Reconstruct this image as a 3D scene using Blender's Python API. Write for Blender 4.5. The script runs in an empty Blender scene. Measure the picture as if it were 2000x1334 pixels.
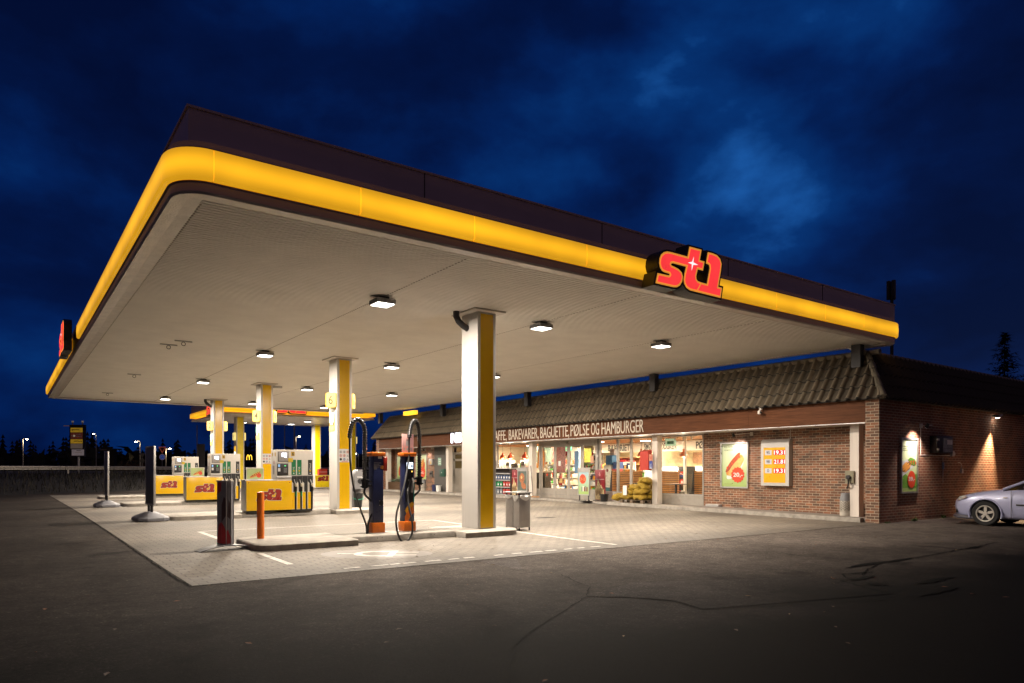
import bpy, bmesh, math, random
from mathutils import Vector, Matrix
R = math.radians
scene = bpy.context.scene
COL = scene.collection
rnd = random.Random(11)

# ------------------------------------------------------------------ materials
_M = {}
def _nt(name):
    m = bpy.data.materials.new(name); m.use_nodes = True
    nt = m.node_tree
    return m, nt, nt.nodes['Principled BSDF']
def N(nt, t, **kw):
    n = nt.nodes.new(t)
    for k, v in kw.items():
        if k in n.inputs: n.inputs[k].default_value = v
        else: setattr(n, k, v)
    return n
def L(nt, a, b): nt.links.new(a, b)
def c4(c): return (c[0], c[1], c[2], 1.0)

def mat(name, col, rough=0.5, metal=0.0, emit=0.0, ecol=None, var=0.12, scale=6.0, bump=0.0, spec=0.5, streak=False, coat=0.0):
    """painted, plastic, metal or lit surface: base colour broken up by two scales of noise"""
    if name in _M: return _M[name]
    m, nt, b = _nt(name)
    tc = N(nt, 'ShaderNodeTexCoord')
    n1 = N(nt, 'ShaderNodeTexNoise', Scale=scale, Detail=6.0, Roughness=0.6)
    src = tc.outputs['Object']
    if streak:
        mp = N(nt, 'ShaderNodeMapping'); mp.inputs['Scale'].default_value = (1, 1, 0.12)
        L(nt, src, mp.inputs['Vector']); src = mp.outputs['Vector']
    L(nt, src, n1.inputs['Vector'])
    r = N(nt, 'ShaderNodeMapRange'); r.inputs['From Min'].default_value = 0.3; r.inputs['From Max'].default_value = 0.7
    r.inputs['To Min'].default_value = 1 - var; r.inputs['To Max'].default_value = 1 + var * 0.6
    L(nt, n1.outputs['Fac'], r.inputs['Value'])
    mx = N(nt, 'ShaderNodeMix', data_type='RGBA', blend_type='MULTIPLY'); mx.inputs[0].default_value = 1
    mx.inputs[6].default_value = c4(col)
    L(nt, r.outputs['Result'], mx.inputs[7])
    L(nt, mx.outputs[2], b.inputs['Base Color'])
    b.inputs['Metallic'].default_value = metal
    b.inputs['Specular IOR Level'].default_value = spec
    b.inputs['Coat Weight'].default_value = coat
    r2 = N(nt, 'ShaderNodeMapRange'); r2.inputs['To Min'].default_value = max(0.03, rough - 0.1); r2.inputs['To Max'].default_value = min(1, rough + 0.1)
    L(nt, n1.outputs['Fac'], r2.inputs['Value']); L(nt, r2.outputs['Result'], b.inputs['Roughness'])
    if emit:
        e = N(nt, 'ShaderNodeMix', data_type='RGBA', blend_type='MULTIPLY'); e.inputs[0].default_value = 1
        e.inputs[6].default_value = c4(ecol or col); L(nt, r.outputs['Result'], e.inputs[7])
        L(nt, e.outputs[2], b.inputs['Emission Color']); b.inputs['Emission Strength'].default_value = emit
    if bump:
        bp = N(nt, 'ShaderNodeBump', Strength=bump, Distance=0.02)
        n2 = N(nt, 'ShaderNodeTexNoise', Scale=scale * 8, Detail=4.0)
        L(nt, tc.outputs['Object'], n2.inputs['Vector'])
        L(nt, n2.outputs['Fac'], bp.inputs['Height']); L(nt, bp.outputs['Normal'], b.inputs['Normal'])
    _M[name] = m
    return m

def mat_brick(name, axis, c1, c2, mortar, bw=0.23, rh=0.077, ms=0.009):
    m, nt, b = _nt(name)
    tc = N(nt, 'ShaderNodeTexCoord'); sp = N(nt, 'ShaderNodeSeparateXYZ'); cb = N(nt, 'ShaderNodeCombineXYZ')
    L(nt, tc.outputs['Object'], sp.inputs[0])
    L(nt, sp.outputs['Y' if axis == 'x' else 'X'], cb.inputs['X']); L(nt, sp.outputs['Z'], cb.inputs['Y'])
    wob = N(nt, 'ShaderNodeTexNoise', Scale=9.0, Detail=2.0); L(nt, cb.outputs[0], wob.inputs['Vector'])
    vm = N(nt, 'ShaderNodeVectorMath', operation='MULTIPLY_ADD'); vm.inputs[1].default_value = (0.008, 0.008, 0)
    L(nt, wob.outputs['Color'], vm.inputs[0]); L(nt, cb.outputs[0], vm.inputs[2])
    bk = N(nt, 'ShaderNodeTexBrick', Scale=1.0); bk.offset = 0.5
    bk.inputs['Mortar Size'].default_value = ms; bk.inputs['Mortar Smooth'].default_value = 0.25
    bk.inputs['Brick Width'].default_value = bw; bk.inputs['Row Height'].default_value = rh; bk.inputs['Bias'].default_value = -0.1
    bk.inputs['Color1'].default_value = c4(c1); bk.inputs['Color2'].default_value = c4(c2); bk.inputs['Mortar'].default_value = c4(mortar)
    L(nt, vm.outputs[0], bk.inputs['Vector'])
    n = N(nt, 'ShaderNodeTexNoise', Scale=1.3, Detail=8.0, Roughness=0.65); L(nt, tc.outputs['Object'], n.inputs['Vector'])
    r = N(nt, 'ShaderNodeMapRange'); r.inputs['From Min'].default_value = .3; r.inputs['From Max'].default_value = .7; r.inputs['To Min'].default_value = .55; r.inputs['To Max'].default_value = 1.3
    L(nt, n.outputs['Fac'], r.inputs['Value'])
    mx = N(nt, 'ShaderNodeMix', data_type='RGBA', blend_type='MULTIPLY'); mx.inputs[0].default_value = 1
    L(nt, bk.outputs['Color'], mx.inputs[6]); L(nt, r.outputs['Result'], mx.inputs[7]); L(nt, mx.outputs[2], b.inputs['Base Color'])
    b.inputs['Roughness'].default_value = 0.75
    n3 = N(nt, 'ShaderNodeTexNoise', Scale=60.0, Detail=4.0); L(nt, tc.outputs['Object'], n3.inputs['Vector'])
    ad = N(nt, 'ShaderNodeMath', operation='MULTIPLY_ADD'); ad.inputs[1].default_value = -1.0
    L(nt, bk.outputs['Fac'], ad.inputs[0]); 
    sc = N(nt, 'ShaderNodeMath', operation='MULTIPLY'); sc.inputs[1].default_value = 0.35; L(nt, n3.outputs['Fac'], sc.inputs[0]); L(nt, sc.outputs[0], ad.inputs[2])
    bp = N(nt, 'ShaderNodeBump', Strength=0.7, Distance=0.012); L(nt, ad.outputs[0], bp.inputs['Height']); L(nt, bp.outputs['Normal'], b.inputs['Normal'])
    return m

def mat_paver():
    m, nt, b = _nt('block_paving')
    tc = N(nt, 'ShaderNodeTexCoord')
    wob = N(nt, 'ShaderNodeTexNoise', Scale=14.0, Detail=1.0); L(nt, tc.outputs['Object'], wob.inputs['Vector'])
    vm = N(nt, 'ShaderNodeVectorMath', operation='MULTIPLY_ADD'); vm.inputs[1].default_value = (0.03, 0.03, 0)
    L(nt, wob.outputs['Color'], vm.inputs[0]); L(nt, tc.outputs['Object'], vm.inputs[2])
    bk = N(nt, 'ShaderNodeTexBrick', Scale=1.0); bk.offset = 0.5
    bk.inputs['Mortar Size'].default_value = .009; bk.inputs['Mortar Smooth'].default_value = .3
    bk.inputs['Brick Width'].default_value = .25; bk.inputs['Row Height'].default_value = .14
    bk.inputs['Color1'].default_value = (.212, .182, .146, 1); bk.inputs['Color2'].default_value = (.165, .141, .113, 1); bk.inputs['Mortar'].default_value = (.055, .046, .037, 1)
    L(nt, vm.outputs[0], bk.inputs['Vector'])
    n = N(nt, 'ShaderNodeTexNoise', Scale=.55, Detail=9.0, Roughness=.62); L(nt, tc.outputs['Object'], n.inputs['Vector'])
    r = N(nt, 'ShaderNodeMapRange'); r.inputs['From Min'].default_value = .3; r.inputs['From Max'].default_value = .7; r.inputs['To Min'].default_value = .72; r.inputs['To Max'].default_value = 1.15
    L(nt, n.outputs['Fac'], r.inputs['Value'])
    # dark lanes along the pumps: bands of shade put into the paving colour
    sp = N(nt, 'ShaderNodeSeparateXYZ'); L(nt, tc.outputs['Object'], sp.inputs[0])
    md = N(nt, 'ShaderNodeMath', operation='PINGPONG'); md.inputs[1].default_value = 1.0
    of = N(nt, 'ShaderNodeMath', operation='MULTIPLY_ADD'); of.inputs[1].default_value = .4; of.inputs[2].default_value = n.outputs and 0.3
    L(nt, sp.outputs['Y'], of.inputs[0]); L(nt, of.outputs[0], md.inputs[0])
    r3 = N(nt, 'ShaderNodeMapRange'); r3.interpolation_type = 'SMOOTHSTEP'; r3.inputs['From Min'].default_value = .1; r3.inputs['From Max'].default_value = .6; r3.inputs['To Min'].default_value = .68; r3.inputs['To Max'].default_value = 1.0
    L(nt, md.outputs[0], r3.inputs['Value'])
    ns = N(nt, 'ShaderNodeTexNoise', Scale=7.0, Detail=5.0); L(nt, tc.outputs['Object'], ns.inputs['Vector'])
    rs = N(nt, 'ShaderNodeMapRange'); rs.inputs['From Min'].default_value = .2; rs.inputs['From Max'].default_value = .36; rs.inputs['To Min'].default_value = .55; rs.inputs['To Max'].default_value = 1.0
    L(nt, ns.outputs['Fac'], rs.inputs['Value'])
    p = N(nt, 'ShaderNodeMath', operation='MULTIPLY'); L(nt, r.outputs['Result'], p.inputs[0]); L(nt, r3.outputs['Result'], p.inputs[1])
    p2 = N(nt, 'ShaderNodeMath', operation='MULTIPLY'); L(nt, p.outputs[0], p2.inputs[0]); L(nt, rs.outputs['Result'], p2.inputs[1])
    mx = N(nt, 'ShaderNodeMix', data_type='RGBA', blend_type='MULTIPLY'); mx.inputs[0].default_value = 1
    L(nt, bk.outputs['Color'], mx.inputs[6]); L(nt, p2.outputs[0], mx.inputs[7]); L(nt, mx.outputs[2], b.inputs['Base Color'])
    b.inputs['Roughness'].default_value = .7
    iv = N(nt, 'ShaderNodeMath', operation='SUBTRACT'); iv.inputs[0].default_value = 1; L(nt, bk.outputs['Fac'], iv.inputs[1])
    n3 = N(nt, 'ShaderNodeTexNoise', Scale=90.0, Detail=3.0); L(nt, tc.outputs['Object'], n3.inputs['Vector'])
    ad = N(nt, 'ShaderNodeMath', operation='MULTIPLY_ADD'); ad.inputs[1].default_value = .3; L(nt, n3.outputs['Fac'], ad.inputs[0]); L(nt, iv.outputs[0], ad.inputs[2])
    bp = N(nt, 'ShaderNodeBump', Strength=.6, Distance=.008); L(nt, ad.outputs[0], bp.inputs['Height']); L(nt, bp.outputs['Normal'], b.inputs['Normal'])
    return m

def mat_asphalt(name, lo, hi, warm=(1.0, .9, .82)):
    m, nt, b = _nt(name)
    tc = N(nt, 'ShaderNodeTexCoord')
    big = N(nt, 'ShaderNodeTexNoise', Scale=.35, Detail=8.0, Roughness=.6); L(nt, tc.outputs['Object'], big.inputs['Vector'])
    fine = N(nt, 'ShaderNodeTexNoise', Scale=42.0, Detail=6.0, Roughness=.8); L(nt, tc.outputs['Object'], fine.inputs['Vector'])
    vo = N(nt, 'ShaderNodeTexVoronoi', Scale=60.0); L(nt, tc.outputs['Object'], vo.inputs['Vector'])
    r1 = N(nt, 'ShaderNodeMapRange'); r1.inputs['From Min'].default_value = .32; r1.inputs['From Max'].default_value = .68; r1.inputs['To Min'].default_value = lo; r1.inputs['To Max'].default_value = hi
    L(nt, big.outputs['Fac'], r1.inputs['Value'])
    r2 = N(nt, 'ShaderNodeMapRange'); r2.inputs['From Min'].default_value = .3; r2.inputs['From Max'].default_value = .72; r2.inputs['To Min'].default_value = .5; r2.inputs['To Max'].default_value = 1.55
    L(nt, fine.outputs['Fac'], r2.inputs['Value'])
    sepc = N(nt, 'ShaderNodeSeparateColor'); L(nt, vo.outputs['Color'], sepc.inputs[0])
    r3 = N(nt, 'ShaderNodeMapRange'); r3.inputs['From Min'].default_value = .9; r3.inputs['From Max'].default_value = 1.; r3.inputs['To Min'].default_value = 1.; r3.inputs['To Max'].default_value = 2.2
    L(nt, sepc.outputs[0], r3.inputs['Value'])
    mid = N(nt, 'ShaderNodeTexNoise', Scale=5.0, Detail=7.0, Roughness=.7); L(nt, tc.outputs['Object'], mid.inputs['Vector'])
    r5 = N(nt, 'ShaderNodeMapRange'); r5.inputs['From Min'].default_value = .3; r5.inputs['From Max'].default_value = .7; r5.inputs['To Min'].default_value = .65; r5.inputs['To Max'].default_value = 1.35; L(nt, mid.outputs['Fac'], r5.inputs['Value'])
    st = N(nt, 'ShaderNodeTexNoise', Scale=1.1, Detail=3.0, Distortion=.5); L(nt, tc.outputs['Object'], st.inputs['Vector'])
    r6 = N(nt, 'ShaderNodeMapRange'); r6.inputs['From Min'].default_value = .26; r6.inputs['From Max'].default_value = .38; r6.inputs['To Min'].default_value = .45; r6.inputs['To Max'].default_value = 1.0; L(nt, st.outputs['Fac'], r6.inputs['Value'])
    pa = N(nt, 'ShaderNodeMath', operation='MULTIPLY'); L(nt, r5.outputs['Result'], pa.inputs[0]); L(nt, r6.outputs['Result'], pa.inputs[1])
    pb = N(nt, 'ShaderNodeMath', operation='MULTIPLY'); L(nt, pa.outputs[0], pb.inputs[0]); L(nt, r2.outputs['Result'], pb.inputs[1])
    p = N(nt, 'ShaderNodeMath', operation='MULTIPLY'); L(nt, r1.outputs['Result'], p.inputs[0]); L(nt, pb.outputs[0], p.inputs[1])
    p2 = N(nt, 'ShaderNodeMath', operation='MULTIPLY'); L(nt, p.outputs[0], p2.inputs[0]); L(nt, r3.outputs['Result'], p2.inputs[1])
    mx = N(nt, 'ShaderNodeMix', data_type='RGBA', blend_type='MULTIPLY'); mx.inputs[0].default_value = 1; mx.inputs[6].default_value = c4(warm)
    # lamp falloff put into the colour: darker towards the foreground and the left
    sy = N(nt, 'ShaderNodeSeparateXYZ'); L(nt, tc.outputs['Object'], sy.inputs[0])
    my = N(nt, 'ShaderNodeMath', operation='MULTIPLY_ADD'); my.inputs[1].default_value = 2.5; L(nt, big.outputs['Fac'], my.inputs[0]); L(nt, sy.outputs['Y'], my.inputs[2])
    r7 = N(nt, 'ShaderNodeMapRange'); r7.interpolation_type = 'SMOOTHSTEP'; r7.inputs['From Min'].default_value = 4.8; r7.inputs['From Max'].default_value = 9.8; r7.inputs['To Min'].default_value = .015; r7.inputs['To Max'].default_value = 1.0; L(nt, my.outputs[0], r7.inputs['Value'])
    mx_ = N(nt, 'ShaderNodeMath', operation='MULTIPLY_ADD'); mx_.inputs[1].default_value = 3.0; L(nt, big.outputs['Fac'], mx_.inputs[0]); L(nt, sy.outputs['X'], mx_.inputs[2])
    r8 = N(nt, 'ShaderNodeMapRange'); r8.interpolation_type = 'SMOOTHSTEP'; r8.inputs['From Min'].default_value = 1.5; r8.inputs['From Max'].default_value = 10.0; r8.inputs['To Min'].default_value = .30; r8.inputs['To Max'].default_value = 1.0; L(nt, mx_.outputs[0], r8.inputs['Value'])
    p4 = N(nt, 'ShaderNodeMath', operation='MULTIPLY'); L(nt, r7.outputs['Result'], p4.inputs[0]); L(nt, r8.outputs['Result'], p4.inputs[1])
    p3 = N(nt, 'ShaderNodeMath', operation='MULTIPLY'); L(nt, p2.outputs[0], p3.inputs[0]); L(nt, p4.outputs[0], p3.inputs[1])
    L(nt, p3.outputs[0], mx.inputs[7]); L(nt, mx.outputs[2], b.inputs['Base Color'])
    b.inputs['Roughness'].default_value = .82; b.inputs['Specular IOR Level'].default_value = .06
    bp = N(nt, 'ShaderNodeBump', Strength=.8, Distance=.01); L(nt, fine.outputs['Fac'], bp.inputs['Height']); L(nt, bp.outputs['Normal'], b.inputs['Normal'])
    return m

def mat_wood(name, c1, c2, along='y', scale=3.0, rough=.45):
    m, nt, b = _nt(name)
    tc = N(nt, 'ShaderNodeTexCoord'); mp = N(nt, 'ShaderNodeMapping')
    s = {'y': (14, .6, 14), 'x': (.6, 14, 14), 'z': (14, 14, .6)}[along]
    mp.inputs['Scale'].default_value = s; L(nt, tc.outputs['Object'], mp.inputs['Vector'])
    n = N(nt, 'ShaderNodeTexNoise', Scale=scale, Detail=7.0, Roughness=.65, Distortion=.6); L(nt, mp.outputs[0], n.inputs['Vector'])
    cr = N(nt, 'ShaderNodeValToRGB'); cr.color_ramp.elements[0].position = .3; cr.color_ramp.elements[1].position = .72
    cr.color_ramp.elements[0].color = c4(c1); cr.color_ramp.elements[1].color = c4(c2)
    L(nt, n.outputs['Fac'], cr.inputs[0]); L(nt, cr.outputs[0], b.inputs['Base Color']); b.inputs['Roughness'].default_value = rough; b.inputs['Specular IOR Level'].default_value = .15
    return m

def mat_glass():
    m, nt, b = _nt('window_glass'); nt.nodes.remove(b)
    out = nt.nodes['Material Output']
    t = N(nt, 'ShaderNodeBsdfTransparent'); t.inputs['Color'].default_value = (.93, .96, .95, 1)
    g = N(nt, 'ShaderNodeBsdfGlossy', Roughness=.02)
    lw = N(nt, 'ShaderNodeLayerWeight', Blend=.5); pw = N(nt, 'ShaderNodeMath', operation='POWER'); pw.inputs[1].default_value = 4.0; L(nt, lw.outputs['Facing'], pw.inputs[0])
    fr = N(nt, 'ShaderNodeMath', operation='MULTIPLY_ADD'); fr.inputs[1].default_value = .6; fr.inputs[2].default_value = .05; L(nt, pw.outputs[0], fr.inputs[0]); ms = N(nt, 'ShaderNodeMixShader')
    nz = N(nt, 'ShaderNodeTexNoise', Scale=3.0); mr = N(nt, 'ShaderNodeMapRange'); mr.inputs['To Min'].default_value = .01; mr.inputs['To Max'].default_value = .05
    tc = N(nt, 'ShaderNodeTexCoord'); L(nt, tc.outputs['Object'], nz.inputs['Vector']); L(nt, nz.outputs['Fac'], mr.inputs['Value']); L(nt, mr.outputs['Result'], g.inputs['Roughness'])
    L(nt, fr.outputs[0], ms.inputs[0]); L(nt, t.outputs[0], ms.inputs[1]); L(nt, g.outputs[0], ms.inputs[2]); L(nt, ms.outputs[0], out.inputs['Surface'])
    return m

def mat_band(name, col, s, z0=5.12, half=.2):
    """back-lit acrylic: tubes behind make the middle a little brighter, panels differ slightly"""
    m, nt, b = _nt(name)
    tc = N(nt, 'ShaderNodeTexCoord'); sp = N(nt, 'ShaderNodeSeparateXYZ'); L(nt, tc.outputs['Object'], sp.inputs[0])
    a = N(nt, 'ShaderNodeMath', operation='SUBTRACT'); a.inputs[1].default_value = z0; L(nt, sp.outputs['Z'], a.inputs[0])
    ab = N(nt, 'ShaderNodeMath', operation='ABSOLUTE'); L(nt, a.outputs[0], ab.inputs[0])
    r = N(nt, 'ShaderNodeMapRange'); r.interpolation_type = 'SMOOTHSTEP'; r.inputs['From Max'].default_value = half; r.inputs['To Min'].default_value = 1.12; r.inputs['To Max'].default_value = .62
    L(nt, ab.outputs[0], r.inputs['Value'])
    n = N(nt, 'ShaderNodeTexNoise', Scale=.7, Detail=3.0); L(nt, tc.outputs['Object'], n.inputs['Vector'])
    r2 = N(nt, 'ShaderNodeMapRange'); r2.inputs['From Min'].default_value = .3; r2.inputs['From Max'].default_value = .7; r2.inputs['To Min'].default_value = .78 * s; r2.inputs['To Max'].default_value = 1.12 * s
    L(nt, n.outputs['Fac'], r2.inputs['Value'])
    p = N(nt, 'ShaderNodeMath', operation='MULTIPLY'); L(nt, r.outputs['Result'], p.inputs[0]); L(nt, r2.outputs['Result'], p.inputs[1])
    b.inputs['Base Color'].default_value = c4([c * .7 for c in col]); b.inputs['Roughness'].default_value = .3
    b.inputs['Emission Color'].default_value = c4(col); L(nt, p.outputs[0], b.inputs['Emission Strength'])
    return m

def mat_poster(name, z0, z1, top, bot, emit=0.0):
    """printed sheet: colour runs from one tint at the top to another at the foot, mottled"""
    m, nt, b = _nt(name)
    tc = N(nt, 'ShaderNodeTexCoord'); sp = N(nt, 'ShaderNodeSeparateXYZ'); L(nt, tc.outputs['Object'], sp.inputs[0])
    n = N(nt, 'ShaderNodeTexNoise', Scale=4.0, Detail=3.0); L(nt, tc.outputs['Object'], n.inputs['Vector'])
    ad = N(nt, 'ShaderNodeMath', operation='MULTIPLY_ADD'); ad.inputs[1].default_value = .5; L(nt, n.outputs['Fac'], ad.inputs[0]); L(nt, sp.outputs['Z'], ad.inputs[2])
    r = N(nt, 'ShaderNodeMapRange'); r.inputs['From Min'].default_value = z0 + .25; r.inputs['From Max'].default_value = z1 + .25; L(nt, ad.outputs[0], r.inputs['Value'])
    mx = N(nt, 'ShaderNodeMix', data_type='RGBA'); mx.inputs[6].default_value = c4(bot); mx.inputs[7].default_value = c4(top)
    L(nt, r.outputs['Result'], mx.inputs[0]); L(nt, mx.outputs[2], b.inputs['Base Color']); b.inputs['Roughness'].default_value = .35
    if emit: L(nt, mx.outputs[2], b.inputs['Emission Color']); b.inputs['Emission Strength'].default_value = emit
    return m

# ------------------------------------------------------------------ mesh building
def gz(y):
    """the lot dips gently towards its front edge"""
    t = (28 - y) / 15.6
    return -0.094 * min(t, 1.1) ** 1.6 if t > 0 else 0.0

_bb = {}
def _bevbox(sx, sy, sz, b, seg):
    k = (round(sx, 4), round(sy, 4), round(sz, 4), b, seg)
    if k not in _bb:
        bm = bmesh.new(); bmesh.ops.create_cube(bm, size=1.0)
        for v in bm.verts: v.co = Vector((v.co.x * sx, v.co.y * sy, v.co.z * sz))
        bmesh.ops.bevel(bm, geom=bm.edges[:], offset=b, segments=seg, affect='EDGES', profile=0.6)
        bm.verts.index_update()
        _bb[k] = ([v.co.copy() for v in bm.verts], [[v.index for v in f.verts] for f in bm.faces]); bm.free()
    return _bb[k]

_txt = {}
def _text(s, bold):
    k = (s, bold)
    if k in _txt: return _txt[k]
    cu = bpy.data.curves.new('txt', 'FONT'); cu.body = s; cu.offset = bold; cu.resolution_u = 3; cu.fill_mode = 'FRONT'
    o = bpy.data.objects.new('txt', cu); COL.objects.link(o)
    dg = bpy.context.evaluated_depsgraph_get(); me = bpy.data.meshes.new_from_object(o.evaluated_get(dg))
    vs = [(v.co.x, v.co.y) for v in me.vertices]; fs = [list(p.vertices) for p in me.polygons]
    bpy.data.objects.remove(o); bpy.data.curves.remove(cu); bpy.data.meshes.remove(me)
    _txt[k] = (vs, fs)
    return _txt[k]
CAP = None

def offset_poly(pts, d):
    """move a closed outline outwards (d > 0) or inwards with limited mitres"""
    n = len(pts); area = sum(pts[i][0] * pts[(i + 1) % n][1] - pts[(i + 1) % n][0] * pts[i][1] for i in range(n))
    s = 1 if area > 0 else -1; out = []
    for i in range(n):
        p0, p1, p2 = Vector(pts[i - 1]), Vector(pts[i]), Vector(pts[(i + 1) % n])
        e1 = (p1 - p0).normalized(); e2 = (p2 - p1).normalized()
        n1 = Vector((e1.y, -e1.x)) * s; n2 = Vector((e2.y, -e2.x)) * s
        b = n1 + n2
        if b.length < 1e-4: b = n1
        b.normalize(); k = max(0.5, b.dot(n1))
        out.append(tuple(p1 + b * (d / k)))
    return out

class MB:
    def __init__(s): s.v = []; s.f = []; s.fm = []; s.mats = []
    def mi(s, m):
        if m not in s.mats: s.mats.append(m)
        return s.mats.index(m)
    def add(s, vs, fs, m):
        o = len(s.v); k = s.mi(m)
        s.v += [tuple(v) for v in vs]
        for f in fs: s.f.append([i + o for i in f]); s.fm.append(k)
        return s
    def box(s, a, b, m, bev=0.0, seg=2, rz=0.0, about=None):
        a = Vector(a); b = Vector(b); lo = Vector([min(p, q) for p, q in zip(a, b)]); hi = Vector([max(p, q) for p, q in zip(a, b)])
        c = (lo + hi) / 2; d = hi - lo
        if bev: vs, fs = _bevbox(d.x, d.y, d.z, min(bev, min(d) * .45), seg)
        else:
            h = d / 2
            vs = [Vector((x * h.x, y * h.y, z * h.z)) for z in (-1, 1) for y in (-1, 1) for x in (-1, 1)]
            fs = [[0, 2, 3, 1], [4, 5, 7, 6], [0, 1, 5, 4], [2, 6, 7, 3], [0, 4, 6, 2], [1, 3, 7, 5]]
        vs = [v + c for v in vs]
        if rz:
            p = Vector(about) if about else c; M = Matrix.Rotation(rz, 3, 'Z'); vs = [M @ (v - p) + p for v in vs]
        return s.add(vs, fs, m)
    def cyl(s, p0, p1, r0, m, r1=None, n=20, cap=True):
        p0 = Vector(p0); p1 = Vector(p1); r1 = r0 if r1 is None else r1
        d = (p1 - p0).normalized(); a = d.orthogonal().normalized(); b = d.cross(a)
        vs = []
        for p, r in ((p0, r0), (p1, r1)):
            for i in range(n):
                t = 2 * math.pi * i / n; vs.append(p + a * (r * math.cos(t)) + b * (r * math.sin(t)))
        fs = [[i, (i + 1) % n, n + (i + 1) % n, n + i] for i in range(n)]
        if cap: fs += [list(range(n - 1, -1, -1)), list(range(n, 2 * n))]
        return s.add(vs, fs, m)
    def tube(s, pts, r, m, n=10, rf=None):
        pts = [Vector(p) for p in pts]; vs = []; fs = []; a = None
        for i, p in enumerate(pts):
            d = (pts[min(i + 1, len(pts) - 1)] - pts[max(i - 1, 0)]).normalized()
            a = (d.orthogonal() if a is None else a - d * a.dot(d)).normalized(); b = d.cross(a)
            rr = rf(i) if rf else r
            for k in range(n):
                t = 2 * math.pi * k / n; vs.append(p + a * (rr * math.cos(t)) + b * (rr * math.sin(t)))
        for i in range(len(pts) - 1):
            for k in range(n): fs.append([i * n + k, i * n + (k + 1) % n, (i + 1) * n + (k + 1) % n, (i + 1) * n + k])
        fs += [list(range(n - 1, -1, -1)), [len(vs) - n + k for k in range(n)]]
        return s.add(vs, fs, m)
    def lathe(s, prof, at, m, n=24, axis='z', cap=True):
        at = Vector(at); vs = []; fs = []
        for r, z in prof:
            for i in range(n):
                t = 2 * math.pi * i / n; x, y = r * math.cos(t), r * math.sin(t)
                vs.append(at + (Vector((x, y, z)) if axis == 'z' else Vector((x, z, y)) if axis == 'y' else Vector((z, x, y))))
        for j in range(len(prof) - 1):
            for i in range(n):
                q = [j * n + i, j * n + (i + 1) % n, (j + 1) * n + (i + 1) % n, (j + 1) * n + i]
                fs.append(q if axis != 'y' else q[::-1])
        if cap and prof[0][0] > 1e-5: fs.append(list(range(n))[::-1])
        if cap and prof[-1][0] > 1e-5: fs.append([(len(prof) - 1) * n + i for i in range(n)])
        return s.add(vs, fs, m)
    def poly(s, pts, m): return s.add(pts, [list(range(len(pts)))], m)
    def pane_(s, x, y0, y1, z0, z1, m): return s.add([(x, y1, z0), (x, y0, z0), (x, y0, z1), (x, y1, z1)], [[0, 1, 2, 3]], m)
    def prism(s, p2, org, right, up, d0, d1, m, side=None):
        """outline p2 in the plane (right, up) at org, thickened from d0 to d1 along right x up"""
        org = Vector(org); right = Vector(right); up = Vector(up); nn = right.cross(up); n = len(p2)
        area = sum(p2[i][0] * p2[(i + 1) % n][1] - p2[(i + 1) % n][0] * p2[i][1] for i in range(n))
        if area < 0: p2 = p2[::-1]
        F = [org + right * x + up * y + nn * d1 for x, y in p2]; B = [org + right * x + up * y + nn * d0 for x, y in p2]
        s.add(F, [list(range(n))], m); s.add(B, [list(range(n))[::-1]], m)
        s.add(F + B, [[i, n + i, n + (i + 1) % n, (i + 1) % n] for i in range(n)], side or m)
        return s
    def flat(s, p2, org, right, up, m, lift=0.0):
        org = Vector(org); right = Vector(right); up = Vector(up); nn = right.cross(up); n = len(p2)
        area = sum(p2[i][0] * p2[(i + 1) % n][1] - p2[(i + 1) % n][0] * p2[i][1] for i in range(n))
        if area < 0: p2 = p2[::-1]
        return s.add([org + right * x + up * y + nn * lift for x, y in p2], [list(range(n))], m)
    def rect(s, x0, y0, x1, y1, org, right, up, m, lift=0.0):
        return s.flat([(x0, y0), (x1, y0), (x1, y1), (x0, y1)], org, right, up, m, lift)
    def disc(s, cx, cy, r, org, right, up, m, lift=0.0, n=20, r2=None):
        r2 = r2 or r
        return s.flat([(cx + r * math.cos(2 * math.pi * i / n), cy + r2 * math.sin(2 * math.pi * i / n)) for i in range(n)], org, right, up, m, lift)
    def text(s, t, x0, y0, h, org, right, up, m, w=None, lift=0.0, bold=0.0, rot=False, xs=1.0):
        """lettering: cap height h, lower left corner at x0, y0; w stretches it to that width"""
        global CAP
        if CAP is None: CAP = max(p[1] for p in _text('H', 0.0)[0])
        vs, fs = _text(t, bold)
        a = min(p[0] for p in vs); b = max(p[0] for p in vs); sy = h / CAP; sx = (w / (b - a)) if w else sy * xs
        org = Vector(org); right = Vector(right); up = Vector(up); nn = right.cross(up)
        out = []
        for x, y in vs:
            x = (x - a) * sx; y = y * sy
            if rot: x, y = -y, x
            out.append(org + right * (x0 + x) + up * (y0 + y) + nn * lift)
        return s.add(out, fs, m)
    def build(s, name, parent=None, smooth=35, loc=None):
        me = bpy.data.meshes.new(name); me.from_pydata(s.v, [], s.f)
        for m in s.mats: me.materials.append(m)
        me.polygons.foreach_set('material_index', s.fm)
        me.validate(); me.update()
        if smooth:
            me.shade_smooth(); me.set_sharp_from_angle(angle=R(smooth))
        o = bpy.data.objects.new(name, me); COL.objects.link(o)
        if parent: o.parent = parent
        if loc: o.location = loc
        return o

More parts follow.
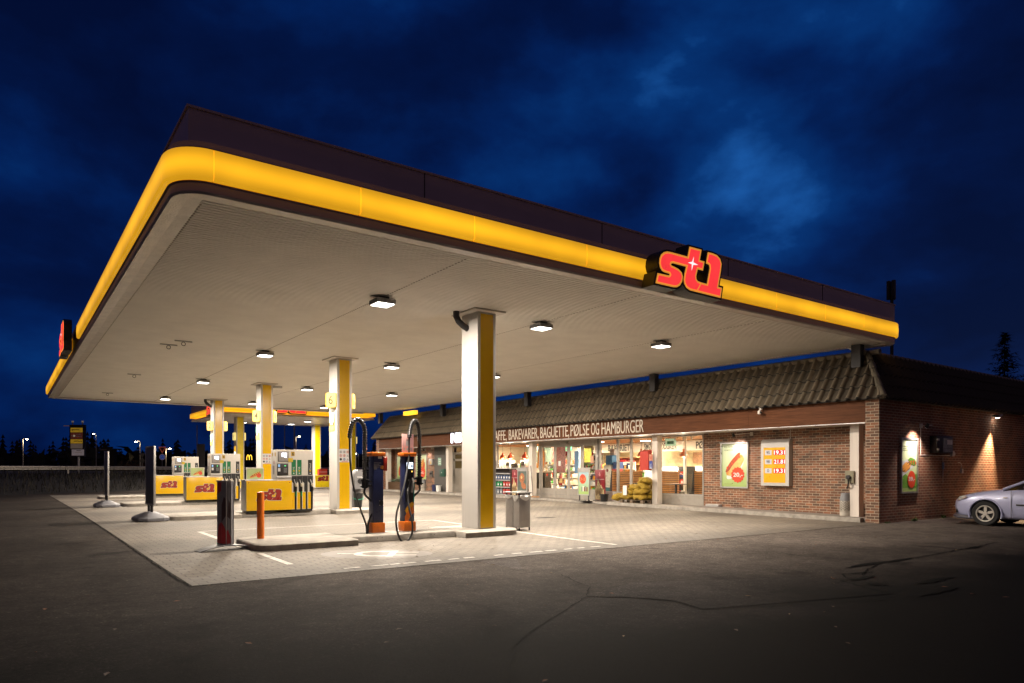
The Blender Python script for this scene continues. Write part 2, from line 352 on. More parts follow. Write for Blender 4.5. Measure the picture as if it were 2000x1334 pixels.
def tag(o, label, cat, group=None):
    o['label'] = label; o['category'] = cat
    if group: o['group'] = group
    return o
def struct(o): o['kind'] = 'structure'; return o
def stuff(o): o['kind'] = 'stuff'; return o
def thing(name, label, cat, loc=(0, 0, 0), rz=0.0, group=None):
    o = bpy.data.objects.new(name, None); COL.objects.link(o); o.empty_display_size = .2
    o.location = loc; o.rotation_euler = (0, 0, rz)
    return tag(o, label, cat, group)
def dup(root, loc, rz=None, label=None, group=None):
    def cp(o, par):
        c = o.copy(); COL.objects.link(c); c.parent = par
        for ch in list(o.children): cp(ch, c)
        return c
    c = cp(root, None); c.location = loc
    if rz is not None: c.rotation_euler = (0, 0, rz)
    if label: c['label'] = label
    if group: c['group'] = group
    return c
def lamp(kind, name, parent, loc, power, col, aim=None, **kw):
    d = bpy.data.lights.new(name, kind); d.energy = power; d.color = col
    for k, v in kw.items(): setattr(d, k, v)
    o = bpy.data.objects.new(name, d); COL.objects.link(o); o.location = loc
    if parent: o.parent = parent
    v = Vector(aim) if aim else Vector((0, 0, -1))
    o.rotation_euler = v.to_track_quat('-Z', 'Y').to_euler()
    return o

X, Y, Z = Vector((1, 0, 0)), Vector((0, 1, 0)), Vector((0, 0, 1))
# faces: (right, up) as seen by someone facing that side
FRONT = (X, Z)        # seen looking along +Y, face normal -Y
SIDE = (-Y, Z)        # seen looking along +X, face normal -X
GROUND = (X, Y)
WARM = (1.0, .875, .73)

# shared finishes
white = mat('white_paint', (.52, .50, .475), .35, var=.1, scale=1.5, streak=True)
offwhite = mat('offwhite_paint', (.62, .57, .52), .45, var=.1, scale=2)
yellow = mat('yellow_panel', (.74, .44, .003), .2, var=.06, scale=1.2)
red = mat('red_paint', (.45, .035, .02), .35, var=.1)
black = mat('black_plastic', (.012, .012, .013), .4, var=.3)
dark = mat('dark_metal', (.03, .028, .03), .5, metal=.3, var=.2)
grey = mat('grey_plastic', (.2, .2, .21), .5, var=.15)
lgrey = mat('light_grey_metal', (.45, .44, .43), .35, metal=.5, var=.12)
alu = mat('aluminium', (.55, .54, .53), .3, metal=.8, var=.1)
orange = mat('orange_paint', (.72, .17, .012), .4, var=.15, scale=9)
navy = mat('navy_paint', (.018, .025, .085), .3, var=.15)
green = mat('green_label', (.0, .16, .055), .35, var=.08)
concrete = mat('kerb_concrete', (.34, .31, .27), .8, var=.35, scale=5, bump=.4)
ink = mat('dark_ink', (.03, .025, .025), .5, var=.1)
dkred = mat('dark_red_print', (.22, .012, .02), .35, var=.15)
printred = mat('red_print', (.62, .06, .02), .4, var=.06)
glass = mat_glass()
wire = mat('black_rubber', (.018, .018, .019), .45, var=.2)
lit = mat('lamp_diffuser', (1, .97, .9), .4, emit=14, ecol=(1, .95, .86), var=.03)
# ------------------------------------------------------------------ ground
YS = [-60, -20, -8, 0] + [2 + i for i in range(28)] + [32, 36, 40, 44, 50, 60]
def sheet(mb, x0, x1, y0, y1, m, lift):
    ys = [y0] + [y for y in YS if y0 < y < y1] + [y1]
    vs = []; fs = []
    for y in ys: vs += [(x0, y, gz(y) + lift), (x1, y, gz(y) + lift)]
    for i in range(len(ys) - 1): fs.append([2 * i, 2 * i + 1, 2 * i + 3, 2 * i + 2])
    mb.add(vs, fs, m)
def gpoly(mb, pts, m, lift): mb.add([(x, y, gz(y) + lift) for x, y in pts], [list(range(len(pts)))], m)

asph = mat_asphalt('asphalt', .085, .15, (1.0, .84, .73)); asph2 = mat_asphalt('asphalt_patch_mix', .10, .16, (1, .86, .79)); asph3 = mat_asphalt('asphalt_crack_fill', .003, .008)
paver = mat_paver()
paint = mat('worn_road_paint', (.56, .52, .46), .6, var=.4, scale=14)
paintd = mat('grey_road_paint', (.19, .17, .15), .6, var=.25, scale=10)

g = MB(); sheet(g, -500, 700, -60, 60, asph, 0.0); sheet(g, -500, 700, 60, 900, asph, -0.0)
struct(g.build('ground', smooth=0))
g = MB(); sheet(g, 1.89, 18.95, 9.38, 43.5, paver, .004)
struct(g.build('block_paving', smooth=0))
g = MB()
gpoly(g, [(6.55, 6.35), (5.36, 5.95), (5.72, 5.62), (5.97, 5.2), (5.84, 4.71), (8.34, 4.0), (8.78, 4.86), (8.78, 5.29)], asph2, .004)
gpoly(g, [(6.0, 8.0), (6.7, 9.1), (6.05, 9.3)], asph2, .004)
gpoly(g, [(1.0, 2.0), (3.36, 4.63), (5.3, 5.93), (5.7, 5.55), (5.8, 4.6), (9.5, 3.3), (14, 2.0), (10, -3), (2, -3)], asph2, .0038)
struct(g.build('asphalt_patch', smooth=0))
g = MB()
def crack(pts, w):
    q = []
    for (a, b) in zip(pts, pts[1:]):
        n = max(2, int(math.dist(a, b) / .12))
        for i in range(n):
            t = i / n; q.append((a[0] + (b[0] - a[0]) * t + rnd.uniform(-.02, .02), a[1] + (b[1] - a[1]) * t + rnd.uniform(-.02, .02)))
    q.append(pts[-1])
    for i in range(len(q) - 1):
        (x0, y0), (x1, y1) = q[i], q[i + 1]; d = math.dist(q[i], q[i + 1]) or 1; nx, ny = -(y1 - y0) / d, (x1 - x0) / d
        a = w * rnd.uniform(.4, 1.2) / 2; b = w * rnd.uniform(.4, 1.2) / 2
        gpoly(g, [(x0 - nx * a, y0 - ny * a), (x0 + nx * a, y0 + ny * a), (x1 + nx * b, y1 + ny * b), (x1 - nx * b, y1 - ny * b)][::-1], asph3, .0075)
crack([(2.6, 3.6), (3.36, 4.63), (3.95, 5.05), (5.36, 5.95), (5.82, 6.41), (6.2, 7.4)], .014)
crack([(5.36, 5.95), (5.72, 5.62), (5.97, 5.2), (5.84, 4.71), (6.82, 4.28), (8.3, 3.65), (9.6, 3.2)], .015)
crack([(6.66, 6.27), (8.82, 5.31), (9.6, 5.0)], .01); crack([(8.78, 4.86), (8.34, 4.0)], .035)
crack([(8.8, 4.85), (9.29, 4.76), (9.6, 5.0), (10.2, 5.2), (11.15, 5.47), (12.2, 5.4), (14.3, 5.5), (16, 5.6)], .028)
crack([(1.89, 9.34), (5, 9.33), (9.5, 9.35), (13, 9.33), (18.9, 9.36)], .03)
crack([(1.85, 9.3), (1.85, 20), (1.86, 30), (1.86, 40)], .03)
crack([(9.29, 4.76), (9.05, 4.95), (9.4, 5.15), (9.9, 5.0)], .04); crack([(9.46, 4.15), (10.0, 4.2), (10.3, 4.12)], .09)
for (x, y, w, h) in [(9.75, 4.15, .4, .06), (9.2, 4.8, .3, .05), (10.6, 5.45, .55, .06), (11.5, 5.4, .4, .05), (14.5, 5.46, .35, .06), (9.0, 3.75, .5, .05), (8.9, 4.45, .1, .1)]:
    gpoly(g, [(x + w * (.8 + rnd.random() * .5) * math.cos(t * .7854 * .5), y + h * (.5 + rnd.random()) * math.sin(t * .7854 * .5)) for t in range(16)], asph3, .0079)
struct(g.build('asphalt_crack', smooth=0))
# road markings
g = MB()
def dash(x0, y0, x1, y1, w, lo=.6, hi=1.1, gap=.05):
    d = math.dist((x0, y0), (x1, y1)); ux, uy = (x1 - x0) / d, (y1 - y0) / d; t = 0
    while t < d:
        l = min(rnd.uniform(lo, hi), d - t)
        if rnd.random() < .9:
            a = (x0 + ux * t, y0 + uy * t); b = (x0 + ux * (t + l), y0 + uy * (t + l)); k = w / 2 * rnd.uniform(.8, 1.05)
            gpoly(g, [(a[0] + uy * k, a[1] - ux * k), (b[0] + uy * k, b[1] - ux * k), (b[0] - uy * k, b[1] + ux * k), (a[0] - uy * k, a[1] + ux * k)], paint, .009)
        t += l + rnd.uniform(.0, gap)
dash(3.52, 9.7, 3.52, 12.2, .11); dash(3.52, 12.9, 3.52, 16.8, .11); dash(9.5, 9.7, 9.5, 16.8, .11)
dash(4.0, 9.68, 9.4, 9.68, .09, .15, .3, .2); dash(3.6, 16.8, 9.5, 16.8, .10)
struct(g.build('bay_marking', smooth=0))
g = MB()
ca_, sb_ = Vector((.83, -.558)), Vector((.558, .83)); pc = Vector((5.12, 11.08))
def P(a, b): v = pc + ca_ * a + sb_ * b; return (v.x, v.y)
gpoly(g, [P(.95 * math.cos(t * math.pi / 20) + .05, .62 * math.sin(t * math.pi / 20)) for t in range(40)], paintd, .0065)
gpoly(g, [P(-.62, .03), P(-.62, -.05), P(-.33, -.05), P(-.33, .03)], paint, .0095)
def arcring(r0, r1, a0, a1, cx, cy, k=14):
    for i in range(k):
        t0, t1 = R(a0 + (a1 - a0) * i / k), R(a0 + (a1 - a0) * (i + 1) / k)
        gpoly(g, [P(cx + r0 * math.cos(t0), cy + r0 * math.sin(t0)), P(cx + r0 * math.cos(t1), cy + r0 * math.sin(t1)), P(cx + r1 * math.cos(t1), cy + r1 * math.sin(t1)), P(cx + r1 * math.cos(t0), cy + r1 * math.sin(t0))][::-1], paint, .0095)
arcring(.22, .36, 90, 270, .02, 0)
gpoly(g, [P(.02, .36), P(.02, .22), P(.25, .22), P(.25, .36)], paint, .0095); gpoly(g, [P(.02, -.22), P(.02, -.36), P(.25, -.36), P(.25, -.22)], paint, .0095)
gpoly(g, [P(.25, .40), P(.25, -.40), P(.37, -.40), P(.37, .40)], paint, .0097)
gpoly(g, [P(.37, .24), P(.37, .15), P(.74, .15), P(.74, .24)], paint, .0095); gpoly(g, [P(.37, -.15), P(.37, -.24), P(.74, -.24), P(.74, -.15)], paint, .0095)
struct(g.build('plug_marking', smooth=0))
g = MB(); gpoly(g, [(12.5, 15.75), (13.05, 15.75), (13.05, 16.1), (12.5, 16.1)], mat('drain_iron', (.02, .018, .016), .6), .008)
for i in range(6): gpoly(g, [(12.53 + i * .088, 15.8), (12.57 + i * .088, 15.8), (12.57 + i * .088, 16.05), (12.53 + i * .088, 16.05)], mat('drain_slot', (.1, .09, .08), .5), .011)
tag(g.build('drain_cover', smooth=0), 'dark iron drain cover let into the lit paving in front of the shop', 'drain cover')

# kerb and walkway along the shop
g = MB(); slab = mat('walkway_concrete', (.26, .235, .205), .8, var=.3, scale=2.5, bump=.3)
def kerb(x0, x1, y0, y1, top, m, n):
    ys = [y0 + (y1 - y0) * i / n for i in range(n + 1)]
    for a, b in zip(ys, ys[1:]):
        A, B = gz(a), gz(b)
        vs = [(x0, a + .004, A - .1), (x1, a + .004, A - .1), (x1, b - .004, B - .1), (x0, b - .004, B - .1), (x0 + .012, a + .004, A + top), (x1, a + .004, A + top), (x1, b - .004, B + top), (x0 + .012, b - .004, B + top)]
        g.add(vs, [[0, 3, 2, 1], [4, 5, 6, 7], [0, 1, 5, 4], [1, 2, 6, 5], [2, 3, 7, 6], [3, 0, 4, 7]], m)
kerb(18.93, 19.1, 9.9, 19.9, .12, concrete, 10); kerb(19.1, 20.1, 9.8, 19.9, .114, slab, 8)
kerb(19.16, 19.3, 19.92, 26.3, .085, concrete, 6); kerb(19.3, 20.1, 19.92, 26.3, .08, slab, 6)
kerb(18.98, 19.12, 26.32, 40.7, .11, concrete, 14); kerb(19.12, 20.1, 26.32, 40.7, .105, slab, 10)
struct(g.build('walkway', smooth=0))

# ------------------------------------------------------------------ canopy
def taper(mb):
    mb.v = [(x - max(0, (x - 10) / 10) * (y - 9.2) * .036, y, z) if x > 10 else (x, y, z) for x, y, z in mb.v]; return mb
canopy = thing('fuel_canopy', 'large flat filling station canopy with a glowing yellow edge band on yellow and white columns', 'canopy', (0, 0, 0))
soff = mat('soffit_sheet', (.97, .945, .895), .5, var=.06, scale=1.4, bump=.05)
gloom = mat('soffit_groove', (.17, .15, .125), .6, var=.2)  # groove floors darkened: recess shade put into the paint
fasc = mat('fascia_sheet', (.46, .36, .42), .45, var=.12, scale=.8)
trim = mat('soffit_trim', (.66, .62, .57), .35, metal=.15, var=.2, scale=4, bump=.3)
SX0, SX1, SY0, SY1, SZ = 2.06, 19.72, 9.68, 40.28, 4.85
g = MB(); y = SY0; pitch = .1
while y < SY1 - .05:
    a, b, c, d, e = y, y + .004, y + .057, y + .061, y + pitch
    zz = SZ + .05
    vs = [(SX0, a, zz), (SX1, a, zz), (SX0, b, SZ), (SX1, b, SZ), (SX0, c, SZ), (SX1, c, SZ), (SX0, d, zz), (SX1, d, zz), (SX0, e, zz), (SX1, e, zz)]
    g.add(vs[:8], [[0, 1, 3, 2], [2, 3, 5, 4], [4, 5, 7, 6]][0:3], soff); g.add(vs[6:], [[0, 1, 3, 2]], gloom)
    y += pitch
for f in g.f: f.reverse()
taper(g).build('soffit', canopy, smooth=0)
seamc = mat('soffit_seam', (.38, .34, .29), .6, var=.4, scale=9)
g = MB()
for sx in (2.1, 6.23, 10.37, 14.55):
    yy = 9.9
    while yy < 40:
        g.box((sx - .012, yy, SZ - .005), (sx + .012, yy + .045, SZ + .004), seamc); yy += .1
taper(g).build('seam', canopy, smooth=0)
g = MB()
for a, b in [((1.9, 9.52, 4.835), (19.86, 9.70, 4.862)), ((1.9, 9.70, 4.835), (2.08, 40.45, 4.862)), ((2.08, 40.27, 4.835), (19.86, 40.45, 4.862)), ((19.70, 9.70, 4.835), (19.86, 40.27, 4.862))]: g.box(a, b, trim)
taper(g).build('soffit_frame', canopy, smooth=0)
X0c, Y0c, X1c, Y1c, RC = 1.6, 9.2, 19.98, 40.5, .5
def path(o):
    """plan line of the fascia, o metres out from the lit band; open at the shop side"""
    pts = []
    def arc(cx, cy, a0, a1):
        for i in range(9):
            t = R(a0 + (a1 - a0) * i / 8); pts.append((cx + (RC + o) * math.cos(t), cy + (RC + o) * math.sin(t)))
    pts.append((X1c + o, 10.6)); arc(X1c - RC, Y0c + RC, 0, -90)
    arc(X0c + RC, Y0c + RC, -90, -180); arc(X0c + RC, Y1c - RC, 180, 90); pts.append((18.9, Y1c + o))
    return pts
def sweep(g, prof, m, rows=None):
    rows = [path(o) for o, z in prof]; n = len(rows[0]); vs = []; fs = []
    for r, (o, z) in zip(rows, prof): vs += [(x, y, z) for x, y in r]
    for j in range(len(prof) - 1):
        for i in range(n - 1): fs.append([j * n + i, j * n + i + 1, (j + 1) * n + i + 1, (j + 1) * n + i][::-1])
    g.add(vs, fs, m)
g = MB(); sweep(g, [(-.30, 4.815), (-.29, 4.79), (-.10, 4.765), (-.078, 4.795)], trim); taper(g).build('cornice', canopy)
g = MB(); sweep(g, [(-.085, 4.79), (-.085, 4.905), (-.06, 4.915)], fasc); sweep(g, [(-.06, 5.335), (-.085, 5.345), (-.085, 5.42), (-.27, 5.43)], fasc); taper(g).build('fascia_strip', canopy)
g = MB()
for a, b in [((1.86, 9.46, 5.40), (19.95, 9.52, 5.885)), ((1.86, 9.52, 5.40), (1.92, 40.4, 5.885)), ((1.92, 40.34, 5.40), (18.9, 40.4, 5.885)), ((19.89, 9.52, 5.40), (19.95, 40.34, 5.885)), ((1.92, 9.52, 5.5), (19.89, 40.34, 5.52))]: g.box(a, b, fasc)
for px in (5.2, 8.9, 12.6, 16.3): g.box((px, 9.452, 5.44), (px + .012, 9.46, 5.88), dark)
g.box((1.84, 9.44, 5.875), (19.97, 9.54, 5.905), fasc); g.box((1.84, 9.54, 5.875), (1.94, 40.4, 5.905), fasc)
taper(g).build('parapet', canopy, smooth=0)
# lit band in panels, each a part; thin joints between them
band = mat_band('lit_yellow_band', (1.0, .475, .014), 1.03)
full = path(0.0)
def resample(pts, step):
    out = [pts[0]]; 
    for a, b in zip(pts, pts[1:]):
        n = max(1, int(math.dist(a, b) / step)); out += [(a[0] + (b[0] - a[0]) * i / n, a[1] + (b[1] - a[1]) * i / n) for i in range(1, n + 1)]
    return out
def bandpart(pts, nrm):
    prof = [(-.07, 4.925), (-.02, 4.933), (0, 4.955), (.008, 5.125), (0, 5.285), (-.02, 5.31), (-.07, 5.32)]; g = MB(); n = len(pts); vs = []; fs = []
    for o, z in prof: vs += [(p[0] + q[0] * o, p[1] + q[1] * o, z) for p, q in zip(pts, nrm)]
    for j in range(len(prof) - 1):
        for i in range(n - 1): fs.append([j * n + i, j * n + i + 1, (j + 1) * n + i + 1, (j + 1) * n + i][::-1])
    for e in (0, n - 1): fs.append([j * n + e for j in range(len(prof))][::(-1 if e else 1)])
    g.add(vs, fs, band); taper(g).build('light_panel', canopy)
fx = [(X1c - RC, X1c - 2.2), (X1c - 2.2, X1c - 4.0), (X1c - 4.0, X1c - 6.0), (X1c - 6.0, X1c - 8.2), (X1c - 8.2, 8.3), (8.3, 5.95), (5.95, 4.05), (4.05, 2.1)]
for a, b in fx: bandpart([(a - .007, Y0c), (b + .007, Y0c)], [(0, -1)] * 2)
arcn = [R(-90 - 90 * i / 10) for i in range(11)]
bandpart([(X0c + RC + RC * math.cos(t), Y0c + RC + RC * math.sin(t)) for t in arcn], [(math.cos(t), math.sin(t)) for t in arcn])
arcn = [R(0 - 90 * i / 10) for i in range(11)]
bandpart([(X1c, 10.6)] + [(X1c - RC + RC * math.cos(t), Y0c + RC + RC * math.sin(t)) for t in arcn], [(1, 0)] + [(math.cos(t), math.sin(t)) for t in arcn])
ly = [9.7 + i * 2.57 for i in range(13)]
for a, b in zip(ly, ly[1:]):
    if abs((a + b) / 2 - 24.45) < 1.25: continue
    bandpart([(X0c, a + .004), (X0c, min(b, Y1c - RC) - .004)], [(-1, 0)] * 2)
arcn = [R(180 - 90 * i / 10) for i in range(11)]
bandpart([(X0c + RC + RC * math.cos(t), Y1c - RC + RC * math.sin(t)) for t in arcn] + [(18.9, Y1c)], [(math.cos(t), math.sin(t)) for t in arcn] + [(0, 1)])
g = MB(); sweep(g, [(-.075, 4.915), (-.075, 5.335)], mat('band_backing', (.3, .13, .01), .5)); taper(g).build('band_backing', canopy)
g = MB(); g.box((1.85, 9.45, 5.0), (19.6, 40.3, 5.4), dark); taper(g).build('roof_deck', canopy, smooth=0)
# columns
CYS = [12.85, 20.85, 28.85, 36.75]
for i, cy in enumerate(CYS):
    zb = gz(cy) + .12
    g = MB(); g.box((8.39, cy, zb), (8.875, cy + .66, SZ - .035), white, .012)
    for s in range(9): g.cyl((8.384, cy + .05, zb + .3 + s * .5), (8.391, cy + .05, zb + .3 + s * .5), .009, lgrey, n=8)
    col = g.build('column', canopy)
    g = MB(); g.box((8.465, cy - .006, zb + .02), (8.80, cy + .012, SZ - .08), yellow); g.box((8.465, cy + .648, zb + .02), (8.80, cy + .666, SZ - .08), yellow); g.build('yellow_panel', col, smooth=0)
    g = MB(); g.box((8.22, cy - .17, SZ - .04), (9.03, cy + .83, SZ - .004), offwhite, .006); g.build('capital', col)
    if i in (0, 3):
        g = MB(); g.tube([(8.1, cy + .42, SZ - .01), (8.1, cy + .42, SZ - .12), (8.16, cy + .42, SZ - .22), (8.27, cy + .42, SZ - .3), (8.395, cy + .42, SZ - .36)], .07, dark, 14); g.build('drain_pipe', col)
# posts carrying the canopy over the shop roof
for py in (10.2, 17.7, 25.2, 32.55, 40.0):
    g = MB(); g.box((19.28 - (py - 9) * .015, py - .13, 4.2), (19.5 - (py - 9) * .015, py + .13, 4.83), dark); g.build('roof_post', canopy, smooth=0)

# canopy lights
def ceiling_lamp():
    t = thing('canopy_light', 'x', 'ceiling light')
    g = MB(); g.box((-.2, -.2, -.15), (.2, .2, -.055), lgrey, .008)
    for k in range(13):
        o = -.18 + k * .03
        for s in (-1, 1): g.box((o - .006, s * .2, -.14), (o + .006, s * .208, -.065), grey); g.box((s * .2, o - .006, -.14), (s * .208, o + .006, -.065), grey)
    g.build('housing', t)
    g = MB(); g.box((-.1, -.1, -.055), (.1, .1, 0), dark); g.box((-.26, -.05, -.012), (.26, .05, 0), lgrey); g.build('bracket', t)
    g = MB(); g.box((-.175, -.175, -.157), (.175, .175, -.15), lit); g.build('diffuser', t)
    lamp('AREA', 'led_light', t, (0, 0, -.165), 600, WARM, shape='SQUARE', size=.34, spread=R(180))
    return t
proto = ceiling_lamp(); first = True
rowname = {6.24: 'left row', 10.37: 'middle row', 14.6: 'right row'}
nth = ['first from the front edge', 'second from the front edge', 'third from the front edge', 'last before the far edge']
for lx in (6.24, 10.37, 14.6):
    for k, ly_ in enumerate((13.1, 21.05, 29.0, 36.9)):
        lab = 'square white ceiling light under the canopy, %s, %s' % (rowname[lx], nth[k])
        if first: proto.location = (lx, ly_, SZ - .002); proto['label'] = lab; proto['group'] = 'square lights under the canopy'; first = False
        else: dup(proto, (lx - max(0, lx - 10) / 10 * (ly_ - 9.2) * .036, ly_, SZ - .002), 0, lab, 'square lights under the canopy')
# unlit ceiling hooks
def hook():
    t = thing('ceiling_hook', 'x', 'hook')
    g = MB(); g.box((-.22, -.02, -.03), (.22, .02, 0), lgrey); g.build('plate', t)
    g = MB(); g.tube([(.05 * math.cos(a * .449), 0, -.085 + .05 * math.sin(a * .449)) for a in range(15)], .008, dark, 6); g.build('ring', t)
    return t
hk = hook(); hl = ['thin hanging ring on the soffit beyond the first left light', 'ring nearest the left canopy edge, paired with another', 'single hanging ring on the soffit left of the second light', 'farthest hanging ring on the soffit near the far left corner']
for i, (hx, hy) in enumerate([(3.95, 20.7), (3.72, 21.5), (3.86, 28.96), (3.81, 36.7)]):
    o = hk if i == 0 else dup(hk, (0, 0, 0)); o.location = (hx, hy, SZ - .002); o['label'] = hl[i]; o['group'] = 'rings on the soffit'
g = MB(); g.box((8.95, 29.0, 4.70), (9.3, 29.12, 4.79), lgrey, .01); tag(g.build('security_camera'), 'small grey camera beside the head of the second farthest column', 'camera')

# ------------------------------------------------------------------ illuminated logo
LOGO = [(-0.945, 0.002), (-0.9, 0.165), (-0.605, 0.169), (-0.575, 0.189), (-0.565, 0.21), (-0.585, 0.235), (-0.725, 0.241), (-0.785, 0.256), (-0.83, 0.302), (-0.852, 0.372), (-0.84, 0.458), (-0.805, 0.525), (-0.735, 0.58), (-0.65, 0.61), (-0.555, 0.617), (-0.065, 0.616), (-0.01, 0.818), (0.315, 0.821), (0.262, 0.611), (0.405, 0.609), (0.365, 0.455), (0.21, 0.455), (0.185, 0.38), (0.16, 0.298), (0.17, 0.235), (0.215, 0.197), (0.315, 0.186), (0.505, 0.183), (0.592, 0.517), (0.582, 0.58), (0.55, 0.603), (0.485, 0.609), (0.535, 0.811), (0.665, 0.815), (0.8, 0.802), (0.895, 0.75), (0.935, 0.665), (0.91, 0.52), (0.825, 0.182), (0.945, 0.179), (0.905, 0.0), (0.195, 0.01), (-0.005, 0.013), (-0.105, 0.046), (-0.16, 0.11), (-0.175, 0.18), (-0.155, 0.277), (-0.1, 0.447), (-0.495, 0.45), (-0.545, 0.432), (-0.562, 0.4), (-0.54, 0.37), (-0.435, 0.356), (-0.335, 0.335), (-0.255, 0.292), (-0.225, 0.225), (-0.245, 0.136), (-0.305, 0.06), (-0.385, 0.015), (-0.475, 0.001)]
STAR = [(.09, .66), (.075, .545), (.215, .519), (.07, .495), (.025, .375), (.03, .5), (-.08, .515), (.04, .55)]
SPLIT = [(.30, .185), (.335, .185), (.30, .145), (.215, .03), (.195, .012), (.165, .012), (.19, .035), (.275, .155)]
lred = mat('lit_red_face', (.8, .02, .02), .3, emit=1.0, ecol=(1.0, .045, .05), var=.14, scale=4)
lor = mat('lit_orange_rim', (.8, .35, .02), .3, emit=.62, ecol=(1.0, .40, .05), var=.06)
lwh = mat('lit_white_star', (1, .95, .95), .3, emit=1.1, ecol=(1, .86, .86), var=.02)
logored = mat('logo_red', (.30, .018, .012), .3, var=.05); logodk = mat('logo_dark_rim', (.07, .012, .01), .4, var=.05); logolt = mat('logo_pale_rim', (.62, .52, .40), .4, var=.05)
def logo_sign(label, org, right, depth=.30):
    t = thing('logo_sign', label, 'logo sign')
    g = MB(); g.prism(offset_poly(LOGO, .055), org, right, Z, -depth, .0, black, dark); g.build('casing', t, smooth=30)
    g = MB(); g.flat(offset_poly(LOGO, .016), org, right, Z, lor, .006); g.flat(SPLIT, org, right, Z, lor, .017); g.build('orange_rim', t, smooth=0)
    g = MB(); g.flat(offset_poly(LOGO, -.022), org, right, Z, lred, .012); g.build('red_face', t, smooth=0)
    g = MB(); g.flat(STAR, org, right, Z, lwh, .021); g.build('star', t, smooth=0)
    return t
logo_sign('glowing red st1 letters with orange rim on the long front edge of the canopy', (10.64, 8.86, 4.775), X)
logo_sign('red glowing st1 letters seen almost edge on along the left canopy edge', (1.36, 24.45, 4.775), -Y, .2)
def logo_print(g, cx, cz, w, org, right, up, lift=.003):
    s = w / 1.9; tr = lambda pts: [(cx + x * s, cz + y * s) for x, y in pts]
    g.flat(tr(offset_poly(LOGO, .062)), org, right, up, logolt, lift); g.flat(tr(offset_poly(LOGO, .036)), org, right, up, logodk, lift + .001)
    g.flat(tr(offset_poly(LOGO, .004)), org, right, up, logored, lift + .002); g.flat(tr(STAR), org, right, up, logolt, lift + .003); g.flat(tr(SPLIT), org, right, up, logolt, lift + .003)

# ------------------------------------------------------------------ islands
def island(label, ya, x0, x1, first=True):
    """dumb-bell kerb island: wide heads, narrower neck"""
    hy0, hy1, ny0, ny1 = ya - .5, ya + 1.16, ya - .13, ya + .79; r = .28
    def rr(a, b, c, d, k0, k1):
        p = []
        for (cx, cy, s) in ((a + r, c + r, 180), (b - r, c + r, 270), (b - r, d - r, 0), (a + r, d - r, 90)):
            rd = r if ((s in (180, 90)) and k0) or ((s in (270, 0)) and k1) else .02
            ccx = a + rd if s in (180, 90) else b - rd; ccy = c + rd if s in (180, 270) else d - rd
            p += [(ccx + rd * math.cos(R(s + 90 * i / 6)), ccy + rd * math.sin(R(s + 90 * i / 6))) for i in range(7)]
        return p
    g = MB(); zb = gz(ya)
    for pts, top in ((rr(x0, x0 + 1.85, hy0, hy1, 1, 0), .122), (rr(x0 + 1.86, x1 - 1.46, ny0, ny1, 0, 0), .125), (rr(x1 - 1.45, x1, hy0, hy1, 0, 1), .122)):
        a = [(p[0], p[1], gz(p[1]) - .08) for p in pts]; n = len(pts); cx = sum(p[0] for p in pts) / n; cy = sum(p[1] for p in pts) / n
        bb = [(p[0], p[1], zb + top - .02) for p in pts]; cc = [(p[0] + (cx - p[0]) * .02, p[1] + (cy - p[1]) * .03, zb + top) for p in pts]
        g.add(a + bb + cc, [[i, (i + 1) % n, n + (i + 1) % n, n + i] for i in range(n)] + [[n + i, n + (i + 1) % n, 2 * n + (i + 1) % n, 2 * n + i] for i in range(n)] + [[2 * n + i for i in range(n)]], concrete)
    t = thing('kerb_island', label, 'kerb island', group='concrete islands under the canopy')
    g.build('kerb_stones', t, smooth=40)
    g = MB()
    for bx in (x0 + .9, x0 + 2.4, x0 + 2.5, x0 + 3.6, x0 + 3.68, x1 - .7):
        yy = ny0 if x0 + 1.86 < bx < x1 - 1.46 else hy0
        g.cyl((bx, yy - .004, zb + .08), (bx, yy + .01, zb + .08), .009, ink, n=8)
    g.build('bolt', t); return t
island('low concrete kerb island in front carrying the two blue charging posts', CYS[0], 3.55, 9.22)
island('concrete kerb island with the pump numbered six standing on it', CYS[1], 3.55, 9.6)
island('concrete kerb island with the pump numbered four standing on it', CYS[2], 3.5, 9.6)
island('farthest concrete kerb island with the pump numbered two on it', CYS[3], 3.5, 9.6)
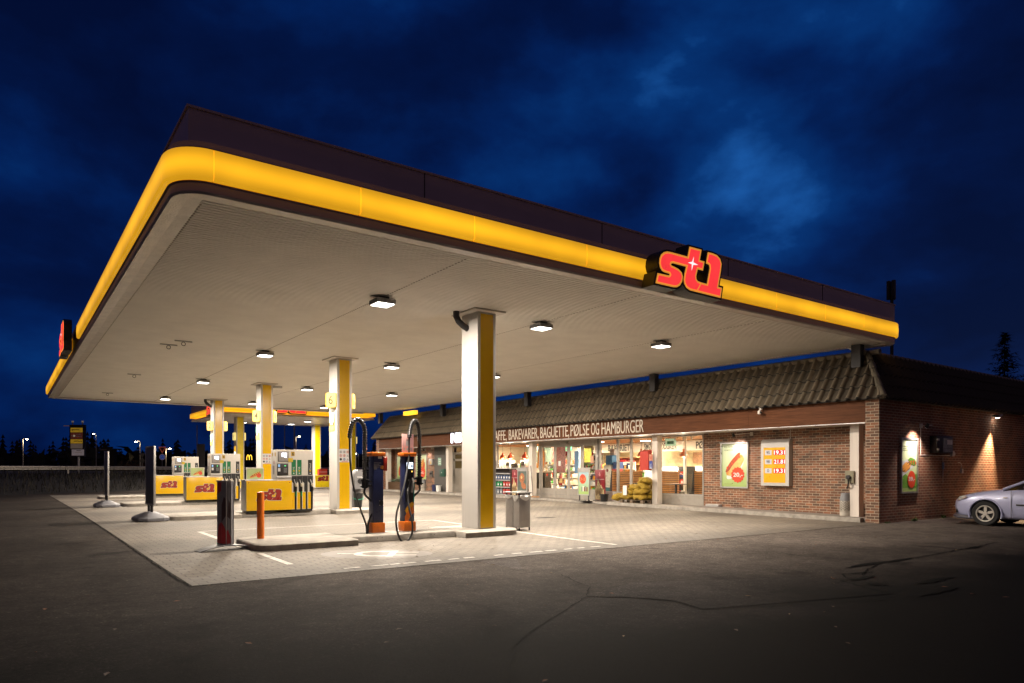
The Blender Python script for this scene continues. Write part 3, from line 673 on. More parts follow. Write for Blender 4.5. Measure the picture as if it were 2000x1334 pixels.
# ------------------------------------------------------------------ pumps and counters
pumpw = mat('pump_white', (.60, .56, .50), .35, var=.06); pumplight = mat('lit_screen', (.8, .85, .9), .3, emit=2.2, ecol=(.75, .85, 1.0), var=.1, scale=30)
scrgrey = mat('screen_panel_grey', (.33, .31, .30), .4, metal=.2, var=.1); sticker = mat('white_sticker', (.62, .62, .62), .5, var=.1)
pale = mat('nozzle_pale', (.62, .55, .42), .35, var=.1)
def make_pump():
    t = thing('fuel_pump', 'x', 'fuel pump')
    g = MB(); g.box((0, 0, .06), (1.10, .5, 1.83), pumpw, .015); g.box((.0, .03, 0), (1.08, .47, .058), black)
    g.build('body', t)
    g = MB(); g.box((.04, -.022, 1.475), (.355, .0, 1.77), ink, .006); g.box((.052, -.03, 1.487), (.343, -.02, 1.758), scrgrey, .004)
    sp = g.build('screen_panel', t)
    g = MB(); g.rect(.14, 1.62, .285, 1.735, (0, -.0315, 0), *FRONT, pumplight); g.rect(.225, 1.595, .285, 1.617, (0, -.0315, 0), *FRONT, pumplight); g.build('screen', sp, smooth=0)
    g = MB(); g.box((.012, -.03, 1.075), (.335, .0, 1.425), black, .01)
    for r in range(4):
        for c in range(3): g.box((.2 + c * .035, -.034, 1.16 + r * .035), (.225 + c * .035, -.028, 1.185 + r * .035), grey)
    g.rect(.03, 1.19, .1, 1.29, (0, -.0315, 0), *FRONT, sticker); g.rect(.035, 1.32, .09, 1.4, (0, -.0315, 0), *FRONT, mat('lit_blue', (.2, .4, .7), .4, emit=.5)); g.rect(.22, 1.34, .26, 1.37, (0, -.0315, 0), *FRONT, mat('lit_green', (.05, .6, .15), .4, emit=1.2))
    g.box((.05, -.036, 1.12), (.16, -.028, 1.15), dark); g.build('card_terminal', t)
    g = MB(); g.box((-.005, -.05, .985), (.43, .02, 1.055), lgrey, .012); g.build('ledge', t)
    g = MB(); g.box((.435, -.012, 1.06), (1.095, .0, 1.078), lgrey); g.build('divider', t, smooth=0)
    for x0, x1, m in ((.436, .57, green), (.604, .738, green), (.935, 1.066, black)):
        g = MB(); g.rect(x0, 1.085, x1, 1.535, (0, -.0035, 0), *FRONT, m)
        g.text('Diesel' if m is black else ('95' if x0 < .5 else '98'), x0 + .095, 1.24, .055, (0, -.0035, 0), *FRONT, sticker, w=.19 if m is black else .085, lift=.002, rot=True)
        g.rect(x0 + .045, 1.185, x0 + .09, 1.225, (0, -.0035, 0), *FRONT, mat('amber_print', (.6, .4, .02), .4), .002); g.rect(x0 + .05, 1.12, x0 + .085, 1.15, (0, -.0035, 0), *FRONT, sticker, .002)
        g.build('fuel_label', t, smooth=0)
    for k in range(4):
        a = .437 + k * .164; b = a + .158
        g = MB(); o = (0, -.004, 0)
        g.prism([(a, 1.052), (b, 1.052), (b, .585), (a + .055, .585), (a + .055, .84), (a, .89)], (0, 0, 0), *FRONT, -.001, .008, black)
        g.rect(a + .098, .06, a + .152, .585, (0, 0, 0), *FRONT, black, .004); g.build('nozzle_boot', t, smooth=0)
        g = MB(); g.rect(a + .006, .075, a + .094, .57, (0, 0, 0), *FRONT, yellow, .005); g.build('yellow_strip', t, smooth=0)
        if k == 2: continue
        g = MB()
        g.tube([(a + .075, -.02, .95), (a + .085, -.045, .88), (a + .11, -.07, .80)], .012, lgrey, 8)
        g.lathe([(0, -.05), (.035, -.045), (.045, 0), (.035, .045), (0, .05)], (a + .12, -.07, .785), pale, 14)
        g.tube([(a + .12, -.07, .75), (a + .125, -.06, .66), (a + .125, -.05, .60)], .024, black, 8)
        nz = g.build('nozzle', t)
        g = MB(); g.tube([(a + .125, -.05, .60), (a + .125, -.045, .45)], .02, mat('green_sleeve', (.0, .25, .09), .4) if k < 2 else black, 8); g.tube([(a + .125, -.045, .45), (a + .125, -.04, .12), (a + .12, -.02, .08)], .014, wire, 8); g.build('hose', nz)
    g = MB()
    for yy in (.07, .33): g.rect(-yy - .09, 1.64, -yy, 1.75, (-.0035, 0, 0), *SIDE, mat('amber_plate', (.55, .33, .01), .4))
    g.rect(-.36, 1.1, -.2, 1.36, (-.0035, 0, 0), *SIDE, scrgrey); g.rect(-.3, 1.40, -.16, 1.5, (-.0035, 0, 0), *SIDE, mat('pale_pink_print', (.55, .40, .38), .5)); g.build('side_sticker', t, smooth=0)
    return t
def pump_number(t, s):
    g = MB(); g.rect(.425, 1.645, .53, 1.775, (0, -.0035, 0), *FRONT, mat('amber_plate', (.55, .33, .01), .4)); g.text(s, .45, 1.66, .095, (0, -.0035, 0), *FRONT, ink, w=.058, lift=.002, bold=.03)
    g.rect(.33, 1.47, .47, 1.585, (0, -.0035, 0), *FRONT, mat('yellow_sticker', (.6, .42, .02), .4), .03); g.build('number_plate', t, smooth=0)
def make_counter():
    t = thing('service_counter', 'x', 'counter')
    g = MB(); g.box((0, 0, .06), (.86, .5, .925), white, .012); g.box((.03, .03, 0), (1.28, .47, .058), black); g.build('cabinet', t)
    g = MB(); g.box((-.01, -.03, .925), (.868, .52, .95), white, .006); g.build('top', t)
    g = MB(); g.box((.006, -.036, .065), (1.31, -.002, .922), yellow, .005)
    for bx in (.06, 1.24): g.cyl((bx, -.035, .865), (bx, -.041, .865), .016, logored, n=12)
    fp = g.build('front_panel', t)
    g = MB(); logo_print(g, .645, .36, .70, (0, -.036, 0), *FRONT); g.build('logo', fp, smooth=0)
    return t
P0 = make_pump(); K0 = make_counter()
for i, (cy, num, word, cx) in enumerate([(20.6, '6', 'nearest', 6.44), (28.6, '4', 'middle', 6.42), (36.5, '2', 'farthest', 6.55)]):
    zt = gz(cy) + .122
    p = P0 if i == 0 else dup(P0, (0, 0, 0)); p.location = (cx, cy, zt); p['label'] = 'white fuel pump with plate number %s, black card terminal and green and black labels' % num; p['group'] = 'fuel pumps'
    k = K0 if i == 0 else dup(K0, (0, 0, 0)); k.location = (cx - .87, cy, zt); k['label'] = 'yellow fronted counter with red st1 logo attached in front of pump %s' % num; k['group'] = 'yellow service counters'
for p, s in ((P0, '6'),) + tuple((o, n) for o, n in zip([o for o in COL.objects if o.get('group') == 'fuel pumps' and o != P0], ('4', '2'))): pump_number(p, s)
# small food posters standing on two counters
bun = mat('print_bun', (.62, .27, .05), .5, var=.25, scale=25); sausage = mat('print_sausage', (.35, .07, .025), .5, var=.25, scale=20); palegreen = mat('print_pale_green', (.42, .52, .22), .5, var=.15, scale=5)
def small_poster(label, at):
    t = thing('counter_poster', label, 'poster', at, group='food posters on the pump counters')
    g = MB(); g.box((0, 0, 0), (.5, .03, .345), offwhite, .004); g.build('frame', t)
    g = MB(); o = (0, 0, 0); g.rect(.02, .02, .48, .325, o, *FRONT, palegreen, .003)
    def leaf(cx, cz, a, b, rot, m, l):
        g.flat([(cx + a * math.cos(u) * math.cos(rot) - b * math.sin(u) * math.sin(rot), cz + a * math.cos(u) * math.sin(rot) + b * math.sin(u) * math.cos(rot)) for u in [i * .4189 for i in range(15)]], o, *FRONT, m, l)
    leaf(.25, .13, .17, .045, .45, bun, .004); leaf(.26, .155, .16, .026, .5, sausage, .005); leaf(.36, .12, .07, .065, 0, printred, .006)
    for q in range(4): leaf(.2 + q * .05, .14 + q * .025, .012, .03, .9, mat('print_mustard', (.7, .45, .05), .5), .007)
    g.build('print', t, smooth=0); return t
small_poster('small hot dog poster standing on the counter of pump six', (5.66, 20.9, gz(20.6) + 1.073))
small_poster('small hot dog poster standing on the counter of pump four', (5.75, 28.85, gz(28.6) + 1.073))

# pump number lights on the columns
nlit = mat('lit_number_box', (.42, .30, .07), .3, emit=.9, ecol=(1.0, .78, .26), var=.12, scale=6); nedge = mat('lit_number_edge', (.5, .3, .03), .3, emit=.95, ecol=(1, .52, .03), var=.1)
digit = mat('number_ink', (.05, .035, .0), .5)
def number_light(cy, a, b, side):
    """two lit plates meeting in a ridge, on the left or right face of a column"""
    zc = 3.515; h = .23
    if side == 'l': base, tip, lab = 8.388, 8.17, 'glowing yellow number light reading %s on the pump %s column' % (b, b)
    else: base, tip, lab = 8.877, 9.10, 'glowing blank looking yellow light on the right face of the pump %s column' % b
    t = thing('number_light', lab, 'number light', group='glowing number lights on the canopy columns')
    y0, ym, y1 = cy + .03, cy + .33, cy + .63
    for (p, q, s) in (((base, y0), (tip, ym), b), ((tip, ym), (base, y1), a)):
        if side == 'r': p, q = q, p
        if side == 'r' : pass
        d = Vector((q[0] - p[0], q[1] - p[1], 0)); ln = d.length; d.normalize()
        # outward normal
        n = Vector((d.y, -d.x, 0)); mid = Vector(((p[0] + q[0]) / 2, (p[1] + q[1]) / 2, zc)); c = Vector(((8.39 + 8.875) / 2, cy + .33, zc))
        if n.dot(mid - c) < 0: n = -n
        right = Z.cross(n)                    # right x Z = n
        right = Vector((-n.y, n.x, 0)); 
        if right.cross(Z).dot(n) < 0: right = -right
        r = .06; w = ln / 2 - .012; pts = []
        for (cx, cz, s0) in ((-w + r, -h + r, 180), (w - r, -h + r, 270), (w - r, h - r, 0), (-w + r, h - r, 90)):
            pts += [(cx + r * math.cos(R(s0 + 22.5 * i)), cz + r * math.sin(R(s0 + 22.5 * i))) for i in range(5)]
        g = MB(); g.prism(pts, mid, right, Z, -.03, .03, nlit, nedge); bx = g.build('light_plate', t, smooth=30)
        g = MB(); g.text(s, -.085 if s != '1' else -.05, -.13, .26, mid, right, Z, digit, w=.15 if s != '1' else .08, lift=.034, bold=.01); g.build('digit', bx, smooth=0)
    return t
def price_light(cy, b):
    t = thing('price_light', 'small lit green, brown and yellow price strip on the pump %s column' % b, 'price sign', group='lit price strips on the canopy columns')
    o = (8.372, cy, 0)
    g = MB(); g.box((8.374, cy + .2, 2.55), (8.39, cy + .62, 3.10), nedge, .004); g.build('casing', t)
    g = MB(); e = lambda n, c, s: mat(n, c, .4, emit=s, var=.05)
    g.rect(-.61, 2.82, -.21, 3.09, o, *SIDE, e('lit_pale_green', (.35, .75, .45), 1.1), .0); g.rect(-.61, 2.73, -.21, 2.815, o, *SIDE, e('lit_brown', (.28, .10, .03), .7)); g.rect(-.61, 2.56, -.21, 2.725, o, *SIDE, e('lit_soft_yellow', (1, .72, .15), 1.0))
    for z in (2.86, 2.93, 3.0): g.rect(-.55, z, -.27, z + .035, o, *SIDE, e('lit_white_line', (.9, 1, .9), 1.4), .002)
    g.rect(-.53, 2.75, -.33, 2.795, o, *SIDE, e('lit_white_line', (.9, 1, .9), 1.4), .002); g.build('print', t, smooth=0)
def pictograms(cy, b):
    t = thing('pictogram_notice', 'white safety notice with nine round symbols on the pump %s column' % b, 'notice', group='pictogram notices on the canopy columns')
    o = (8.44, cy - .012, 0)
    g = MB(); g.box((8.44, cy - .012, 1.57), (8.80, cy - .0065, 1.98), sticker); g.build('sheet', t, smooth=0)
    g = MB()
    for r in range(3):
        for c in range(3):
            x, z = .065 + c * .115, 1.89 - r * .115
            m = [[grey, grey, printred], [printred, printred, scrgrey], [ink, mat('print_blue', (.05, .15, .4), .5), scrgrey]][r][c]
            if m is scrgrey: g.flat([(x - .04, z - .035), (x + .04, z - .035), (x, z + .04)], o, *FRONT, m, .002)
            else: g.disc(x, z, .041, o, *FRONT, m, .002)
            if not (r == 2 and c == 0): g.disc(x, z, .027, o, *FRONT, sticker, .003); g.rect(x - .008, z - .022, x + .008, z + .022, o, *FRONT, ink, .004)
    g.rect(.1, 1.59, .3, 1.605, o, *FRONT, printred, .002); g.build('symbol', t, smooth=0)
for cy, a, b in ((CYS[1], '5', '6'), (CYS[2], '3', '4'), (CYS[3], '1', '2')):
    number_light(cy, a, b, 'l'); number_light(cy, a, b, 'r'); price_light(cy, b); pictograms(cy, b)

# ------------------------------------------------------------------ charging posts
def bez(pts, n=10):
    out = []
    P_ = [Vector(p) for p in pts]; P_ = [2 * P_[0] - P_[1]] + P_ + [2 * P_[-1] - P_[-2]]
    for i in range(1, len(P_) - 2):
        for k in range(n):
            t = k / n; a, b, c, d = P_[i - 1:i + 3]
            out.append(.5 * ((2 * b) + (c - a) * t + (2 * a - 5 * b + 4 * c - d) * t * t + (3 * b - a - 3 * c + d) * t ** 3))
    return out + [P_[-2]]
def charger(cx, cy, label):
    zb = gz(cy) + .125; t = thing('charging_post', label, 'charging post', (cx, cy, zb), group='blue charging posts')
    g = MB(); g.box((-.115, -.115, .2), (.115, .115, 1.585), navy, .02); g.build('post', t)
    g = MB(); g.box((-.14, -.14, 0), (.14, .14, .215), orange, .018); g.box((-.18, -.18, 0), (.18, .18, .012), lgrey); g.build('foot', t)
    g = MB(); g.box((-.148, -.148, 1.575), (.148, .148, 1.655), orange, .015); g.build('cap', t)
    return t
ch = charger(6.19, 13.3, 'blue charging post with plain side towards us and a red box on its flank')
g = MB(); o = (0, -.1175, 0); cream = mat('small_white_print', (.4, .4, .45), .5)
g.rect(-.01, 1.52, .08, 1.57, o, *FRONT, sticker)
for r in range(4): g.rect(-.1, 1.43 - r * .028, .06 - (r % 2) * .04, 1.44 - r * .028, o, *FRONT, cream)
g.disc(.08, 1.345, .04, o, *FRONT, bun); g.rect(-.1, 1.3, -.03, 1.37, o, *FRONT, grey); g.build('print', ch, smooth=0)
g = MB(); g.box((.02, -.13, .56), (.10, -.11, .67), black, .004)
for a in (.035, .115):
    for b in (.57, .66): g.cyl((a - .015, -.13, b), (a - .015, -.136, b), .01, lgrey, n=8)
g.build('socket', ch)
g = MB(); g.box((.12, -.09, 1.27), (.21, .09, 1.56), red, .008); tag_red = g.build('red_box', ch)
ch2 = charger(6.88, 13.26, 'blue charging post with bright screen, orange swoosh and pink sign on top')
g = MB(); o = (0, -.1175, 0)
g.prism([(-.085, 1.52), (.085, 1.52), (.085, .62), (-.085, .62)], (0, -.116, 0), *FRONT, 0, .006, black); g.build('recess', ch2, smooth=0)
g = MB(); g.rect(-.075, 1.32, .075, 1.45, (0, -.124, 0), *FRONT, pumplight); g.rect(.03, 1.34, .065, 1.40, (0, -.124, 0), *FRONT, ink, .001); g.disc(.05, 1.26, .016, (0, -.124, 0), *FRONT, mat('lit_amber', (1, .6, .1), .4, emit=2)); g.build('screen', ch2, smooth=0)
g = MB()
def sw(r0, r1, m, a0, a1, lift):
    p = [(.28 + r1 * math.cos(R(a)), -.02 + r1 * 1.5 * math.sin(R(a))) for a in range(a0, a1 + 1, 6)] + [(.28 + r0 * math.cos(R(a)), -.02 + r0 * 1.5 * math.sin(R(a))) for a in range(a1, a0 - 1, -6)]
    p = [(min(.112, max(-.112, x - .06)), max(.2, z)) for x, z in p]; g.flat(p, (0, -.1165, 0), *FRONT, m, lift)
sw(.30, .40, orange, 110, 174, .0015); sw(.40, .46, mat('swoosh_yellow', (.7, .35, .01), .4), 108, 138, .0022)
g.rect(.09, .62, .105, 1.1, (0, -.1165, 0), *FRONT, mat('swoosh_green', (.0, .3, .22), .4, emit=.08), .008); g.build('swoosh', ch2, smooth=0)
g = MB(); g.tube([(-.02, -.13, 1.06), (-.01, -.18, 1.1), (-.03, -.21, .98), (-.06, -.20, .86)], .03, dark, 10); g.tube([(.05, -.13, 1.12), (.06, -.17, 1.06), (.03, -.16, .82)], .02, lgrey, 8); g.build('connector', ch2)
g = MB(); pk = mat('pink_plate', (.72, .42, .38), .3, emit=.25, ecol=(1, .5, .45), var=.06)
g.box((-.125, -.02, 1.655), (.145, .0, 2.05), pk, .004)
g.rect(-.035, 1.80, .035, 1.90, (0, -.021, 0), *FRONT, sticker, .001); g.rect(-.03, 1.91, .03, 1.93, (0, -.021, 0), *FRONT, scrgrey, .001)
for xx in (-.09, -.02, .07): g.rect(xx, 1.70, xx + .035, 1.755, (0, -.021, 0), *FRONT, sticker, .001)
g.build('top_sign', ch2)
def hose_arm(owner, base, arch, cable, arm):
    g = MB(); pts = bez(arch, 14); ln = [0]
    for a, b in zip(pts, pts[1:]): ln.append(ln[-1] + (b - a).length)
    m = int(ln[-1] / .0125); fine = []
    for i in range(m + 1):
        s = ln[-1] * i / m
        j = max(k for k in range(len(ln)) if ln[k] <= s + 1e-9); j = min(j, len(pts) - 2); f = (s - ln[j]) / max(1e-6, ln[j + 1] - ln[j]); fine.append(pts[j].lerp(pts[j + 1], min(1, f)))
    g.tube(fine, .04, mat('corrugated_hose', (.03, .03, .032), .28, var=.1), 12, rf=lambda i: .05 if (i // 2) % 2 else .037); h = g.build('hose_arm', owner, smooth=60)
    g = MB(); b = Vector(base); g.cyl(b, b + Z * .16, .062, black); g.cyl(b + Z * .02, b + Z * .045, .085, black); g.cyl(b + Z * .15, b + Z * .175, .085, black)
    g.box((min(b.x, arm), -.03, b.z + .03), (max(b.x, arm), .03, b.z + .06), dark); g.box((min(b.x, arm), -.03, b.z + .12), (max(b.x, arm), .03, b.z + .15), dark); g.build('clamp', owner)
    g = MB(); g.tube(bez(cable, 10), .019, wire, 10); g.build('cable', owner)
    g = MB(); g.tube(bez([b + Vector((0, 0, .0)), b + Vector((.0, 0, -.12)), Vector((arm + (.03 if arm < 0 else -.03), 0, b.z - .3))], 8), .022, wire, 8); g.build('feed_hose', owner)
zb = gz(13.3) + .125
hose_arm(ch, (-.25, 0, .92), [(-.25, 0, 1.08), (-.25, 0, 1.7), (-.25, 0, 2.08), (-.30, 0, 2.24), (-.40, 0, 2.32), (-.50, 0, 2.26), (-.56, 0, 2.08), (-.575, 0, 1.93)],
         [(-.575, 0, 1.95), (-.57, -.01, 1.5), (-.50, -.02, .95), (-.36, -.04, .5), (-.24, -.04, .18), (-.225, -.04, .01), (-.2, -.04, .03), (-.19, -.04, .2), (-.13, -.04, .36), (-.09, 0, .4)], -.1)
hose_arm(ch2, (.29, 0, .97), [(.29, 0, 1.12), (.29, 0, 1.7), (.29, 0, 2.05), (.25, 0, 2.26), (.17, -.02, 2.34), (.08, -.04, 2.24), (.03, -.06, 2.04), (.015, -.07, 1.98)],
         [(.015, -.07, 2.0), (-.05, -.16, 1.5), (-.30, -.43, .93), (-.545, -.60, .42), (-.57, -.66, .12), (-.50, -.68, -.09), (-.40, -.68, -.15), (-.28, -.67, -.07), (-.21, -.64, .10), (-.20, -.58, .32), (-.20, -.44, .62), (-.12, -.28, .86), (-.06, -.20, .92)], .1)

# bollard
t = thing('bollard', 'orange round bollard at the near end of the front island', 'bollard', (3.92, 13.5, gz(13.5) + .12))
g = MB(); g.lathe([(0, .0), (.066, .0), (.066, .85), (.062, .872), (.05, .88), (0, .88)], (0, 0, 0), orange, 28); g.build('tube', t)
g = MB(); g.cyl((-.035, -.058, .06), (-.037, -.068, .06), .009, ink, n=8); g.build('bolt', t)

# triangular advertising totem on a curved foot
t = thing('advert_totem', 'narrow red and grey advertising totem on a curved metal foot', 'totem', (3.19, 13.05, gz(13.05)), R(8))
tg = mat('totem_grey_print', (.20, .20, .22), .4, var=.15)
g = MB(); fp = []
for i in range(9):
    a = -.34 + .68 * i / 8; fp.append((a * .4, .06 - .045 * (1 - (a / .34) ** 2) * 0 - .06 * math.cos(a / .34 * 1.2)))
outline = [(-.13, .08), (-.10, -.05), (-.04, -.10), (.04, -.11), (.10, -.07), (.135, .08), (.06, .13), (-.06, .13)]
g.prism([(x, y) for x, y in outline], (0, 0, 0), X, Y, .1, 1.21, tg); g.build('body', t, smooth=50)
g = MB(); g.prism([(x * 1.06, y * 1.06) for x, y in outline], (0, 0, 0), X, Y, 1.21, 1.235, lgrey); g.build('lid', t)
g = MB()
for x0, y0 in ((-.04, -.10), (.04, -.11), (.10, -.07)): g.cyl((x0 * 1.02, y0 * 1.03, .1), (x0 * 1.02, y0 * 1.03, 1.21), .008, lgrey, n=8)
g.build('edge_rail', t)
fr = Vector((.03, -.025 * 2, 0)); p0 = Vector((-.10, -.0525, 0)); r_ = (Vector((-.04, -.103, 0)) - p0).normalized()
g = MB(); e0 = Vector((-.131, .08, 0)); e1 = Vector((-.101, -.051, 0)); rr_ = (e1 - e0); wl = rr_.length; rr_.normalize()
tred = mat('totem_red_print', (.40, .02, .03), .4, var=.1)
g.flat([(.0, .98), (.02, 1.20), (wl, 1.20), (wl * .9, 1.05)], e0, rr_, Z, tred, .003); g.flat([(.01, .14), (wl, .12), (wl, .5), (wl * .5, .46), (.02, .25)], e0, rr_, Z, tred, .003)
e2 = Vector((-.101, -.051, 0)); e3 = Vector((-.041, -.101, 0)); r2 = e3 - e2; w2 = r2.length; r2.normalize()
g.flat([(0, .5), (w2, .62), (w2, .9), (w2 * .5, .95), (0, .8)], e2, r2, Z, mat('totem_dark_print', (.06, .03, .035), .4), .003); g.flat([(0, .12), (w2, .12), (w2, .34), (w2 * .6, .42), (0, .5)], e2, r2, Z, tred, .003)
e4 = Vector((-.04, -.101, 0)); e5 = Vector((.04, -.111, 0)); r4 = e5 - e4; w4 = r4.length; r4.normalize()
g.flat([(0, .12), (w4, .12), (w4, .2), (w4 * .4, .36), (0, .34)], e4, r4, Z, tred, .003); g.flat([(w4 * .2, .6), (w4 * .8, .55), (w4, .8), (w4 * .5, .9)], e4, r4, Z, mat('totem_dark_print', (.06, .03, .035), .4), .003)
e6 = Vector((.10, -.071, 0)); e7 = Vector((.1355, .08, 0)); r6 = e7 - e6; w6 = r6.length; r6.normalize()
g.rect(.03, .14, w6 - .03, 1.18, e6, r6, Z, tred, .003); g.build('print', t, smooth=0)
g = MB(); vs = []; fs = []
for i in range(13):
    a = -.5 + i / 12; z = .085 * (1 - (2 * a) ** 2) + .012
    w = .17 * (1 - .25 * abs(2 * a) ** 2)
    vs += [(a, -w, z), (a, w, z), (a, -w, z - .012), (a, w, z - .012)]
for i in range(12):
    o = 4 * i; fs += [[o, o + 4, o + 5, o + 1], [o + 2, o + 3, o + 7, o + 6], [o, o + 2, o + 6, o + 4], [o + 1, o + 5, o + 7, o + 3]]
fs += [[0, 1, 3, 2], [48, 50, 51, 49]]
g.add(vs, fs, grey); g.build('foot', t, smooth=50)

# forecourt swing signs on water-filled feet
panel_dk = mat_poster('dark_sign_print', .3, 1.9, (.09, .10, .11), (.035, .04, .045)); plas = mat('foot_plastic', (.16, .16, .175), .5, var=.15)
def swing_sign(label, at, rz):
    t = thing('forecourt_sign', label, 'pavement sign', at, rz, 'swing signs on the forecourt')
    b0 = [(-.52, -.2), (-.34, -.38), (.34, -.38), (.52, -.2), (.52, .2), (.34, .38), (-.34, .38), (-.52, .2)]
    lv = [(1.0, .02), (1.0, .09), (.93, .12), (.34, .24), (.28, .25)]
    g = MB(); vs = []; fs = []
    for k, z in lv: vs += [(x * k, y * k, z) for x, y in b0]
    for j in range(4):
        for i in range(8): fs.append([j * 8 + i, j * 8 + (i + 1) % 8, (j + 1) * 8 + (i + 1) % 8, (j + 1) * 8 + i])
    fs += [[32 + i for i in range(8)], list(range(8))[::-1]]
    g.add(vs, fs, plas)
    for x, y in ((-.3, -.3), (.3, -.3), (-.3, .3), (.3, .3)): g.box((x - .06, y - .04, 0), (x + .06, y + .04, .03), black)
    g.build('foot', t, smooth=25)
    for s in (-.13, .13):
        g = MB(); g.cyl((s, 0, .22), (s, 0, .44), .032, dark, n=12)
        for q in range(7): g.cyl((s, 0, .24 + q * .027), (s, 0, .252 + q * .027), .038, dark, n=12)
        g.build('spring', t)
    g = MB(); w, z0, z1, d = .39, .42, 1.99, .028
    for a, b in (((-w, -d, z0), (-w + .04, d, z1)), ((w - .04, -d, z0), (w, d, z1)), ((-w + .04, -d, z0), (w - .04, d, z0 + .04)), ((-w + .04, -d, z1 - .04), (w - .04, d, z1))): g.box(a, b, lgrey, .006)
    g.build('frame', t)
    g = MB(); g.box((-w + .042, -d + .008, z0 + .042), (w - .042, d - .008, z1 - .042), panel_dk); pp = g.build('panel', t, smooth=0)
    g = MB()
    for dx in range(3): g.rect(-.2 + dx * .15, 1.66, -.1 + dx * .15, 1.86, (0, -d + .0075, 0), *FRONT, mat('faint_sign_print', (.16, .18, .19), .4), .002)
    g.build('print', pp, smooth=0); return t
swing_sign('nearer tall dark swing sign on a grey weighted foot beside the pump six island', (3.15, 20.75, gz(20.75)), R(-84))
swing_sign('farther swing sign on a grey weighted foot, beside the pump four island', (2.95, 28.7, gz(28.7)), R(-88))

# litter bin behind the front island
t = thing('litter_bin', 'grey metal litter bin with white bags showing, behind the front island', 'litter bin', (9.67, 13.05, gz(13.1)))
bing = mat('bin_metal', (.40, .38, .37), .4, metal=.3, var=.12); bag = mat('white_bag', (.75, .75, .75), .4, var=.1)
g = MB(); g.box((0, 0, .07), (.33, .24, .80), bing, .02); g.box((0, .255, .07), (.33, .55, .80), bing, .02); g.build('body', t)
g = MB(); g.box((-.02, -.02, .87), (.36, .58, .9), lgrey, .008); g.build('lid', t)
g = MB()
for x in (.02, .31):
    for y in (.02, .53): g.box((x - .012, y - .012, 0), (x + .012, y + .012, .87), dark)
g.build('leg', t, smooth=0)
g = MB()
for (x0, y0, x1, y1, sag) in ((0, 0, .33, 0, .09), (0, .24, 0, .0, .11), (0, .55, 0, .27, .05), (.33, 0, .33, .24, .06)):
    vs = []; fs = []
    for i in range(11):
        f = i / 10; x = x0 + (x1 - x0) * f; y = y0 + (y1 - y0) * f; k = math.sin(math.pi * f); ox = -.02 if x0 == x1 == 0 else (.03 if x0 == x1 else 0); oy = -.025 if y0 == y1 == 0 else 0
        vs += [(x, y, .825 + .01 * math.sin(7 * f)), (x + ox * (1 + k), y + oy * (1 + k), .81 + .02 * math.sin(9 * f)), (x + ox * (.6 + k), y + oy * (.6 + k), .79 - sag * k)]
    for i in range(10):
        for j in range(2): fs.append([i * 3 + j, i * 3 + j + 1, i * 3 + 4 + j, i * 3 + 3 + j])
    g.add(vs, fs, bag)
g.build('bag', t, smooth=60)

# window washing station with bucket, right behind the pump six column
t = thing('washing_station', 'grey rounded windscreen washing stand with dark bucket and green band', 'washing stand', (9.28, 21.55, gz(21.5) + .1))
g = MB(); prof = [(.0, .62), (.36, .62), (.38, .7), (.38, 1.1), (.33, 1.2), (.24, 1.26), (.14, 1.26), (.05, 1.2), (.0, 1.1)]
g.prism(prof, (0, 0, 0), X, Z, 0, -.36, grey); g.build('housing', t, smooth=40)
g = MB(); g.disc(.2, .88, .11, (0, -.003, 0), *FRONT, black, 0, 20, .09); g.rect(.08, 1.0, .3, 1.03, (0, -.003, 0), *FRONT, sticker); g.build('opening', t, smooth=0)
g = MB(); g.lathe([(.0, .0), (.12, .0), (.155, .42), (.165, .43), (.165, .46), (.14, .46), (.0, .40)], (.19, .17, .02), black, 24); g.build('bucket', t)
g = MB(); g.tube([(.19 + .172 * math.cos(a * .3), .17 + .172 * math.sin(a * .3), .33 - .05 * math.sin(a * .3 + 3.4)) for a in range(9, 22)], .012, mat('green_band', (.0, .35, .2), .4), 8); g.build('band', t)
g = MB(); g.box((.04, .3, 0), (.34, .36, .64), grey, .01); g.build('stand', t)
# ------------------------------------------------------------------ shop building
shop = thing('shop_building', 'low brick filling station shop with tiled mansard roof, timber fascia and lit windows', 'shop')
brx = mat_brick('brick_front', 'x', (.29, .115, .055), (.09, .054, .036), (.42, .34, .25))
bry = mat_brick('brick_end', 'y', (.25, .082, .038), (.13, .055, .030), (.40, .30, .21))
fwood = mat_wood('fascia_laminate', (.062, .021, .008), (.150, .056, .023), 'y', 2.2, .65)
frame = mat('window_frame', (.36, .33, .29), .45, var=.08); panel = mat('lower_panel', (.33, .30, .26), .5, var=.12); pillw = mat('pillar_white', (.66, .60, .54), .5, var=.12, streak=True)
gwall = mat('grey_cladding', (.085, .078, .07), .6, var=.12)
B0, B1, WX = 9.42, 40.78, 20.05
g = MB(); g.box((WX, B0 + .37, -.12), (WX + .2, 16.07, 2.66), brx); g.build('front_wall', shop, smooth=0)
g = MB(); g.box((WX, 35.17, -.05), (WX + .2, B1 - .37, 2.66), brx); g.build('front_wall', shop, smooth=0)
for (a, b) in ((B0, B0 + .37), (B1 - .37, B1)):
    g = MB(); g.box((19.0, a, -.2), (38, b, 3.32), bry)
    g.rect(-b, -.2, -a, 3.32, (18.9975, 0, 0), *SIDE, brx); g.build('end_wall', shop, smooth=0)
g = MB(); g.box((37.7, B0 + .37, -.1), (38, B1 - .37, 3.3), bry); g.build('rear_wall', shop, smooth=0)
g = MB(); ys = [9.79, 13.5, 17.75, 21.45, 25.2, 28.9, 32.7, 36.4, 40.41]
for a, b in zip(ys, ys[1:]): g.box((19.0, a + .002, 2.63), (19.05, b - .002, 3.29), fwood)
g.build('fascia_board', shop, smooth=0)
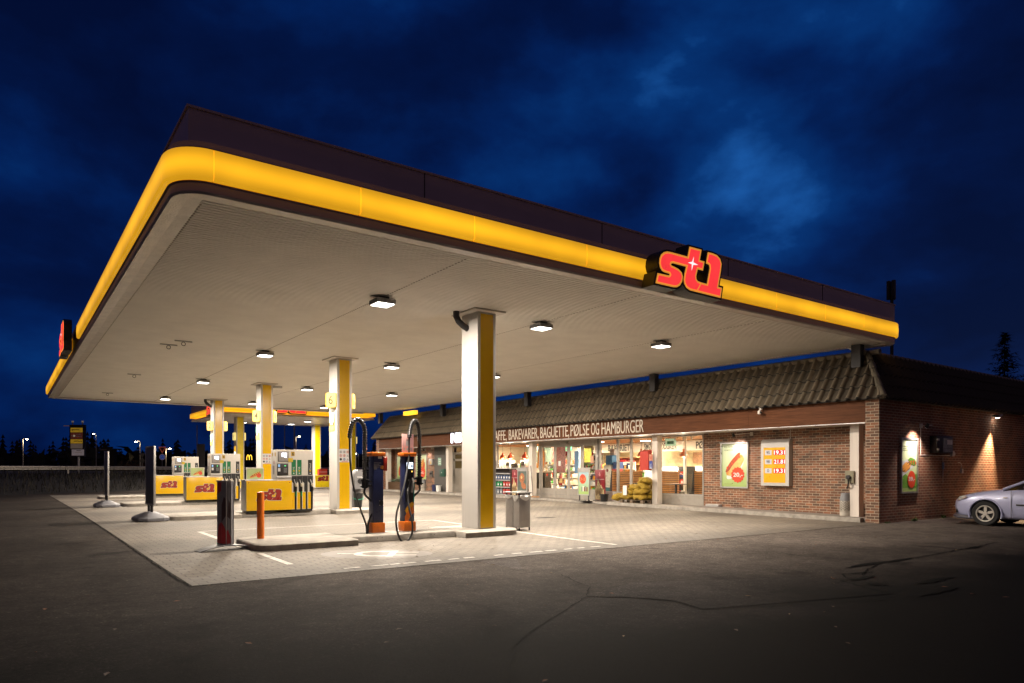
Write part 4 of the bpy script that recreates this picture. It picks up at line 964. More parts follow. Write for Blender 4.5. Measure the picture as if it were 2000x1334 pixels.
g = MB(); g.box((18.985, 9.79, 2.605), (19.06, 40.41, 2.628), alu); g.box((19.06, 9.79, 2.612), (20.2, 40.41, 2.63), offwhite); g.build('overhang', shop, smooth=0)
for a in (10.21, 17.72, 25.27, 32.70, 40.14):
    g = MB(); g.box((19.46, a, gz(a) + .1), (19.72, a + .26, 2.612), pillw, .006)
    g.box((19.457, a + .002, gz(a) + 1.0), (19.46, a + .258, gz(a) + 1.005), grey); g.build('pillar', shop, smooth=0)
g = MB(); g.box((20.0, 33.26, .06), (20.06, 35.17, 2.612), gwall); g.box((20.06, 33.3, .06), (20.3, 35.17, 2.612), gwall); g.build('grey_panel', shop, smooth=0)
# glazing: each window a frame with its pane
def window(y0, y1, z0, z1, t=.05, low=True):
    g = MB(); 
    g.box((WX - .03, y0, z0), (WX + .05, y0 + t, z1), frame); g.box((WX - .03, y1 - t, z0), (WX + .05, y1, z1), frame)
    g.box((WX - .03, y0 + t, z1 - t), (WX + .05, y1 - t, z1), frame); g.box((WX - .03, y0 + t, z0), (WX + .05, y1 - t, z0 + t), frame)
    f = g.build('window', shop, smooth=0)
    g = MB(); g.pane_(WX + .01, y0 + t, y1 - t, z0 + t, z1 - t, glass); g.build('pane', f, smooth=0)
    if low:
        g = MB(); g.box((WX - .02, y0, .0), (WX + .06, y1, z0 - .003), panel); g.build('sill_panel', f, smooth=0)
window(16.07, 19.62, .40, 2.61); window(19.622, 20.36, .40, 2.61); window(20.362, 21.42, .40, 2.61)
window(25.42, 26.24, .40, 2.61); window(26.242, 28.9, .55, 2.61); window(28.902, 31.6, .55, 2.61)
g = MB(); g.box((WX - .05, 21.425, .05), (WX + .08, 21.6, 2.61), frame); g.box((WX - .055, 21.45, .05), (WX - .05, 21.5, 2.61), dark); g.box((WX - .07, 21.47, 1.85), (WX - .05, 21.55, 1.95), white); g.box((WX - .06, 21.6, 2.42), (WX + .08, 25.42, 2.61), frame); g.box((WX - .05, 25.36, .05), (WX + .08, 25.418, 2.42), frame)
g.build('door_surround', shop, smooth=0)
def door(y0, y1, z0, z1, split):
    t = .075; g = MB()
    g.box((WX - .02, y0, z0), (WX + .03, y0 + t, z1), frame); g.box((WX - .02, y1 - t, z0), (WX + .03, y1, z1), frame)
    g.box((WX - .02, y0 + t, z1 - t), (WX + .03, y1 - t, z1), frame); g.box((WX - .02, y0 + t, z0), (WX + .03, y1 - t, split), panel)
    g.box((WX - .024, y0 + t, z0 + .17), (WX - .02, y1 - t, z0 + .18), grey)
    d = g.build('door', shop, smooth=0)
    g = MB(); g.pane_(WX + .005, y0 + t, y1 - t, split, z1 - t, glass); g.build('pane', d, smooth=0)
    return d
for a, b in ((24.36, 25.35), (23.41, 24.35), (22.53, 23.40), (21.61, 22.52)): 
    d = door(a, b, .05, 2.415, .50)
    g = MB(); g.cyl((WX - .05, a + .04, .95), (WX - .05, a + .04, 1.35), .014, dark, n=8); g.build('handle', d)
g = MB(); g.box((WX - .16, 23.35, 2.46), (WX - .06, 23.75, 2.56), frame, .02); g.build('door_sensor', shop)
# service door at the left
g = MB(); g.box((20.02, 31.62, .05), (20.1, 31.72, 2.61), frame); g.box((20.02, 33.14, .05), (20.1, 33.26, 2.61), frame); g.box((20.02, 31.72, 2.22), (20.1, 33.14, 2.28), frame); g.box((20.02, 31.72, 2.54), (20.1, 33.14, 2.61), frame)
df = g.build('door_frame', shop, smooth=0)
g = MB(); g.pane_(20.065, 31.72, 33.14, 2.28, 2.54, glass); g.build('pane', df, smooth=0)
g = MB(); db = mat('door_bronze', (.27, .24, .20), .4, var=.08)
for a, b in (((20.03, 31.74, .06), (20.08, 33.12, 1.40)), ((20.03, 31.74, 1.80), (20.08, 33.12, 1.92)), ((20.03, 31.74, 1.40), (20.08, 31.95, 2.21)), ((20.03, 32.95, 1.40), (20.08, 33.12, 2.21)), ((20.03, 31.95, 2.16), (20.08, 32.95, 2.21))): g.box(a, b, db)
sd = g.build('door', shop, smooth=0)
g = MB(); smoke = mat('bronze_glass', (.10, .075, .03), .12, var=.15); g.box((20.045, 31.95, 1.40), (20.055, 32.95, 1.80), smoke); g.box((20.045, 31.95, 1.92), (20.055, 32.95, 2.16), smoke); g.build('pane', sd, smooth=0)
g = MB(); g.cyl((20.0, 33.02, 1.0), (20.0, 33.02, 1.35), .015, dark, n=8); g.build('handle', sd)

# roof
tile = mat('roof_tile', (.165, .132, .09), .6, var=.3, scale=2.2, bump=.15); ridge = mat('ridge_tile', (.18, .155, .115), .6, var=.25, scale=3, bump=.15)
E0, EZ, RUN, RISE = 18.80, 3.26, .86, 1.36
SL = math.hypot(RUN, RISE); NO = (-RISE / SL, RUN / SL)
tpan = mat('roof_tile_pan_shade', (.08, .064, .044), .7, var=.35, scale=2.2); tlapshade = mat('tile_lap_shade', (.02, .017, .013), .8); tdark = mat('roof_tile_shaded', (.03, .026, .022), .7, var=.3, scale=2.2)  # darker pan, lap and end-slope tones: shade put into the tile colour
def slope(axis, lo, hi, sgn, tilew=.285, per=8, only_lo=False, m_=tile):
    """pantile slope: axis 'y' faces -X; axis 'x' faces the end; rows overlap like laid tiles"""
    g = MB(); n = int((hi - lo) / tilew * per)
    for r in range(4):
        rows = []
        for t, lift in ((r / 4 - .012, .036), (r / 4 + .03, .033), ((r + 1) / 4, .0)):
            row = []
            for i in range(n + 1):
                s = lo + (hi - lo) * i / n; u = (i / per) % 1.0
                a = lo + RUN * max(t, 0); b = hi if only_lo else hi - RUN * max(t, 0)
                s = min(max(s, a), b)
                h = .085 * max(0, math.cos((u - .26) * math.pi * 1.92)) ** .8 if u < .52 else -.014 * math.sin((u - .52) / .48 * math.pi)
                h += lift; o = RUN * t + NO[0] * h; z = EZ + RISE * t + NO[1] * h
                row.append((E0 + o, s, z) if axis == 'y' else (s, (B0 - .2 + o) if sgn > 0 else (B1 + .2 - o), z))
            rows.append(row)
        vs = [p for row in rows for p in row]; m = n + 1; fs = []
        for j in range(2):
            for i in range(n):
                q = [j * m + i, (j + 1) * m + i, (j + 1) * m + i + 1, j * m + i + 1]
                fs.append(q[::-1] if (axis == 'y') else (q[::-1] if sgn < 0 else q)[::1])
        # butt of the row
        base = len(vs); vs += [(x + .02, y, z - .034) if axis == 'y' else (x, y + .02 * sgn, z - .034) for x, y, z in rows[0]]
        for i in range(n):
            q = [i, i + 1, base + i + 1, base + i]; fs.append(q)
        ff = fs[:-n]; pan = [f for i, f in enumerate(ff) if ((i % n) / per) % 1.0 > .5]; roll = [f for i, f in enumerate(ff) if ((i % n) / per) % 1.0 <= .5]
        g.add(vs, roll, m_); g.add(vs, pan, tpan if m_ is tile else m_); g.add(vs[:n + 1] + vs[-(n + 1):], [[i, i + 1, n + 2 + i, n + 1 + i] for i in range(n)], tlapshade)
    return g
Ya, Yb = B0 - .2, B1 + .2
slope('y', Ya, Yb, 1, per=14).build('roof_slope', shop, smooth=50)
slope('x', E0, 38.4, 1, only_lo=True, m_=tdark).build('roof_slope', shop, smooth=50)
slope('x', E0, 38.4, -1, tilew=.57, per=6, only_lo=True).build('roof_slope', shop, smooth=50)
g = MB(); g.box((E0 + RUN, Ya + RUN, EZ + .6), (38.2, Yb - RUN, EZ + RISE - .02), mat('roof_felt', (.03, .03, .032), .8)); g.build('flat_roof', shop, smooth=0)
g = MB(); g.box((E0 + .05, Ya + .06, EZ - .02), (19.0, Yb - .06, EZ + .02), dark); g.box((19.0, Ya + .06, EZ - .02), (38, B0, EZ + .02), dark); g.build('eave_board', shop, smooth=0)
g = MB()
def caps(p, q, n, r):
    p = Vector(p); q = Vector(q)
    for i in range(n):
        a = p.lerp(q, i / n - .012); b = p.lerp(q, (i + 1) / n); g.cyl(a, b, r * 1.1, ridge, r1=r * .92, n=12)
caps((E0, Ya, EZ + .03), (E0 + RUN, Ya + RUN, EZ + RISE + .02), 5, .085); caps((E0 + RUN, Ya + RUN, EZ + RISE), (E0 + RUN, Yb - RUN, EZ + RISE), 86, .075)
caps((E0, Yb, EZ + .03), (E0 + RUN, Yb - RUN, EZ + RISE + .02), 5, .085); caps((E0 + RUN, Ya + RUN, EZ + RISE), (38, Ya + RUN, EZ + RISE), 50, .075)
g.build('ridge_tile', shop, smooth=40)

# interior shell
cream = mat('cream_wall', (.72, .62, .45), .5, var=.06); ctile = mat_brick('wall_tiles', 'x', (.70, .60, .36), (.68, .57, .34), (.5, .42, .28), .3, .15, .006)
cwood = mat_wood('ceiling_boards', (.30, .12, .04), (.55, .27, .11), 'y', 3.0, .5)
g = MB(); g.box((20.1, 9.79, -.02), (37.7, 40.41, .045), mat('shop_floor', (.38, .33, .28), .3, var=.1)); g.build('floor', shop, smooth=0)
g = MB(); y = 16.1
for i in range(52):
    x = 20.12 + i * .14; g.box((x, 15.9, 2.66), (x + .115, 33.1, 2.70), cwood)
g.box((20.1, 9.79, 2.85), (37.7, 40.41, 2.9), offwhite); g.build('ceiling', shop, smooth=0)
g = MB(); g.box((26.6, 15.9, .045), (26.7, 33.1, 2.85), ctile); g.box((20.25, 15.8, .045), (26.6, 15.9, 2.85), cream); g.box((20.25, 33.1, .045), (26.6, 33.2, 2.85), cream); g.build('inner_wall', shop, smooth=0)
for i, (lx, ly_, p) in enumerate([(22.9, 17.0, 50), (22.9, 20.2, 50), (24.2, 18.5, 46), (23.8, 22.4, 60), (23.0, 24.6, 55), (23.6, 26.8, 55), (23.2, 28.6, 60), (23.6, 30.8, 60), (25.8, 20.4, 30), (25.8, 24.6, 40)]):
    t = thing('shop_ceiling_light', 'flat white light panel in the boarded shop ceiling', 'ceiling light', (lx, ly_, 2.655), group='light panels in the shop ceiling')
    g = MB(); g.box((-.16, -.16, -.012), (.16, .16, .003), lit); g.build('panel', t)
    lamp('AREA', 'panel_light', t, (0, 0, -.02), p * 3.7, (1, .79, .54), shape='SQUARE', size=.3)

# lettering on the fascia
g = MB(); letter = mat('letter_cream', (.58, .52, .43), .4, var=.06)
for wd, ya_, yb_ in (('KAFFE,', 27.86, 26.62), ('BAKEVARER,', 26.44, 24.20), ('BAGUETTE,', 24.07, 22.15), ('PØLSE', 22.05, 20.92), ('OG', 20.80, 20.34), ('HAMBURGER', 20.19, 17.96)):
    g.text(wd, -ya_, 2.715, .475, (18.985, 0, 0), *SIDE, letter, w=ya_ - yb_, bold=-.002)
vs = list(g.v)
o = g.build('shop_lettering', smooth=0); 
o.data.transform(Matrix.Identity(4)); md = o.modifiers.new('depth', 'SOLIDIFY'); md.thickness = .012; md.offset = -1
tag(o, 'cream capital lettering KAFFE, BAKEVARER, BAGUETTE, PØLSE OG HAMBURGER on the timber fascia', 'lettering')
g = MB(); wl = mat('lit_white_letter', (.9, .92, 1), .3, emit=3.0, ecol=(.86, .88, 1), var=.03)
g.text('NB', -31.58, 2.76, .5, (18.94, 0, 0), *SIDE, wl, w=1.05, bold=.05); o = g.build('lit_lettering', smooth=0); md = o.modifiers.new('depth', 'SOLIDIFY'); md.thickness = .04; md.offset = -1
tag(o, 'glowing white block letters on the fascia half hidden by the nearest column', 'lettering')

# ------------------------------------------------------------------ posters on the walls
pgreen = mat_poster('poster_green_sheet', .7, 2.1, (.62, .70, .48), (.33, .46, .13)); swht = mat('print_white', (.72, .72, .68), .5, var=.06); sal = mat('print_salad', (.10, .28, .03), .5, var=.5, scale=40)
def starburst(g, cx, cz, r, org, ax, m, lift, n=14, k=.86):
    g.flat([((r if i % 2 else r * k) * math.cos(math.pi * i / n) + cx, (r if i % 2 else r * k) * math.sin(math.pi * i / n) + cz) for i in range(2 * n)], org, *ax, m, lift)
def blob(cx, cz, a, b, rot, n=24):
    return [(cx + a * math.cos(u) * math.cos(rot) - b * math.sin(u) * math.sin(rot), cz + a * math.cos(u) * math.sin(rot) + b * math.sin(u) * math.cos(rot)) for u in [2 * math.pi * i / n for i in range(n)]]
def wall_poster(label, org, ax, w, h, kind, z0, group=None):
    """framed poster: org is the lower left corner on the wall"""
    t = thing('wall_poster', label, 'poster', group=group)
    R_, U_ = ax; nn = Vector(R_).cross(Vector(U_)); o = Vector(org)
    g = MB(); f = .05
    def bar(x0, y0, x1, y1): g.prism([(x0, y0), (x1, y0), (x1, y1), (x0, y1)], o, R_, U_, 0, .055, alu)
    bar(0, 0, f, h); bar(w - f, 0, w, h); bar(f, 0, w - f, f); bar(f, h - f, w - f, h); g.build('frame', t, smooth=0)
    g = MB(); g.rect(f, f, w - f, h - f, o, R_, U_, pgreen, .02); sh = g.build('sheet', t, smooth=0)
    g = MB(); A = (R_, U_); brn = mat('print_brown', (.12, .05, .02), .5)
    if kind == 'hotdog':
        g.flat(blob(.52 * w, .40 * h, .40 * w, .10 * h, .75), o, *A, swht, .022)
        g.flat(blob(.50 * w, .50 * h, .41 * w, .115 * h, .82), o, *A, bun, .023); g.flat(blob(.44 * w, .56 * h, .40 * w, .055 * h, .86), o, *A, sausage, .024)
        g.flat(blob(.56 * w, .47 * h, .38 * w, .085 * h, .80), o, *A, mat('print_bun_light', (.72, .42, .13), .5, var=.2, scale=12), .025)
        for q in range(6): g.flat(blob((.24 + q * .085) * w, (.44 + q * .05) * h, .028 * w, .035 * h, .2), o, *A, printred, .026, )
        starburst(g, .62 * w, .29 * h, .25 * w, o, A, printred, .028)
        g.text('20,-', .46 * w, .25 * h, .085 * h, o, *A, swht, w=.34 * w, lift=.030, bold=.02)
        g.text('En real', .13 * w, .885 * h, .04 * h, o, *A, mat('print_green_ink', (.10, .14, .05), .5), w=.30 * w, lift=.024); g.text('matbit', .13 * w, .82 * h, .035 * h, o, *A, mat('print_green_ink', (.10, .14, .05), .5), w=.32 * w, lift=.024)
        g.rect(.12 * w, .085 * h, .42 * w, .09 * h, o, *A, brn, .024); g.disc(.42 * w, .10 * h, .015, o, *A, brn, .024)
    elif kind == 'wrap':
        g.flat([(.05 * w, .10 * h), (.95 * w, .10 * h), (.95 * w, .35 * h), (.5 * w, .28 * h), (.05 * w, .45 * h)], o, *A, mat('print_deep_green', (.12, .30, .03), .5, var=.3, scale=5), .021)
        g.flat([(.10 * w, .30 * h), (.95 * w, .52 * h), (.90 * w, .66 * h), (.08 * w, .58 * h)], o, *A, mat('print_cloth', (.5, .55, .55), .5, var=.2, scale=5), .022)
        g.flat(blob(.33 * w, .47 * h, .30 * w, .085 * h, .25, 7), o, *A, brn, .023)
        for q in range(3): g.flat(blob((.22 + .10 * q) * w, (.50 - .025 * q) * h, .22 * w, .028 * h, .5), o, *A, bun, .024 + q * .001)
        g.flat(blob(.70 * w, .57 * h, .26 * w, .075 * h, -.2, 6), o, *A, brn, .025); g.flat(blob(.70 * w, .575 * h, .23 * w, .06 * h, -.2), o, *A, sal, .026)
        for q in range(9): g.flat(blob((.52 + .045 * q) * w, (.57 + .02 * math.sin(q * 2.2)) * h, .05 * w, .014 * h, q), o, *A, [sausage, sal, printred][q % 3], .027 + .0004 * q)
        starburst(g, .64 * w, .25 * h, .24 * w, o, A, printred, .031, 16, .9)
        g.flat([(.64 * w + .235 * w * math.cos(i * .3927), .25 * h + .155 * h * math.sin(i * .3927)) for i in range(16)], o, *A, printred, .0315)
        g.text('39,-', .46 * w, .225 * h, .07 * h, o, *A, swht, w=.38 * w, lift=.034, bold=.02)
        for q in range(3): g.rect(.12 * w, (.84 - q * .035) * h, (.45 - .06 * (q % 2)) * w, (.855 - q * .035) * h, o, *A, mat('print_green_ink', (.10, .14, .05), .5), .023)
    else:
        g.flat(blob(.5 * w, .42 * h, .42 * w, .20 * h, .9), o, *A, mat('print_tomato', (.55, .10, .03), .5, var=.4, scale=14), .023); g.flat(blob(.55 * w, .60 * h, .30 * w, .10 * h, .9), o, *A, bun, .024)
        starburst(g, .62 * w, .28 * h, .26 * w, o, A, printred, .028); g.text('20,-', .44 * w, .245 * h, .08 * h, o, *A, swht, w=.38 * w, lift=.030, bold=.02)
    g.build('print', sh, smooth=0); return t
wall_poster('framed hot dog poster with red 20,- burst on the brick wall beside the price board', (WX, 15.33, .71), SIDE, 1.11, 1.55, 'hotdog', .7)
wall_poster('narrow framed poster with red 39,- burst on the dark brick end wall', (20.13, B0, .67), FRONT, 1.0, 1.56, 'wrap', .7)
wall_poster('leftmost poster on the far brick wall, half behind the charging post', (WX, 39.95, .72), SIDE, 1.2, 1.55, 'other', .7)
wall_poster('far poster with orange food and 20,- next to the left poster', (WX, 37.45, .72), SIDE, 1.35, 1.55, 'other', .7)
# spot lamps over posters
def poster_lamp(label, base, out, power, col, aim, flip=1):
    """bracket from the wall with a small shaded head; base on the wall, out = unit vector off the wall"""
    b = Vector(base); n = Vector(out); t = thing('poster_lamp', label, 'lamp')
    s = Z.cross(n)
    g = MB(); g.box(tuple(b - s * .05 - Z * .06 * 1), tuple(b + s * .05 + Z * .06 + n * .05), offwhite); g.build('junction_box', t, smooth=0)
    g = MB(); h = b + s * .45 * flip + n * .36 - Z * .08; g.tube([b + n * .05, b + n * .34 + s * .04 * flip, h + Z * .06 - s * .1 * flip, h + Z * .05], .012, offwhite, 8); g.build('arm', t)
    g = MB(); d = (Vector(aim)).normalized(); g.cyl(h, h - d * .12, .055, dark, r1=.035, n=16); g.build('shade', t)
    g = MB(); g.cyl(h + d * .002, h - d * .004, .045, lit, n=16); g.build('bulb', t)
    lamp('SPOT', 'spot', t, tuple(h + d * .03), power, col, aim=tuple(d), spot_size=R(112), spot_blend=1.0, shadow_soft_size=.04)
poster_lamp('small spot lamp on an arm over the hot dog poster by the price board', (WX, 14.1, 2.52), (-1, 0, 0), 75, (1, .80, .72), (.52, 0, -1), -1)
poster_lamp('small spot lamp on an arm above the poster on the dark end wall', (21.36, B0, 2.60), (0, -1, 0), 260, (1, .80, .70), (0, .52, -1), -1)
poster_lamp('left spot lamp over the two far posters', (WX, 38.8, 2.5), (-1, 0, 0), 45, (1, .80, .75), (.5, 0, -1), 1)
poster_lamp('right spot lamp over the two far posters', (WX, 36.3, 2.5), (-1, 0, 0), 45, (1, .80, .75), (.5, 0, -1), 1)
# bulkhead flood lamp on the end wall
t = thing('wall_floodlight', 'bright square floodlight under the eave of the dark end wall', 'floodlight', (26.5, B0, 3.08))
g = MB(); g.box((-.03, -.1, .0), (.03, 0, .06), dark); g.build('bracket', t, smooth=0)
g = MB(); g.prism([(-.15, -.05), (.15, .05), (.15, .09), (-.15, .03)], (0, -.12, 0), X, Z, 0, .12, lgrey); g.build('housing', t, smooth=0)
g = MB(); g.prism([(-.14, -.062), (.14, .038), (.14, .046), (-.14, -.054)], (0, -.125, 0), X, Z, 0, .10, mat('flood_lens', (1, .95, .85), .3, emit=25, ecol=(1, .93, .8))); g.build('lens', t, smooth=0)
lamp('SPOT', 'spot', t, (-.04, -.14, -.13), 3600, (1, .66, .36), aim=(-.26, -.48, -1), spot_size=R(84), spot_blend=.4, shadow_soft_size=.03)

# price board
t = thing('price_board', 'yellow fuel price board in a rounded white case showing red lit prices', 'price board')
o = Vector((WX, 13.63, .82)); w_, h_ = 1.0, 1.49
g = MB(); outline = [(0, 0), (0, h_ - .05), (-.02 * 0, h_)]
g.prism([(0, 0), (.2, 0), (.2, h_ - .16), (.17, h_ - .05), (.1, h_), (0, h_)], (WX, 12.63, .82), -X, Z, 0, w_, white, white); 
g.build('case', t, smooth=50)
FX = WX - .2
yp = mat('board_yellow', (.70, .38, .006), .3, emit=.10, ecol=(1, .5, .005), var=.06)
org = (FX, 13.63, .82)
g = MB(); g.rect(.10, .10, .88, 1.22, org, *SIDE, yp, .004); g.build('face', t, smooth=0)
ledr = mat('lit_red_field', (.5, .01, .01), .4, emit=.5, ecol=(.75, .01, .025), var=.15, scale=30); ledd = mat('lit_digit', (1, .6, .6), .3, emit=1.25, ecol=(1, .62, .6), var=.05); tagw = mat('grade_plate', (.6, .6, .66), .4, var=.05)
for i, (a, p) in enumerate((('95', '19.31'), ('98', '21.81'), ('D', '19.31'))):
    z = .98 - i * .29
    g = MB(); g.rect(.15, z, .40, z + .16, org, *SIDE, tagw, .007); g.text(a, .21 if len(a) > 1 else .245, z + .04, .085, org, *SIDE, ink, w=.12 if len(a) > 1 else .065, lift=.010, bold=.015); g.build('grade_plate', t, smooth=0)
    g = MB(); g.rect(.46, z, .88, z + .16, org, *SIDE, ledr, .007); g.text(p, .485, z + .018, .122, org, *SIDE, ledd, w=.385, lift=.010, bold=.012); g.build('price_display', t, smooth=0)
g = MB(); g.tube([(WX - .01, 12.7, 2.31), (WX - .01, 12.7, 2.6)], .012, offwhite, 6); g.build('conduit', t)
# ------------------------------------------------------------------ things along the shop front
def post_box(label, at, d, c, extra=True):
    t = thing('red_box', label, 'wall box', at)
    return t
t = thing('red_wall_cabinet', 'red metal cabinet with blue notice fixed to the white pillar by the windows', 'cabinet')
g = MB(); g.prism([(0, 0), (.20, 0), (.20, .70), (0, .76)], (19.455, 17.98, 1.31), -X, Z, 0, .42, red); g.build('case', t, smooth=0)
org = (19.255, 17.98, 1.31); g = MB(); g.rect(.05, .36, .22, .58, org, *SIDE, mat('print_peach', (.6, .32, .2), .5), .003)
for x in (.07, .12, .17): g.rect(x, .39, x + .03, .55, org, *SIDE, red, .005)
g.rect(.05, .06, .22, .34, org, *SIDE, mat('print_royal_blue', (.03, .05, .25), .5), .003)
for q in range(4): g.rect(.07, .12 + q * .035, .19, .13 + q * .035, org, *SIDE, sticker, .005)
g.rect(.07, .065, .18, .1, org, *SIDE, sticker, .005); g.build('notice', t, smooth=0)
# gas bottles
def gas_bottle(label, at):
    t = thing('gas_bottle', label, 'gas bottle', at, group='gas bottles by the walls'); shell = mat('bottle_shell', (.44, .40, .34), .5, var=.12)
    g = MB(); g.lathe([(0, .0), (.135, 0), (.15, .02), (.152, .10), (.147, .11), (.152, .12), (.152, .42), (.148, .44), (0, .44)], (0, 0, 0), shell, 28); g.build('body', t)
    g = MB()
    for k in range(9):
        for s in (-1, 1):
            for q in range(4):
                a = k * .698 + .035; z = .16 + q * .065
                p = [(a + s * .02, z), (a + s * .02, z + .022), (a + s * .30, z + .09), (a + s * .30, z + .068)]
                vs = [(.1545 * math.cos(x), .1545 * math.sin(x), zz) for x, zz in p]; g.add(vs, [[0, 1, 2, 3]], dark)
    g.build('slot', t, smooth=0)
    g = MB(); g.lathe([(.152, .44), (.150, .50), (.125, .60), (.12, .66), (.105, .665), (.09, .6), (0, .59)], (0, 0, 0), grey, 28); g.lathe([(.02, .59), (.02, .66), (0, .66)], (0, 0, 0), lgrey, 10); g.build('collar', t)
    return t
gb = gas_bottle('grey slotted gas bottle on the walkway at the right end of the brick wall', (19.5, 10.62, gz(10.6) + .115))
o = dup(gb, (19.5, 35.55, .105), .5, 'grey slotted gas bottle below the far right poster')
# regulator board above near bottle
t = thing('tap_plate', 'beige plate with dark hose coupling on the pillar above the gas bottle', 'hose coupling'); g = MB(); g.box((19.40, 10.33, 1.0 - .05), (19.44, 10.58, 1.30), mat('beige_plate', (.22, .20, .13), .5, var=.1)); g.build('plate', t, smooth=0)
g = MB(); g.cyl((19.40, 10.47, 1.12), (19.33, 10.47, 1.12), .06, dark, n=16); g.tube([(19.34, 10.47, 1.10), (19.33, 10.44, .98), (19.36, 10.47, .88), (19.42, 10.52, .80)], .022, dark, 8); g.build('coupling', t)
t = thing('tap_plate', 'small dark hose coupling on the far brick wall above a gas bottle', 'hose coupling'); g = MB(); g.box((WX - .05, 35.4, .92), (WX, 35.7, 1.25), gwall); g.cyl((WX - .05, 35.55, 1.1), (WX - .13, 35.55, 1.1), .06, dark, n=14); g.build('plate', t, smooth=0)
g = MB(); g.box((19.85, 15.3, gz(15.3) + .1), (20.04, 15.85, gz(15.3) + .2), lgrey, .01); tag(g.build('metal_tray'), 'small grey metal tray on the walkway below the brick corner', 'tray')
# pallet with firewood sacks
t = thing('pallet', 'wooden pallet on the walkway under yellow sacks', 'pallet', (19.0, 18.0, gz(18.5) + .11)); pw = mat_wood('pallet_wood', (.10, .07, .045), (.22, .17, .12), 'y', 3, .7)
for zz in (.0, .115):
    for k in range(5):
        if zz == 0 and k in (1, 3): continue
        g = MB(); g.box((.0 + k * .185, 0, zz), (.1 + k * .185, 1.2, zz + .02), pw); g.build('board', t, smooth=0)
for k in range(3):
    for q in range(3): g = MB(); g.box((.0 + k * .37, .0 + q * .53, .02), (.1 + k * .37, .14 + q * .53, .115), pw); g.build('block', t, smooth=0)
sk = mat('yellow_net_sack', (.38, .24, .015), .65, var=.45, scale=22, bump=.9)
def sack_mesh(seed, lx, ly, lz):
    r = random.Random(seed); g = MB(); vs = []; fs = []; n, m = 22, 13; ph = [r.uniform(0, 6) for _ in range(6)]
    for j in range(m + 1):
        v = -1 + 2 * j / m; cap = (1 - abs(v) ** 3.2) ** .5 if abs(v) < 1 else 0
        for i in range(n):
            a = 2 * math.pi * i / n; rad = cap * (1 + .10 * math.sin(3 * a + ph[0] + v * 3) + .07 * math.sin(5 * a + ph[1] - v * 5) + .05 * math.sin(9 * a + 7 * v + ph[2]))
            c, s = math.cos(a), math.sin(a); c = math.copysign(abs(c) ** .7, c); s = math.copysign(abs(s) ** .7, s)
            vs.append((lx / 2 * rad * c + .02 * math.sin(4 * v + ph[3]), ly / 2 * v, lz / 2 * (rad * s) + .015 * math.sin(5 * v + ph[4])))
    for j in range(m):
        for i in range(n): fs.append([j * n + i, j * n + (i + 1) % n, (j + 1) * n + (i + 1) % n, (j + 1) * n + i])
    g.add(vs, fs, sk); return g
protos = [sack_mesh(k, .42, .62, .24).build('firewood_sack', smooth=80) for k in range(3)]
slots = [(.18, .30, .25), (.6, .30, .25), (.18, .92, .24), (.6, .92, .24), (.2, 1.42, .22), (.16, .24, .46), (.58, .3, .46), (.2, .86, .44), (.6, .95, .45), (.25, .18, .66), (.55, .36, .65), (.3, .6, .60), (.2, .05, .85)]
names = ['bottom front yellow sack beside the pillar', 'bottom rear yellow sack beside the pillar', 'bottom front yellow sack in the middle of the pallet', 'bottom rear yellow sack in the middle of the pallet', 'yellow sack slumped over the left end of the pallet', 'second layer front sack against the pillar', 'second layer rear sack against the pillar', 'second layer front sack with the white tag before it', 'second layer rear sack in the middle of the heap', 'third layer front sack against the pillar', 'third layer rear sack against the window', 'sloping middle sack on the third layer', 'topmost yellow sack of the heap by the pillar']
for i, ((x, y, z), nm) in enumerate(zip(slots, names)):
    o = protos[i] if i < 3 else protos[i % 3].copy()
    if i >= 3: COL.objects.link(o)
    o.location = (19.0 + x, 18.0 + y, gz(18.5) + .11 + z); o.rotation_euler = (rnd.uniform(-.25, .25), rnd.uniform(-.3, .3), rnd.uniform(-.35, .35)); tag(o, nm, 'sack', 'yellow firewood sacks on the pallet')
g = MB(); g.rect(-.10, -.18, .10, .18, (18.93, 18.86, gz(18.5) + .60), *SIDE, swht); o = g.build('price_card', smooth=0); tag(o, 'white price card hanging in front of the yellow sacks', 'card')
# potted plant
t = thing('plant_pot', 'black plastic pot with a bare dry twig before the red banner', 'plant pot', (19.0, 20.05, gz(20) + .115))
g = MB(); g.lathe([(0, 0), (.13, 0), (.165, .26), (.18, .26), (.18, .30), (.165, .30), (.155, .24), (0, .23)], (0, 0, 0), black, 24); g.build('pot', t)
g = MB(); g.tube([(0, 0, .23), (-.02, .08, .4), (-.05, .2, .58), (-.05, .28, .72)], .007, mat('twig', (.12, .07, .03), .7), 6); g.tube([(-.02, .08, .4), (.05, .05, .52)], .005, mat('twig', (.12, .07, .03), .7), 6); g.build('twig', t)
